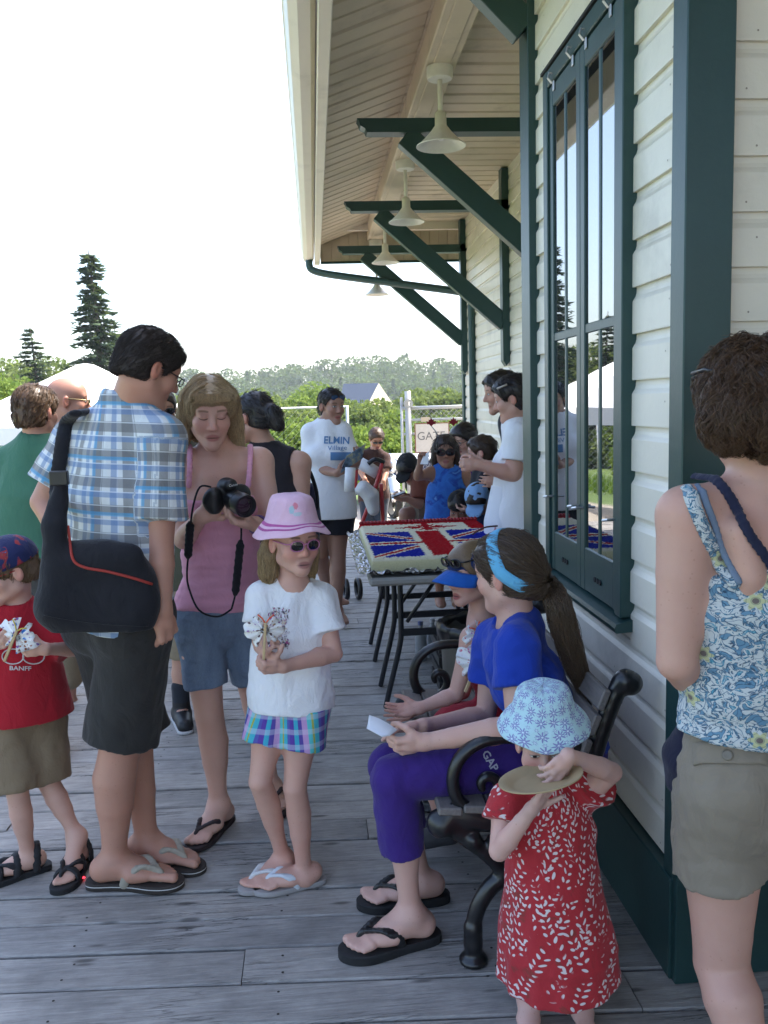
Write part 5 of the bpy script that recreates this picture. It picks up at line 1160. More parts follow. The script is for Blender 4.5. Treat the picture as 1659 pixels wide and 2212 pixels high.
def butterfly(pos, M, s, label, cols, parent_name='paper_butterfly', seed=1.0, stick_len=0.13, wire=(0.75, 0.12, 0.05)):
    """coffee-filter butterfly clipped in a wooden peg"""
    t = thing(parent_name, pos, label, 'paper craft'); L = lambda x, y, z: pos + M @ (np.array([x, y, z])*s); m = spots_mat('painted_filter_paper', (0.78, 0.77, 0.76), cols, 40/s, 0.40, seed); g = np.random.default_rng(int(seed*10))
    for sg in (-1, 1):
        V = [L(0, 0, 0)]; n = 26; rings = 5
        for i in range(1, rings + 1):
            for k in range(n):
                a = -1.35 + 2.7*k/(n - 1); r = 0.066*i/rings*(0.80 + 0.22*math.cos(2*a)**2 + 0.05*math.sin(9*a + sg))
                z = r*math.sin(a); x = sg*(r*math.cos(a)*1.05 + 0.002); y = (0.010*math.sin(11*a + sg) + 0.006*math.sin(17*a))*(i/rings)**1.3 + 0.25*r
                V.append(L(x, y, z))
        Fs = [(0, 1 + k, 2 + k) for k in range(n - 1)] + [(1 + (i-1)*n + k, 1 + (i-1)*n + k + 1, 1 + i*n + k + 1, 1 + i*n + k) for i in range(1, rings) for k in range(n - 1)]
        w = mesh_obj('wing', [tuple(v) for v in V], Fs, m, t, True); md = w.modifiers.new('thickness', 'SOLIDIFY'); md.thickness = 0.0012
    wood = plain('peg_wood', (0.50, 0.37, 0.20), 0.7)
    MB().bar(L(0, -0.008, 0.03), L(0, -0.008, -stick_len + 0.03), 0.009*s, 0.010*s, (0, 1, 0), ch=0.001).build('clothes_peg', wood, t)
    for sg in (-1, 1): MB().tube([L(0, -0.008, 0.025), L(sg*0.012, -0.01, 0.045), L(sg*0.028, -0.01, 0.058)], 0.0022, 5).build('feeler', plain('pipe_cleaner', wire, 0.9), t, True)
    return t

# ---------------------------------------------------------------- woman in pink top with a camera
def pink_woman():
    Y = 3.16; p = lambda x, y, dy=0.0: P(x, y, Y + dy)
    T = person('blonde woman in pink strappy top and denim shorts looking down at a camera', G(470, 1775))
    J = dict(rs=p(400, 1002, 0.02), ls=p(560, 998, 0.0), rh=p(428, 1335, 0.0), lh=p(522, 1335, 0.04), nb=p(468, 968, 0.03))
    re, rw = p(396, 1165, -0.06), p(436, 1115, -0.22); le, lw = p(590, 1150, -0.05), p(552, 1132, -0.21)
    rk, ra = p(452, 1545, -0.03), p(473, 1738, 0.0); lk, la = p(552, 1520, 0.10), p(585, 1700, 0.22)
    C = p(452, 890, -0.05); M = frame((0.22, -0.92, -0.32), (0.06, -0.25, 1.0)); s = 0.98
    f = Fd(); tr = torso(f, J, 0.95, 0.93, female=0.85); head(f, C, M, s); neck(f, C, M, tr['nb'], s, 0.046)
    arm(f, J['rs'], re, rw, 0.95, 0.93); arm(f, J['ls'], le, lw, 0.95, 0.93)
    hand(f, rw, vec(0.75, -0.15, 0.65), vec(0.1, 1.0, -0.35), 0.95, [0.35, 0.5, 0.55, 0.6], 0.15, -1, 0.5); hand(f, lw, vec(-0.85, -0.35, 0.22), vec(0.15, 0.0, 1.0), 0.95, 0.55, 0.06, -1, 0.6)
    for a in ('rs', 'ls'): f.rc(tr['nb'] - vec(0, 0.03, 0.035), lerp(J[a], tr['nb'], 0.25) + vec(0, -0.035, -0.035), 0.011, 0.010, 0.03)
    leg(f, J['rh'], rk, ra, 0.97, 0.98, bk=(0.3, 0.9, 0)); leg(f, J['lh'], lk, la, 0.97, 0.96, bk=(0.3, 0.9, 0))
    fr, fl = vec(-0.42, -0.9, 0), vec(0.2, -0.95, 0); zs = 0.020; foot(f, ra, fr, 0.98, zs); foot(f, la, fl, 0.98, zs)
    sk = skin_mat('skin_pink_woman', (0.60, 0.345, 0.25), (0.48, 0.19, 0.155), (0.22, 0.13, 0.07), eye=0.0, blush=0.35)
    body_obj(f, 0.006, sk, T, C, M, s, hands=[(rw + vec(0.06, -0.02, 0.04), 0.11), (lw + vec(-0.07, -0.02, 0.0), 0.11)], fine=[(ra + vec(-0.14, -0.24, -0.13), ra + vec(0.1, 0.1, 0.0), 0.004)])
    # hair: cap, fringe and waves to the collar
    h = Fd(); L = hair_cap(h, C, M, s, 0.010, k=0.012)
    for sg in (-1, 1):
        h.path([L(sg*0.072, 0.000, 0.055), L(sg*0.084, -0.018, 0.0), L(sg*0.094, -0.028, -0.065), L(sg*0.108, -0.020, -0.140)], [0.020*s, 0.022*s, 0.030*s, 0.022*s], 0.03)
    h.el(L(0, -0.075, -0.05), np.array([0.085, 0.05, 0.09])*s, M, 0.04)
    h.path([L(-0.06, 0.070, 0.080), L(-0.02, 0.088, 0.086), L(0.025, 0.088, 0.086), L(0.06, 0.070, 0.080)], [0.016*s]*4, 0.02)
    h.fold(0.005, 38, 6, (1, 1, 0.35)); h.el(L(0, 0.090, -0.030), np.array([0.073, 0.085, 0.105])*s, M, 0.012, 's')
    V, Q = fd_mesh(h, 0.006); hm = hair_mat('blonde_hair', (0.36, 0.25, 0.135), 0.6, tip=(0.56, 0.42, 0.24)); fast_obj('hair', V, Q, hm, T, {'sr': np.tile((0.35, 0.0, 0.0), (len(V), 1))})
    up = M[:, 2]
    loc = lambda q: (q - C) @ M / s
    def flow(q):
        l = loc(q); sx = 1.0 if l[0] > 0.005 else -1.0; return M @ vec(sx*(0.9 if l[2] > 0.085 else 0.05), 0.15 if l[1] > 0.02 and l[2] > 0.05 else -0.15, -1.0) if l[2] > 0.02 else vec(0, 0, -1.0)
    st = clumps(comb(V, Q, 1100, 0.12, flow, 9, 5, 0.05, lambda c, n: ~((((c - C) @ M)[:, 1]/s > 0.045) & (((c - C) @ M)[:, 2]/s < 0.06)), wave=0.22, lift=0.004), 7, 0.0035, 0.5)
    fr_ = [np.array([L(x, 0.075 + 0.03*math.cos(x*18), 0.10), L(x*1.05, 0.098 + 0.01*math.cos(x*18), 0.075), L(x*1.12 + 0.004, 0.099 - abs(x)*0.25, 0.062), L(x*1.16 + g, 0.094 - abs(x)*0.3, 0.046 + abs(g)*2)]) for x, g in zip(np.random.default_rng(3).uniform(-0.06, 0.06, 420), np.random.default_rng(4).normal(0, 0.003, 420))]
    strands('hair', st + fr_, 0.0008, hm, T, n=3)
    # top
    q = Fd(); torso(q, J, 0.95, 0.93, 0.013, female=0.85); q.fold(0.0045, 28, 3, (0.4, 0.4, 1.8)); q.fold(0.002, 60, 6, (0.4, 0.4, 1.8))
    tp = tr['ct'] - vec(0, 0, 0.052); q.clip(tp, vec(0.0, -0.18, 1)); q.clip(tr['pel'] + tr['up']*0.045, -tr['up'])
    for a in ('rs', 'ls'):
        A = lerp(J[a], tr['nb'], 0.30); q.clips = q.clips
    pk = cloth('pink_jersey', (0.70, 0.33, 0.44), var=0.06)
    top = cloth_obj('camisole', q, 0.006, pk, T, tr['pel']); tb = bvh(top)
    for x0, x1, b in ((541, 536, 1), (410, 408, 0)):
        pts = [p(x1, 1052, -0.115), p((x0 + x1)/2 + 1, 1010, -0.10), p(x0, 975, -0.045), p(x0 - 1, 962, 0.02), p(x0, 985, 0.09)]
        st_ = Fd(); pp = [np.array(v) for v in catmull(pts, 5)]; st_.path(pp, [0.0045]*len(pp), 0.004, (vec(1, 0, 0), 2.0)); V, Q = fd_mesh(st_, 0.0035); fast_obj('shoulder_strap', V, Q, pk, T, {'fab': V})
    # shorts
    q = Fd(); torso(q, J, 0.95, 0.95, 0.010)
    for a, b in ((J['rh'], rk), (J['lh'], lk)): q.rc(a, b, 0.090, 0.072, 0.012, clip=[(lerp(a, b, 0.68), b - a)]); q.rc(lerp(a, b, 0.55), b, 0.078, 0.077, 0.004, clip=[(lerp(a, b, 0.69), b - a), (lerp(a, b, 0.56), a - b)])
    q.clip(tr['pel'] + tr['up']*0.052, tr['up']); q.fold(0.005, 24, 8); q.fold(0.0025, 60, 3, (1, 1, 1.6))
    def den(t, fab):
        x, y, z = t.sep(fab); n = t.noise(t.mapv(fab, (1, 1, 0.3)), 14, 5, 0.65); w = t.noise(t.mapv(fab, (6, 6, 1)), 120, 2)
        k = t.mix(n, (0.06, 0.10, 0.18), (0.30, 0.38, 0.48)); return t.mix(0.3, k, t.ramp(w, [(0.3, 0.5), (0.7, 1.3)]), 'MULTIPLY')
    cloth_obj('denim_shorts', q, 0.006, cloth('denim', (0.08, 0.12, 0.2), col=den), T, tr['pel'])
    m1 = plain('dark_brown_rubber', (0.030, 0.018, 0.018), 0.7); sandal(T, ra, fr, 1.0, zs, m1, m1, 0.020); sandal(T, la, fl, 1.0, zs, m1, m1, 0.020)
    wr = Fd(); ring(wr, lerp(le, lw, 0.86), frame(unit(lw - le), vec(0, 0, 1))[:, [0, 2, 1]], 0.031, 0.031, 0.005, 0.004); V, Q = fd_mesh(wr, 0.004); fast_obj('bracelet', V, Q, plain('purple_band', (0.10, 0.05, 0.16), 0.5), T)
pink_woman()
def slr_camera():
    Y = 2.93; C = P(490, 1072, Y); M = frame((0.52, -0.84, -0.16), (-0.05, -0.1, 1)); L = lambda x, y, z: C + M @ np.array([x, y, z])
    t = thing('camera', C, 'black camera with a long lens in the pink-topped woman\'s hands', 'camera')
    f = Fd(); f.rc(L(-0.050, 0, -0.005), L(0.050, 0, -0.005), 0.038, 0.038, 0.02, (M[:, 1], 0.62)); f.rc(L(0.052, 0.012, 0.02), L(0.052, 0.012, -0.03), 0.022, 0.022, 0.015); f.rc(L(-0.004, -0.006, 0.035), L(-0.004, 0.022, 0.043), 0.028, 0.022, 0.015, (M[:, 0], 1.15)); f.clip(L(0, 0, -0.046), -M[:, 2])
    V, Q = fd_mesh(f, 0.004); b = fast_obj('camera_body', V, Q, plain('black_textured_plastic', (0.010, 0.010, 0.011), 0.45), t)
    MB().lathe([(0.0001, 0), (0.033, 0), (0.033, 0.022), (0.036, 0.024), (0.036, 0.055), (0.034, 0.057), (0.034, 0.063), (0.0385, 0.066), (0.0385, 0.105), (0.037, 0.108), (0.0335, 0.108), (0.031, 0.096), (0.0001, 0.094)], L(-0.006, 0.018, -0.006), 32, ax=tuple(M[:, 1])).build('lens_barrel', M_BLACK, t, True, 35)
    MB().lathe([(0.0001, 0.003), (0.018, 0.002), (0.030, 0)], L(-0.006, 0.018, -0.006) + M[:, 1]*0.0945, 24, ax=tuple(M[:, 1])).build('front_lens', M_LENS, t, True)
    V, Fs = text_pts('Canon', 0.012); w = -0.016
    mesh_obj('lettering', [tuple(L(-(x + w) - 0.004, 0.0465, 0.045 + y)) for x, y, _ in V], Fs, plain('white_print', (0.7, 0.7, 0.7), 0.5), t)
    q = lambda x, y, d=0.0: P(x, y, Y + d)
    for pts, r in (([(456, 1052, -0.02), (432, 1052, -0.03), (418, 1090, -0.02), (411, 1140, 0.02), (408, 1190, 0.05), (404, 1235, 0.06), (408, 1270, 0.07), (430, 1318, 0.06), (470, 1332, 0.05), (500, 1316, 0.05)], 0.0035), ([(521, 1116, 0.0), (521, 1160, 0.03), (519, 1200, 0.05), (513, 1240, 0.06), (508, 1285, 0.06), (500, 1316, 0.05)], 0.0035)):
        pp = catmull([q(*v) for v in pts], 5); MB().tube(pp, r, 6).build('strap', M_BLACKCLOTH, t, True)
    for a, b in (((411, 1128, 0.015), (406, 1205, 0.05)), ((520, 1168, 0.03), (508, 1285, 0.06))):
        f = Fd(); f.path([np.array(v) for v in catmull([q(*a), lerp(q(*a), q(*b), 0.5), q(*b)], 4)], [0.005] + [0.008]*7 + [0.005], 0.004, (vec(1, 0, 0), 1.7)); V, Q = fd_mesh(f, 0.004); fast_obj('strap_pad', V, Q, M_BLACKCLOTH, t, {'fab': V})
slr_camera()

# ---------------------------------------------------------------- girl in white shirt, pink hat and sunglasses
def girl():
    Y = 2.70; p = lambda x, y, dy=0.0: P(x, y, Y + dy)
    T = person('girl in pink sun hat, sunglasses, white T-shirt and plaid shorts', G(610, 1915))
    J = dict(rs=p(572, 1290, 0.02), ls=p(692, 1298, 0.02), rh=p(592, 1522, 0.03), lh=p(660, 1525, 0.0), nb=p(633, 1262, 0.02))
    re, rw = p(562, 1385, -0.02), p(578, 1422, -0.13); le, lw = p(722, 1412, -0.03), p(612, 1440, -0.15)
    rk, ra = p(562, 1688, -0.03), p(612, 1852, 0.08); lk, la = p(637, 1700, -0.03), p(658, 1893, 0.02)
    C = p(634, 1172, -0.02); M = frame((0.42, -0.90, -0.04), (0.02, 0, 1)); s = 0.86
    f = Fd(); tr = torso(f, J, 0.70, 0.93); head(f, C, M, s, child=1.0); neck(f, C, M, tr['nb'], s, 0.038)
    arm(f, J['rs'], re, rw, 0.72, 0.9); arm(f, J['ls'], le, lw, 0.72, 0.95)
    hand(f, rw, vec(-0.05, -0.55, 0.8), vec(0.85, 0.3, 0.2), 0.72, 1.0, 0.03, -1, 0.8); hand(f, lw, vec(-0.95, -0.25, 0.05), vec(0.0, 0.75, 0.6), 0.72, 0.9, 0.04, -1, 0.8)
    leg(f, J['rh'], rk, ra, 0.74, 0.90, bk=(0.3, 0.9, 0)); leg(f, J['lh'], lk, la, 0.76, 0.90, bk=(0.3, 0.9, 0))
    fr, fl = vec(-0.80, -0.55, 0), vec(-0.96, -0.20, 0); zs = 0.018; foot(f, ra, fr, 0.80, zs); foot(f, la, fl, 0.82, zs)
    body_obj(f, 0.005, skin_mat('skin_girl', (0.56, 0.315, 0.23), (0.36, 0.16, 0.14), eye=1.0, blush=0.4), T, C, M, s, hands=[(rw + vec(0, -0.03, 0.05), 0.085), (lw + vec(-0.05, -0.02, 0), 0.085)], fine=[(np.minimum(ra, la) + vec(-0.19, -0.17, -0.12), np.maximum(ra, la) + vec(0.07, 0.06, 0.0), 0.004)], hh=0.0038)
    L = lambda x, y, z: C + M @ (np.array([x, y, z])*s)
    # hair hanging behind
    h = Fd(); h.el(L(0, -0.035, 0.02), np.array([0.082, 0.082, 0.075])*s, M, 0.02)
    for sg in (-1, 1): h.path([L(sg*0.072, -0.03, 0.02), L(sg*0.086, -0.045, -0.05), L(sg*0.080, -0.05, -0.115), L(sg*0.070, -0.052, -0.165 + 0.03*(sg > 0))], [0.026*s, 0.029*s, 0.028*s, 0.016*s], 0.02)
    h.el(L(0, -0.075, -0.06), np.array([0.07, 0.035, 0.10])*s, M, 0.03); h.fold(0.004, 45, 2, (1, 1, 0.3))
    for sg in (-1, 1): h.el(L(sg*0.086, 0.002, -0.008), np.array([0.03, 0.03, 0.036])*s, M, 0.006, 's')
    V, Q = fd_mesh(h, 0.005); hm = hair_mat('fair_hair', (0.36, 0.25, 0.13), 0.5); fast_obj('hair', V, Q, hm, T, {'sr': np.tile((0.4, 0.0, 0.0), (len(V), 1))})
    strands('hair', clumps(comb(V, Q, 500, 0.09, lambda q: vec(0, 0, -1), 7, 2, 0.05, lambda c, n: ((c - C) @ M[:, 2] < 0.02), wave=0.1, lift=0.003), 7, 0.0035), 0.0008, hm, T, n=3)
    # hat
    prof = [(0.0, 0.138), (0.02, 0.138), (0.045, 0.136), (0.062, 0.130), (0.070, 0.118), (0.0735, 0.106), (0.079, 0.082), (0.084, 0.060), (0.088, 0.048), (0.094, 0.042), (0.106, 0.026), (0.117, 0.010), (0.125, -0.002), (0.126, -0.005), (0.122, -0.002), (0.106, 0.022), (0.090, 0.040), (0.084, 0.046)]
    def hatc(t, fab):
        x, y, z = t.sep(fab); k = t.mix(t.noise(fab, 60, 3), (0.66, 0.40, 0.53), (0.74, 0.50, 0.61))
        for a, b, c in ((0.150, 0.162, (0.42, 0.08, 0.27)), (0.172, 0.181, (0.36, 0.07, 0.24))): k = t.mix(t.math('MULTIPLY', t.step(y, a, a + 0.003), t.math('SUBTRACT', 1.0, t.step(y, b, b + 0.003))), k, c)
        u = t.math('SUBTRACT', x, 0.300)
        for (du, dy, ru, rv, c) in ((-0.006, 0.088, 0.012, 0.014, (0.62, 0.16, 0.22)), (0.008, 0.100, 0.012, 0.017, (0.30, 0.52, 0.58)), (-0.012, 0.115, 0.020, 0.008, (0.42, 0.56, 0.60))):
            a = t.math('DIVIDE', t.math('SUBTRACT', u, du), ru); b = t.math('DIVIDE', t.math('SUBTRACT', y, dy), rv); d = t.math('ADD', t.math('MULTIPLY', a, a), t.math('MULTIPLY', b, b)); d = t.math('ADD', d, t.math('MULTIPLY', t.noise(fab, 130, 3), 1.6))
            k = t.mix(t.math('MULTIPLY', t.math('SUBTRACT', 1.0, t.step(d, 1.2, 1.7)), 0.8), k, c)
        return k
    hat('sun_hat', C + M[:, 2]*0.024, M, s*1.08, prof, cloth('pink_hat_cotton', (0.6, 0.4, 0.5), col=hatc), T, 0.005, seed=2, ruff=3, tilt=-0.9)
    glasses(T, C, M, s, M_LENS, plain('pink_plastic', (0.45, 0.16, 0.28), 0.35), 0.024, 0.0185, 0.108, 0.006, 0.031, 0.0026, oval=2.2)
    # shirt
    q = Fd(); torso(q, J, 0.70, 0.97, 0.014, k=0.04); q.rc(tr['wa'], tr['pel'] - tr['up']*0.05, 0.088, 0.098, 0.04, (tr['lath'], 1.34))
    for a, b in ((J['rs'], re), (J['ls'], le)): q.rc(a, b, 0.052, 0.064, 0.02, clip=[(lerp(a, b, 0.58), b - a)])
    q.el(tr['nb'] + vec(0.008, -0.012, 0.030), (0.052, 0.056, 0.045), None, 0.008, 's'); q.clip(tr['pel'] + vec(0, 0, -0.005), -vec(0.04, 0, 1)); q.fold(0.006, 22, 3, (1, 1, 0.5)); q.fold(0.0028, 55, 5, (1, 1, 0.7))
    white = cloth('white_cotton', (0.78, 0.78, 0.80), var=0.02, wr=0.8); sh = cloth_obj('t_shirt', q, 0.0055, white, T, tr['pel'])
    B = bvh(sh); g = np.random.default_rng(5); Vv = []; Ff = []; nx, ny = 16, 24
    for j in range(ny + 1):
        for i in range(nx + 1):
            x = 580 + 44*i/nx + 2*math.sin(j); y = 1312 + 90*j/ny; qq = on(B, x, y, 0.0022); Vv.append(tuple(qq[0]) if qq is not None else (0, 0, 0))
    for j in range(ny):
        for i in range(nx):
            if g.uniform() < (0.85 if 1 < i < nx - 2 and j > 1 else 0.35): Ff.append((j*(nx+1)+i, j*(nx+1)+i+1, (j+1)*(nx+1)+i+1, (j+1)*(nx+1)+i))
    mesh_obj('shirt_print', Vv, Ff, spots_mat('mottled_print', (0.60, 0.58, 0.62), [(0.05, 0.04, 0.06), (0.30, 0.05, 0.22), (0.08, 0.06, 0.08), (0.55, 0.45, 0.35)], 95, 0.75, 2), sh)
    # shorts
    q = Fd(); torso(q, J, 0.70, 0.97, 0.008, k=0.04)
    for a, b in ((J['rh'], rk), (J['lh'], lk)): q.rc(a, b, 0.080, 0.085, 0.02, clip=[(lerp(a, b, 0.48), b - a + vec(0, 0, -0.05))])
    q.clip(tr['pel'] + vec(0, 0, 0.008), vec(0.04, 0, 1)); q.fold(0.004, 34, 4, (1, 1, 0.4))
    def pl(t, fab):
        x, y, z = t.sep(fab); u = t.math('FRACT', t.math('MULTIPLY', x, 9.5)); v = t.math('FRACT', t.math('MULTIPLY', z, 22.0))
        k = t.ramp(u, [(0, (0.10, 0.05, 0.30)), (0.16, (0.05, 0.36, 0.50)), (0.30, (0.10, 0.07, 0.32)), (0.42, (0.50, 0.30, 0.55)), (0.58, (0.10, 0.50, 0.52)), (0.70, (0.36, 0.40, 0.08)), (0.76, (0.06, 0.40, 0.48)), (0.9, (0.09, 0.10, 0.36))], 'CONSTANT')
        return t.mix(t.math('MULTIPLY', t.step(v, 0.62, 0.68), 0.35), k, (0.62, 0.62, 0.72))
    cloth_obj('plaid_shorts', q, 0.0055, cloth('plaid_seersucker', (0.3, 0.3, 0.5), col=pl), T, tr['pel'], None, uvcyl(0.12))
    m1 = plain('grey_foam', (0.33, 0.31, 0.30), 0.8); sandal(T, ra, fr, 0.84, zs, m1, plain('white_strap', (0.62, 0.62, 0.62), 0.5), 0.018); sandal(T, la, fl, 0.86, zs, m1, plain('white_blue_strap', (0.60, 0.64, 0.68), 0.5), 0.018)
    wr = lerp(le, lw, 0.40); b2 = None
    butterfly(p(572, 1362, -0.19), frame((-0.2, 1, 0.0), (0.05, 0.25, 1)), 0.85, 'white paper butterfly on a peg held by the girl in the pink hat', [(0.10, 0.05, 0.07), (0.32, 0.10, 0.40), (0.30, 0.15, 0.04)], seed=1.3)
girl()
# ---------------------------------------------------------------- boy in red shirt at the left edge
def red_boy():
    Y = 2.93; p = lambda x, y, dy=0.0: P(x, y, Y + dy)
    T = person('small boy in red T-shirt, khaki shorts, cap and sunglasses at the left edge', G(60, 1870))
    J = dict(rs=p(-42, 1345, -0.02), ls=p(98, 1340, 0.05), rh=p(18, 1560, -0.01), lh=p(88, 1560, 0.05), nb=p(38, 1312, 0.03))
    le, lw = p(168, 1402, 0.02), p(98, 1402, -0.13); re, rw = p(-72, 1430, -0.04), p(-25, 1395, -0.16)
    lk, la = p(104, 1688, 0.02), p(166, 1806, 0.0); rk, ra = p(38, 1712, -0.06), p(62, 1852, -0.01)
    C = p(20, 1236, 0.0); M = frame((-0.78, -0.58, -0.22), (-0.1, 0, 1)); s = 0.85
    f = Fd(); tr = torso(f, J, 0.68, 0.98); head(f, C, M, s, child=1.0); neck(f, C, M, tr['nb'], s, 0.038)
    arm(f, J['ls'], le, lw, 0.72, 0.9); arm(f, J['rs'], re, rw, 0.72, 0.9)
    hand(f, lw, vec(-0.95, -0.25, 0.1), vec(0.0, 0.9, 0.3), 0.72, 1.0, 0.03, -1, 0.8); hand(f, rw, vec(0.8, -0.3, 0.3), vec(0, 0.9, 0.2), 0.7, 0.8, 0.03, 1)
    leg(f, J['lh'], lk, la, 0.74, 0.88); leg(f, J['rh'], rk, ra, 0.74, 0.88)
    fl, fr = vec(-0.12, -1, 0), vec(-0.88, -0.45, 0); foot(f, la, fl, 0.80, 0.022); foot(f, ra, fr, 0.80, 0.022)
    body_obj(f, 0.006, skin_mat('skin_boy', (0.56, 0.33, 0.24), (0.42, 0.17, 0.14), eye=1.0), T, C, M, s, hands=[(lw + vec(-0.05, -0.02, 0.0), 0.08)], hh=0.004)
    L = lambda x, y, z: C + M @ (np.array([x, y, z])*s)
    h = Fd(); hair_cap(h, C, M, s, 0.010); h.clip(L(0, 0.092, 0.045), M @ vec(0, 0.80, -0.60)); h.clip(L(0, -0.05, -0.05), M @ vec(0, 0.1, -1)); h.fold(0.002, 80, 3)
    for sg in (-1, 1): h.el(L(sg*0.086, 0.0, -0.012), np.array([0.03, 0.028, 0.034])*s, M, 0.006, 's')
    V, Q = fd_mesh(h, 0.005); hm = hair_mat('light_brown_hair', (0.14, 0.085, 0.04), 0.4); fast_obj('hair', V, Q, hm, T, {'sr': np.tile((0.4, 0.0, 0.0), (len(V), 1))}); strands('hair', clumps(comb(V, Q, 300, 0.035, lambda q: M @ vec(0.1, 0.3, -0.9), 5, jit=0.12), 7, 0.004), 0.0009, hm, T, n=3)
    def capc(t, fab):
        n = t.noise(fab, 22, 2, 0.5, 0.8); return t.ramp(n, [(0.0, (0.012, 0.018, 0.07)), (0.58, (0.016, 0.024, 0.09)), (0.62, (0.30, 0.035, 0.04)), (0.70, (0.22, 0.03, 0.04)), (0.73, (0.05, 0.16, 0.40)), (0.78, (0.014, 0.02, 0.08))])
    q = Fd(); q.el(L(0, -0.012, 0.052), np.array([0.096, 0.116, 0.092])*s, M, 0.01, clip=[(L(0, 0, 0.026), -M @ vec(0, 0.12, 1))])
    q.el(L(0, 0.100, 0.052), np.array([0.075, 0.070, 0.010])*s, M @ np.array([[1, 0, 0], [0, 0.94, 0.34], [0, -0.34, 0.94]]), 0.012)
    V, Q = fd_mesh(q, 0.005); fast_obj('cap', V, Q, cloth('navy_printed_cap', (0.02, 0.03, 0.1), col=capc), T, {'fab': (V - C)})
    glasses(T, C, M, s, M_LENS, plain('red_plastic', (0.35, 0.03, 0.03), 0.35), 0.025, 0.018, 0.106, 0.004, 0.032, 0.0028, oval=2.3)
    q = Fd(); torso(q, J, 0.68, 1.02, 0.018, k=0.04); q.rc(tr['wa'], tr['pel'] - tr['up']*0.04, 0.095, 0.115, 0.04, (tr['lath'], 1.45))
    for a, b in ((J['ls'], le), (J['rs'], re)): q.rc(a, lerp(a, b, 1.1), 0.058, 0.078, 0.025, clip=[(lerp(a, b, 0.88), b - a)])
    q.el(tr['nb'] + vec(-0.005, -0.012, 0.032), (0.050, 0.052, 0.042), None, 0.006, 's'); q.clip(tr['pel'] + vec(0, 0, 0.02), -vec(0.06, 0, 1)); q.fold(0.005, 20, 11, (1, 1, 0.4))
    sh = cloth_obj('t_shirt', q, 0.006, cloth('red_cotton', (0.40, 0.014, 0.026), var=0.06), T, tr['pel'])
    wp = plain('white_print', (0.62, 0.60, 0.60), 0.8); decal_text('lettering', 'BANFF', sh, (20, 1447), (16, 0.5), (0, -13), wp, sh)
    B = bvh(sh)
    for cx in (28, 72):
        pts = [on(B, cx + 23*math.cos(a), 1418 + 16*math.sin(a), 0.002) for a in np.linspace(0, 2*math.pi, 25)]
        if all(v is not None for v in pts): MB().tube([v[0] for v in pts], 0.0022, 5).build('shirt_print', wp, sh, True)
    q = Fd(); torso(q, J, 0.68, 1.0, 0.012, k=0.04)
    for a, b in ((J['lh'], lk), (J['rh'], rk)): q.rc(a, lerp(a, b, 1.1), 0.078, 0.080, 0.03, clip=[(lerp(a, b, 0.97), b - a)])
    q.clip(tr['pel'] + vec(0, 0, 0.09), vec(0, 0, 1)); q.fold(0.005, 26, 2); q.fold(0.002, 60, 5); cloth_obj('khaki_shorts', q, 0.006, cloth('khaki_cotton', (0.21, 0.155, 0.095)), T, tr['pel'])
    dk = plain('black_rubber', (0.012, 0.012, 0.014), 0.7)
    for a, d in ((la, fl), (ra, fr)):
        so = sandal(T, a, d, 0.86, 0.022, dk, dk, 0.024, 'sports_sandal', wide=1.12); d = unit(d); r = np.array([d[1], -d[0], 0]); B0 = np.array([a[0], a[1], 0.022])
        for aa, hh in ((0.125, 0.042), (0.055, 0.072), (-0.02, 0.10)):
            pts = [B0 + d*(aa*0.84 - 0.01*abs(math.sin(t))) + r*(0.040*math.cos(t)) + vec(0, 0, max(0, hh*0.82*math.sin(t))) for t in np.linspace(0, math.pi, 11)]
            b = Fd(); b.path(pts, [0.006]*11, 0.004, (d, 2.2)); V, Q = fd_mesh(b, 0.005); fast_obj('strap', V, Q, dk, so, {'fab': V})
    MB().ell(np.array([la[0], la[1], 0.012]) + vec(0.035, -0.085, 0), (0.008, 0.006, 0.003), 8).build('sole_light', red_light(), T, True)
    butterfly(p(34, 1375, -0.2), frame((0.35, 1, 0.1), (0.25, 0.2, 1)) @ np.array([[0.93, 0, 0.36], [0, 1, 0], [-0.36, 0, 0.93]]), 0.95, 'painted paper butterfly on a peg held by the boy in red', [(0.05, 0.22, 0.60), (0.22, 0.10, 0.38), (0.35, 0.12, 0.06)], seed=2.7, wire=(0.55, 0.42, 0.08))
def red_light():
    m = bpy.data.materials.new('red_sole_light'); m.use_nodes = True; b = m.node_tree.nodes['Principled BSDF']; b.inputs['Base Color'].default_value = (0.6, 0.02, 0.03, 1); b.inputs['Emission Color'].default_value = (1, 0.03, 0.05, 1); b.inputs['Emission Strength'].default_value = 1.2; return m
red_boy()

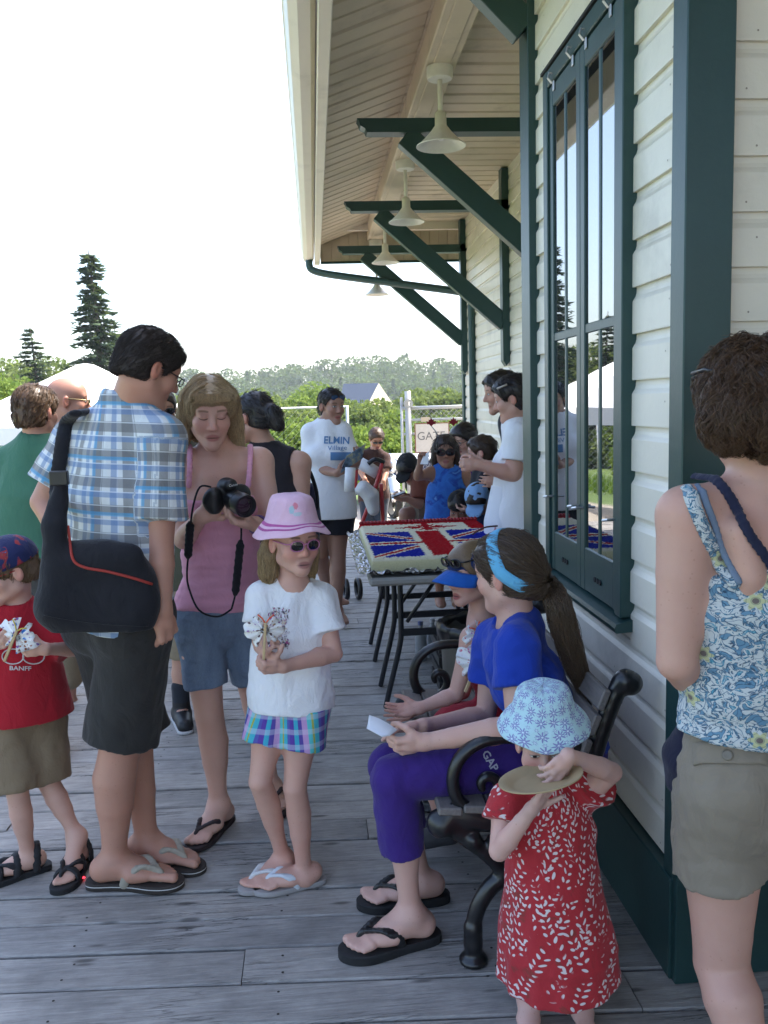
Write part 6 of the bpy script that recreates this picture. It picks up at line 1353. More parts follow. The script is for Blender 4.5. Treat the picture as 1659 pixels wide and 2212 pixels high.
# ---------------------------------------------------------------- iron bench
M_IRON = plain('black_cast_iron', (0.012, 0.012, 0.013), 0.3, spec=0.6)
def slat_mat():
    t = NT('weathered_slat'); co = t.coord(); g = t.noise(t.mapv(co, (10, 1.2, 10)), 8, 5, 0.65, 0.6); return t.fin(t.mix(g, (0.10, 0.09, 0.085), (0.27, 0.24, 0.22)), 0.65, t.bump(g, 0.5, 0.004))
def bench():
    y0, y1 = 2.26, 3.20
    t = thing('bench', (0.6, 2.73, 0), 'black cast iron bench with wooden slats against the station wall', 'bench')
    def end(y):
        F = Fd(); q = lambda x, z: vec(0.30 + (x - 0.255)*0.895, y, z); nv = vec(0, 1, 0)
        seat = [q(0.255, 0.430), q(0.29, 0.440), q(0.40, 0.418), q(0.55, 0.395), q(0.69, 0.385)]
        F.path(seat, [0.030, 0.034, 0.030, 0.028, 0.028], 0.02, (nv, 0.75)); F.sp(q(0.262, 0.415), 0.036, 0.02)
        F.path([np.array(v) for v in catmull([q(0.69, 0.36), q(0.72, 0.50), q(0.765, 0.65), q(0.82, 0.775), q(0.848, 0.80)], 4)], [0.026]*17, 0.02, (nv, 0.8)); F.rc(q(0.845, 0.795), q(0.86, 0.79), 0.036, 0.034, 0.01, (nv, 0.9))
        armp = [(0.715, 0.610), (0.60, 0.640), (0.48, 0.655), (0.395, 0.648), (0.335, 0.615), (0.305, 0.565), (0.305, 0.512), (0.330, 0.470), (0.375, 0.452), (0.420, 0.462), (0.445, 0.497), (0.437, 0.535), (0.408, 0.548), (0.388, 0.532), (0.393, 0.512)]
        pp = [np.array(v) for v in catmull([q(*a) for a in armp], 4)]; F.path(pp, list(np.linspace(0.016, 0.0175, len(pp)//2)) + list(np.linspace(0.0175, 0.010, len(pp) - len(pp)//2)), 0.006, (nv, 1.15))
        F.path([np.array(v) for v in catmull([q(0.30, 0.40), q(0.40, 0.325), q(0.47, 0.262), q(0.54, 0.25)], 4)], [0.022]*13, 0.02, (nv, 0.8))
        F.path([np.array(v) for v in catmull([q(0.69, 0.38), q(0.64, 0.31), q(0.56, 0.255), q(0.50, 0.25)], 4)], [0.022]*13, 0.02, (nv, 0.8))
        F.path([np.array(v) for v in catmull([q(0.50, 0.255), q(0.43, 0.235), q(0.385, 0.185), q(0.362, 0.13), q(0.356, 0.07)], 4)], list(np.linspace(0.026, 0.021, 17)), 0.02, (nv, 0.9))
        F.path([np.array(v) for v in catmull([q(0.52, 0.255), q(0.62, 0.235), q(0.70, 0.17), q(0.75, 0.08), q(0.765, 0.03)], 4)], list(np.linspace(0.026, 0.022, 17)), 0.02, (nv, 0.9))
        for x in (0.356, 0.765): F.rc(q(x, 0.09), q(x, 0.055), 0.026, 0.028, 0.008); F.rc(q(x, 0.03), q(x, 0.012), 0.026, 0.042, 0.008); F.sp(q(x, 0.105), 0.027, 0.006)
        for k in range(4): F.sp(q(0.36 + 0.07*k, 0.365 - 0.01*k), 0.026, 0.01)
        F.clip((0, 0, 0.002), (0, 0, -1)); return fd_mesh(F, 0.006)
    V, Q = end(0.0)
    for y in (y0, y1): fast_obj('bench_end', V + vec(0, y, 0), Q, M_IRON, t)
    sm = slat_mat()
    for k in range(6): x = 0.33 + 0.070*k; z = 0.472 - 0.034*(k/5) - (0.008 if k == 0 else 0); MB().obox((x, (y0 + y1)/2, z), (1, 0, -0.09), (0, 1, 0), (0.09, 0, 1), (0.033, (y1 - y0)/2 + 0.03, 0.011), 0, 0.004).build('seat_slat', sm, t)
    for k in range(4):
        u = k/3; x, z = 0.712 + 0.076*u, 0.545 + 0.21*u; MB().obox((x - 0.03, (y0 + y1)/2, z), (0.36, 0, 0.93), (0, 1, 0), (-0.93, 0, 0.36), (0.030, (y1 - y0)/2 + 0.03, 0.011), 0, 0.004).build('back_slat', sm, t)
    # pierced iron panel between the slats
    F = Fd()
    for k in range(10):
        y = y0 + 0.06 + (y1 - y0 - 0.12)*k/9; pp = [vec(0.728, y + 0.03*math.sin(a), 0.60 + 0.03*math.cos(a)) for a in np.linspace(0, 6.28, 12)]; F.path(pp, [0.006]*12, 0.004)
    V, Q = fd_mesh(F, 0.005); fast_obj('scroll_panel', V, Q, M_IRON, t)
bench()

# ---------------------------------------------------------------- girl in blue on the bench
def blue_girl():
    Y = 2.42; p = lambda x, y, dy=0.0: P(x, y, Y + dy)
    T = person('seated girl in blue T-shirt, purple leggings and light blue headband on the bench', (0.4, 2.42, 0))
    J = dict(ls=p(1118, 1398, -0.07), rs=p(1070, 1385, 0.24), lh=p(1222, 1625, -0.04), rh=p(1205, 1600, 0.17), nb=p(1115, 1340, 0.07))
    le, lw = p(1122, 1572, -0.15), p(916, 1603, -0.10); re, rw = p(1050, 1545, 0.25), p(915, 1568, 0.12)
    lk, la = p(850, 1682, -0.07), p(887, 1972, -0.06); rk, ra = p(842, 1655, 0.14), p(912, 1905, 0.15)
    C = p(1098, 1240, 0.06); M = frame((-0.72, 0.66, -0.16), (-0.08, 0, 1)); s = 0.97
    f = Fd(); tr = torso(f, J, 0.84, 0.95, female=0.3); head(f, C, M, s, child=0.4); neck(f, C, M, tr['nb'], s, 0.043)
    arm(f, J['ls'], le, lw, 0.90, 1.02); arm(f, J['rs'], re, rw, 0.86, 0.95)
    hand(f, lw, vec(-0.97, 0.05, -0.15), vec(0.1, 0.85, 0.5), 0.88, 0.75, 0.03, -1, 0.9); hand(f, rw, vec(-0.98, -0.1, 0.0), vec(0, -0.5, -0.85), 0.85, 0.25, 0.05, -1, 0.5)
    leg(f, J['lh'], lk, la, 0.88, 1.0, bk=(1, 0, 0)); leg(f, J['rh'], rk, ra, 0.88, 1.0, bk=(1, 0, 0))
    fl, fr = vec(-0.97, -0.22, 0), vec(-0.97, -0.05, 0); zs = 0.028; foot(f, la, fl, 1.02, zs); foot(f, ra, fr, 1.0, zs)
    body_obj(f, 0.0055, skin_mat('skin_blue_girl', (0.58, 0.345, 0.26), eye=1.0, blush=0.5), T, C, M, s, hands=[(lw + vec(-0.08, 0, 0), 0.10), (rw + vec(-0.08, 0, 0), 0.10)], fine=[(la + vec(-0.26, -0.1, -0.13), la + vec(0.1, 0.1, 0.0), 0.004)])
    L = lambda x, y, z: C + M @ (np.array([x, y, z])*s)
    h = Fd(); hair_cap(h, C, M, s, 0.011); h.el(L(0, -0.075, -0.02), np.array([0.06, 0.05, 0.055])*s, M, 0.03)
    h.clip(L(0, 0.074, 0.058), M @ vec(0, 0.86, -0.50)); h.clip(L(0, -0.05, -0.064), M @ vec(0, 0.35, -1)); h.fold(0.0015, 90, 3)
    for sg in (-1, 1): h.el(L(sg*0.086, 0.004, -0.012), np.array([0.03, 0.030, 0.036])*s, M, 0.006, 's')
    V, Q = fd_mesh(h, 0.005); hm = hair_mat('brown_hair', (0.060, 0.036, 0.022), 0.7, tip=(0.13, 0.085, 0.05)); fast_obj('hair', V, Q, hm, T, {'sr': np.tile((0.3, 0.0, 0.0), (len(V), 1))})
    tie = L(0, -0.128, -0.022)
    def flow(q): return tie - q
    strands('hair', clumps(comb(V, Q, 900, 0.06, flow, 7, 9, 0.0, lambda c, n: np.linalg.norm(c - tie, axis=1) > 0.045), 6, 0.003, 0.6), 0.0008, hm, T, n=3)
    # long ponytail down the back
    g = np.random.default_rng(11); ctrl = [tie, P(1188, 1262, Y + 0.02), P(1205, 1300, Y - 0.02), P(1222, 1370, Y - 0.02), P(1248, 1450, Y - 0.01), P(1272, 1530, Y - 0.0)]; wdt = [0.016, 0.030, 0.040, 0.042, 0.034, 0.006]
    cc = [np.array(v) for v in catmull(ctrl, 5)]; ww = np.interp(np.linspace(0, 1, len(cc)), np.linspace(0, 1, len(wdt)), wdt); paths = []
    for i in range(2200):
        a = g.uniform(0, 6.28); r = math.sqrt(g.uniform(0, 1)); e = g.integers(len(cc) - 9, len(cc) + 1); o = vec(math.cos(a)*0.95, math.sin(a)*0.75, 0.15*math.sin(a)); wv = g.normal(size=3)*0.004; fq = g.uniform(1.5, 3)
        paths.append(np.array([cc[j] + o*ww[j]*r + wv*math.sin(fq*j*0.4 + a) for j in range(e)]))
    strands('ponytail', paths, 0.0012, hm, T, seed=4, n=3)
    # headband
    q = Fd(); pts = []
    for a in np.linspace(0, 2*math.pi, 33): ca, sa = math.cos(a), math.sin(a); pts.append(L(0.0895*ca, 0.010 - 0.040*(1 - max(sa, 0)) - 0.078*max(0, -sa), 0.022 + 0.112*max(sa, 0) - 0.075*max(0, -sa)))
    q.path(pts, [0.0035]*33, 0.003, None); V_ = []; Qn = []
    for i, pt in enumerate(pts[:-1]):
        dn = unit(pt - L(0, -0.012, 0.03)); tg = unit(pts[(i+1) % 32] - pts[i-1]); wv = np.cross(dn, tg); wv = wv*np.sign(wv @ M[:, 1] + 1e-6)
        for o in (-0.5, -0.17, 0.17, 0.5): V_.append(pt + wv*o*0.040 + dn*(0.006 - 0.010*abs(o)**2))
    Qn = np.array([((i % 32)*4 + j, ((i+1) % 32)*4 + j, ((i+1) % 32)*4 + j + 1, (i % 32)*4 + j + 1) for i in range(32) for j in range(3)])
    hb = fast_obj('headband', np.array(V_), Qn, cloth('light_blue_jersey', (0.13, 0.42, 0.66)), T, {'fab': np.array(V_)}); md = hb.modifiers.new('thickness', 'SOLIDIFY'); md.thickness = 0.004; md.offset = 1
    # shirt
    q = Fd(); torso(q, J, 0.84, 1.0, 0.014, female=0.3, k=0.05)
    for a, b in ((J['ls'], le), (J['rs'], re)): q.rc(a, b, 0.066, 0.076, 0.03, clip=[(lerp(a, b, 0.52), b - a)])
    q.el(tr['nb'] + tr['up']*0.035 + tr['F']*0.02, (0.055, 0.06, 0.05), frame(tr['F'], tr['up']), 0.008, 's'); q.clip(tr['pel'] - tr['up']*0.02, -tr['up']); q.fold(0.006, 20, 4, (1, 1, 0.5)); q.fold(0.003, 50, 7)
    cloth_obj('t_shirt', q, 0.006, cloth('royal_blue_cotton', (0.012, 0.045, 0.36), var=0.05), T, tr['pel'])
    # purple leggings
    q = Fd(); torso(q, J, 0.84, 1.0, 0.010); q.clip_all(tr['pel'] + tr['up']*0.06, tr['up'])
    for a, b, c in ((J['lh'], lk, la), (J['rh'], rk, ra)):
        e = lerp(b, c, 0.52); q.path([a, lerp(a, b, 0.6), b], [0.094, 0.080, 0.066], 0.04); q.rc(b, lerp(b, c, 0.6), 0.066, 0.066, 0.01, clip=[(e, c - b)])
    q.fold(0.0035, 26, 9); q.fold(0.0015, 60, 2)
    pn = cloth_obj('leggings', q, 0.006, cloth('purple_jersey', (0.042, 0.017, 0.165), var=0.08), T, tr['pel'])
    decal_text('lettering', 'GAP', pn, (1040, 1628), (12.5, 21), (20, -14), plain('white_print_cracked', (0.48, 0.48, 0.55), 0.8), pn, 0.0025)
    dk = plain('black_foam', (0.013, 0.013, 0.014), 0.75); s1 = sandal(T, la, fl, 1.08, zs, dk, M_BLACK, 0.030, wide=1.05); sandal(T, ra, fr, 1.04, zs, dk, M_BLACK, 0.030)
    d = unit(fl); r = np.array([d[1], -d[0], 0]); B0 = np.array([la[0], la[1], zs]) + d*0.062*1.08 - r*0.045 + vec(0, 0, 0.030)
    sw = [(-0.018, 0.0), (-0.012, -0.004), (0.0, 0.0), (0.022, 0.010), (0.0, -0.006), (-0.012, -0.009), (-0.019, -0.005)]
    mesh_obj('swoosh', [tuple(B0 + d*(-a) + vec(0, 0, b) - r*0.001) for a, b in sw], [tuple(range(len(sw)))], plain('white_print', (0.7, 0.7, 0.7), 0.5), s1)
    # paper in her hand
    t = thing('paper_sheet', P(820, 1575, Y - 0.08), 'folded white paper in the seated girl\'s hands', 'paper')
    a, b, c, d2 = P(798, 1545, Y - 0.05), P(792, 1574, Y - 0.10), P(826, 1592, Y - 0.16), P(858, 1578, Y - 0.12)
    V = []; 
    for i in range(9):
        u = i/8; m_ = lerp(a, d2, u); n_ = lerp(b, c, u); V += [m_ + vec(0, 0, 0.006*math.sin(3*u)), lerp(m_, n_, 0.5) + vec(0, 0.004, -0.008), n_]
    o = mesh_obj('folded_sheet', [tuple(v) for v in V], [(3*i + j, 3*i + 3 + j, 3*i + 4 + j, 3*i + 1 + j) for i in range(8) for j in range(2)], plain('white_paper', (0.76, 0.76, 0.78), 0.7), t, True); md = o.modifiers.new('thickness', 'SOLIDIFY'); md.thickness = 0.002
blue_girl()

# ---------------------------------------------------------------- child with blue visor beside her
def visor_child():
    Y = 2.90; p = lambda x, y, dy=0.0: P(x, y, Y + dy)
    T = person('child with blue visor and red top seated behind the girl in blue', (0.5, 2.9, 0))
    J = dict(ls=p(1020, 1380, -0.09), rs=p(1042, 1375, 0.12), lh=p(1120, 1560, -0.05), rh=p(1120, 1555, 0.10), nb=p(1040, 1337, 0.02))
    le, lw = p(985, 1500, -0.10), p(905, 1530, -0.12); re, rw = p(1000, 1495, 0.12), p(900, 1532, 0.02)
    lk, la = p(900, 1600, -0.05), p(955, 1770, -0.06); rk, ra = p(905, 1590, 0.1), p(950, 1750, 0.1)
    C = p(1020, 1240, -0.02); M = frame((-0.82, -0.46, -0.10), (-0.05, 0, 1)); s = 0.88
    f = Fd(); tr = torso(f, J, 0.68, 0.95); head(f, C, M, s, child=1.0); neck(f, C, M, tr['nb'], s, 0.037)
    arm(f, J['ls'], le, lw, 0.74, 0.9); arm(f, J['rs'], re, rw, 0.74, 0.9)
    hand(f, lw, vec(-0.9, -0.05, -0.05), vec(0.1, -0.5, 0.8), 0.72, [0.1, 0.2, 0.25, 0.3], 0.25, 1, 0.2); hand(f, rw, vec(-0.9, 0.1, -0.15), vec(0.1, -0.6, 0.7), 0.72, 0.15, 0.2, -1, 0.3)
    leg(f, J['lh'], lk, la, 0.74, 0.9); leg(f, J['rh'], rk, ra, 0.74, 0.9)
    body_obj(f, 0.006, skin_mat('skin_visor_child', (0.57, 0.33, 0.25), (0.40, 0.12, 0.11), eye=0.8, blush=0.4), T, C, M, s, hands=[(lw + vec(-0.06, 0, 0), 0.09), (rw + vec(-0.06, 0, 0), 0.09)], hh=0.004)
    L = lambda x, y, z: C + M @ (np.array([x, y, z])*s)
    h = Fd(); hair_cap(h, C, M, s, 0.009); h.clip(L(0, 0.080, 0.05), M @ vec(0, 0.80, -0.60)); V, Q = fd_mesh(h, 0.006); fast_obj('hair', V, Q, hair_mat('fair_brown_hair', (0.16, 0.10, 0.05)), T, {'sr': np.tile((0.4, 0.0, 0.0), (len(V), 1))})
    q = Fd(); q.el(L(0, -0.01, 0.050), np.array([0.090, 0.108, 0.075])*s, M, 0.01, clip=[(L(0, 0, 0.030), -M[:, 2])]); V, Q = fd_mesh(q, 0.006); fast_obj('cap', V, Q, cloth('navy_cap_cotton', (0.02, 0.035, 0.12)), T, {'fab': V})
    vm = cloth('blue_visor_cotton', (0.012, 0.10, 0.42)); n = 17; Vv = []
    for j in range(6):
        for i in range(n):
            a = -1.25 + 2.5*i/(n - 1); r = 1 + 0.13*j*math.cos(a)**0.7 if math.cos(a) > 0 else 1; Vv.append(L(0.092*math.sin(a)*(1 + 0.02*j), -0.01 + 0.110*math.cos(a) + 0.016*j*math.cos(a)**0.6, 0.040 - 0.005*j - 0.030*math.sin(a)**2*(1 + 0.1*j)))
    o = fast_obj('visor', np.array(Vv), np.array([(j*n+i, j*n+i+1, (j+1)*n+i+1, (j+1)*n+i) for j in range(5) for i in range(n - 1)]), vm, T, {'fab': np.array(Vv)}); md = o.modifiers.new('thickness', 'SOLIDIFY'); md.thickness = 0.004
    glasses(T, C + M @ vec(0, 0.004, 0.060), M, s, M_LENS, M_BLACK, 0.026, 0.016, 0.100, 0.0, 0.032, 0.003, 'sunglasses')
    q = Fd(); torso(q, J, 0.68, 1.0, 0.010); q.clip(tr['ct'] - tr['up']*0.05, tr['up']); q.rc(tr['pel'], lerp(J['lh'], lk, 0.6), 0.09, 0.10, 0.04); q.rc(tr['pel'], lerp(J['rh'], rk, 0.6), 0.09, 0.10, 0.04); q.fold(0.004, 25, 4)
    cloth_obj('red_dress', q, 0.006, cloth('red_jersey', (0.36, 0.012, 0.03)), T, tr['pel'])
    q = Fd()
    for a in ('ls', 'rs'): q.rc(J[a] + tr['up']*0.03, tr['ct'] + tr['F']*0.07 - tr['up']*0.05, 0.006, 0.006, 0.004)
    V, Q = fd_mesh(q, 0.004); fast_obj('shoulder_strap', V, Q, plain('dark_red_cord', (0.16, 0.02, 0.03), 0.8), T)
    so = Fd()
    for a in (la, ra): so.rc(a + vec(0.03, 0, -0.05), a + vec(-0.10, 0.0, -0.075), 0.040, 0.034, 0.03, (vec(0, 1, 0), 0.85)); so.rc(a + vec(0, 0, 0.01), a + vec(0.02, 0, -0.04), 0.038, 0.040, 0.02)
    V, Q = fd_mesh(so, 0.006); fast_obj('shoes', V, Q, plain('grey_mesh_trainer', (0.05, 0.05, 0.055), 0.7), T)
    bc = [(0.55, 0.03, 0.10), (0.40, 0.10, 0.42), (0.60, 0.08, 0.16)]
    butterfly(p(1030, 1432, -0.16), frame((0.3, 1, 0), (0.45, 0.1, 1)), 1.05, 'pink-painted paper butterfly in front of the visored child\'s red top', bc, seed=3.4); butterfly(p(1034, 1372, -0.13), frame((-0.3, 1, 0), (-0.5, 0.1, 1)), 0.75, 'pink and purple paper butterfly at the visored child\'s neck', bc, seed=4.1)
visor_child()
# ---------------------------------------------------------------- toddler with plate
def toddler():
    Y = 2.02; p = lambda x, y, dy=0.0: P(x, y, Y + dy)
    T = person('toddler in flowered bucket hat and red dress hiding behind a plate', (0.52, 2.02, 0))
    J = dict(rs=p(1096, 1728, 0.0), ls=p(1268, 1706, 0.03), rh=p(1150, 1985, 0.02), lh=p(1245, 1985, 0.03), nb=p(1180, 1690, 0.03))
    re, rw = p(1078, 1838, -0.06), p(1148, 1748, -0.13); le, lw = p(1322, 1668, -0.05), p(1228, 1632, -0.16)
    gk = lambda x: P(x, 2185, Y); rk, lk = p(1150, 2150, -0.01), p(1245, 2150, 0.0); ra = np.array([rk[0] - 0.01, rk[1] + 0.01, 0.06]); la = np.array([lk[0] + 0.01, lk[1] + 0.01, 0.06])
    C = p(1176, 1608, -0.02); M = frame((-0.22, -0.96, -0.12), (-0.02, 0, 1)); s = 0.80
    f = Fd(); tr = torso(f, J, 0.52, 1.0); head(f, C, M, s, child=1.4); neck(f, C, M, tr['nb'], s, 0.036)
    arm(f, J['rs'], re, rw, 0.62, 1.0); arm(f, J['ls'], le, lw, 0.62, 1.0)
    hand(f, rw, vec(0.55, -0.2, 0.8), vec(0.3, -0.5, -0.4), 0.62, 0.12, 0.16, 1, 0.2); hand(f, lw, vec(-0.72, -0.25, -0.62), vec(-0.35, 0.75, -0.3), 0.62, [0.25, 0.35, 0.5, 0.6], 0.12, 1, 0.4)
    leg(f, J['rh'], rk, ra, 0.56, 1.0); leg(f, J['lh'], lk, la, 0.56, 1.0); foot(f, ra, (-0.2, -1, 0), 0.62, 0.01); foot(f, la, (-0.1, -1, 0), 0.62, 0.01)
    body_obj(f, 0.005, skin_mat('skin_toddler', (0.60, 0.365, 0.285), eye=0.65, iris=(0.02, 0.02, 0.025), blush=0.7, brow=(0.22, 0.13, 0.08)), T, C, M, s, hands=[(rw + vec(0.03, -0.01, 0.04), 0.075), (lw + vec(-0.04, -0.01, -0.03), 0.075)], hh=0.0035, ch=0.0028)
    L = lambda x, y, z: C + M @ (np.array([x, y, z])*s)
    h = Fd(); hair_cap(h, C, M, s, 0.008); h.clip(L(0, 0.078, 0.06), M @ vec(0, 0.82, -0.57)); V, Q = fd_mesh(h, 0.005); fast_obj('hair', V, Q, hair_mat('fine_fair_hair', (0.22, 0.14, 0.07)), T, {'sr': np.tile((0.4, 0.0, 0.0), (len(V), 1))})
    def daisy(t, fab):
        x, y, z = t.sep(fab); n = t.noise(fab, 40, 2); base = t.mix(n, (0.42, 0.62, 0.66), (0.50, 0.70, 0.74)); k = base
        for off, sc, pet, rr in ((0.0, 30.0, 8.0, 0.46), (0.37, 46.0, 6.0, 0.30)):
            v = t.comb(t.math('MULTIPLY', t.math('ADD', x, off), sc), t.math('MULTIPLY', t.math('ADD', y, off), sc), 0.0)
            vo = t.n('ShaderNodeTexVoronoi', feature='F1', voronoi_dimensions='2D'); t.l(v, vo.inputs['Vector']); vo.inputs['Scale'].default_value = 1.0; vo.inputs['Randomness'].default_value = 0.45
            d = t.vmath('SUBTRACT', v, vo.outputs['Position']); dx, dy, _ = t.sep(d); th = t.math('ARCTAN2', dy, dx); r = vo.outputs['Distance']
            edge = t.math('MULTIPLY', t.math('ADD', 0.62, t.math('MULTIPLY', t.math('COSINE', t.math('MULTIPLY', th, pet)), 0.38)), rr)
            m = t.math('SUBTRACT', 1.0, t.step(t.math('SUBTRACT', r, edge), -0.03, 0.03)); k = t.mix(t.math('MULTIPLY', m, 0.85 if off == 0 else 0.6), k, (0.19, 0.17, 0.42)); k = t.mix(t.math('SUBTRACT', 1.0, t.step(r, 0.06, 0.11)), k, (0.60, 0.72, 0.78))
        return k
    prof = [(0.0, 0.112), (0.02, 0.112), (0.048, 0.110), (0.066, 0.103), (0.077, 0.092), (0.082, 0.080), (0.087, 0.062), (0.090, 0.047), (0.095, 0.036), (0.104, 0.024), (0.118, 0.004), (0.130, -0.016), (0.136, -0.028), (0.136, -0.031), (0.132, -0.027), (0.112, 0.006), (0.092, 0.034)]
    hat('bucket_hat', C + M[:, 2]*0.062, M, s*1.02, prof, cloth('daisy_cotton', (0.4, 0.6, 0.7), col=daisy), T, 0.008, seed=5, ruff=2, oval=1.12, tilt=-0.4)
    # dress
    def leaf(t, fab):
        x, y, z = t.sep(fab); n = t.noise(fab, 30, 3); k = t.mix(n, (0.36, 0.020, 0.028), (0.46, 0.035, 0.042))
        br = t.step(t.noise(t.mapv(fab, (1, 1, 1)), 26, 3, 0.6, 0.5), 0.60, 0.66); k = t.mix(t.math('MULTIPLY', br, 0.55), k, (0.16, 0.045, 0.030))
        for rot, off, per0 in ((0.35, 0.0, 0.040), (-0.5, 0.31, 0.052)):
            wv2 = t.vmath('SCALE', t.vmath('SUBTRACT', t.noise(t.mapv(fab, (1, 1, 1), (off, 0, off)), 9, 2, 0.5, 0.0, True), (0.5, 0.5, 0.5)), 0.05); fb = t.vmath('ADD', fab, wv2)
            X0, _, Z0 = t.sep(fb); c_, s_ = math.cos(rot), math.sin(rot); x2 = t.math('ADD', t.math('MULTIPLY', X0, c_), t.math('ADD', t.math('MULTIPLY', Z0, s_), off)); z2 = t.math('SUBTRACT', t.math('MULTIPLY', Z0, c_), t.math('MULTIPLY', X0, s_))
            col = t.math('FLOOR', t.math('DIVIDE', t.math('ADD', x2, 4.6), per0)); u = t.math('SUBTRACT', t.math('MODULO', t.math('ADD', x2, 4.6), per0), per0/2)
            rowz = t.math('ADD', z2, t.math('MULTIPLY', t.math('SINE', t.math('MULTIPLY', col, 7.3)), 0.4)); per = 0.0165; v = t.math('SUBTRACT', t.math('MODULO', t.math('ADD', rowz, 40*per), per), per/2)
            au = t.math('ABSOLUTE', u); bu = t.math('SUBTRACT', au, 0.0082); b2 = t.math('SUBTRACT', v, t.math('MULTIPLY', bu, 0.75)); a2 = t.math('ADD', t.math('MULTIPLY', v, 0.75), bu)
            e = t.math('ADD', t.math('POWER', t.math('DIVIDE', t.math('ABSOLUTE', a2), 0.0080), 2.0), t.math('POWER', t.math('DIVIDE', t.math('ABSOLUTE', b2), 0.0037), 2.0))
            gap = t.step(t.noise(t.mapv(fab, (1, 1, 1), (off, 1, 0)), 15, 2), 0.46, 0.50)
            k = t.mix(t.math('MULTIPLY', t.math('SUBTRACT', 1.0, t.step(e, 0.8, 1.15)), gap), k, (0.68, 0.58, 0.56))
        return k
    q = Fd(); torso(q, J, 0.52, 1.08, 0.012, k=0.03); tb = tr['ct'] - vec(0, 0, 0.03); hm_ = p(1208, 2098, 0.0)
    q.path([tb, lerp(tb, hm_, 0.35), lerp(tb, hm_, 0.8), hm_ - vec(0, 0, 0.05)], [0.086, 0.104, 0.140, 0.152], 0.03, (tr['lat'], 1.0))
    for a, b in ((J['rs'], re), (J['ls'], le)): q.rc(a, lerp(a, b, 0.55), 0.046, 0.062, 0.02, clip=[(lerp(a, b, 0.45), b - a)])
    q.el(tr['nb'] + vec(0, -0.012, 0.03), (0.052, 0.05, 0.03), None, 0.006, 's'); q.clip(hm_, -vec(-0.03, 0, 1))
    for i in range(26):                                          # gathers of the skirt
        a = 2*math.pi*i/26; d = vec(math.cos(a), math.sin(a), 0); b0 = lerp(tb, hm_, 0.25) + d*0.092; b1 = hm_ + d*(0.140 + 0.012*math.sin(3*i)) - vec(0, 0, 0.04); q.rc(b0, b1, 0.010, 0.019, 0.025)
    ring(q, lerp(tb, hm_, 0.80), np.eye(3), 0.138, 0.138, 0.008, 0.012); q.fold(0.004, 30, 5, (1, 1, 0.4)); q.clip(hm_, -vec(-0.03, 0, 1))
    dr = cloth_obj('red_dress', q, 0.0055, cloth('red_leaf_print', (0.4, 0.03, 0.03), col=leaf), T, tr['pel'], None, uvcyl(0.13))
    # paper plate
    t = thing('paper_plate', p(1168, 1684, -0.17), 'brown paper plate held up by the toddler in the red dress', 'plate')
    ax = unit(vec(0.16, -0.12, -0.97)); prof = [(0.0001, 0.0), (0.06, 0.0), (0.068, 0.003), (0.078, 0.010), (0.092, 0.014), (0.097, 0.014), (0.097, 0.011), (0.079, 0.007), (0.069, 0.0), (0.06, -0.003), (0.0001, -0.003)]
    MB().lathe(prof, p(1170, 1690, -0.165), 40, ax=tuple(-ax)).build('plate_dish', plain('moulded_pulp', (0.42, 0.31, 0.17), 0.75), t, True, 60)
toddler()

# ---------------------------------------------------------------- woman seen from behind at the right edge
def floral(t, fab):
    x, y, z = t.sep(fab); v = t.comb(x, z, 0.0); wv = t.noise(v, 14, 3, 0.5, 0.0, True); vv = t.vmath('ADD', v, t.vmath('SCALE', t.vmath('SUBTRACT', wv, (0.5, 0.5, 0.5)), 0.05))
    n = t.noise(vv, 46, 3, 0.6, 1.2); k = t.ramp(n, [(0.0, (0.10, 0.20, 0.31)), (0.40, (0.14, 0.27, 0.38)), (0.44, (0.02, 0.05, 0.10)), (0.47, (0.52, 0.55, 0.55)), (0.58, (0.60, 0.62, 0.61)), (0.60, (0.03, 0.10, 0.17)), (0.64, (0.08, 0.30, 0.42)), (0.72, (0.50, 0.55, 0.56))], 'LINEAR')
    cur = t.math('ABSOLUTE', t.math('SINE', t.math('MULTIPLY', t.vor(vv, 18), 22.0))); k = t.mix(t.math('MULTIPLY', t.math('SUBTRACT', 1.0, t.step(cur, 0.12, 0.28)), 0.8), k, (0.05, 0.13, 0.22))
    vo = t.n('ShaderNodeTexVoronoi', feature='F1', voronoi_dimensions='2D'); t.l(v, vo.inputs['Vector']); vo.inputs['Scale'].default_value = 10.5; vo.inputs['Randomness'].default_value = 0.7
    d = t.vmath('SUBTRACT', t.vmath('SCALE', v, 8.0), vo.outputs['Position']); d = t.vmath('SUBTRACT', v, vo.outputs['Position']); dx, dy, _ = t.sep(d); th = t.math('ARCTAN2', dy, dx); r = t.vmath('LENGTH', d)
    e = t.math('MULTIPLY', t.math('ADD', 0.8, t.math('MULTIPLY', t.math('COSINE', t.math('MULTIPLY', th, 6.0)), 0.2)), 0.019)
    f1 = t.math('SUBTRACT', 1.0, t.step(t.math('SUBTRACT', r, e), -0.002, 0.002)); k = t.mix(f1, k, (0.52, 0.52, 0.29)); k = t.mix(t.math('MULTIPLY', f1, t.math('SUBTRACT', 1.0, t.step(t.math('ABSOLUTE', t.math('SINE', t.math('MULTIPLY', r, 420.0))), 0.1, 0.35))), k, (0.22, 0.26, 0.20)); k = t.mix(t.math('SUBTRACT', 1.0, t.step(r, 0.005, 0.007)), k, (0.16, 0.13, 0.12)); return k
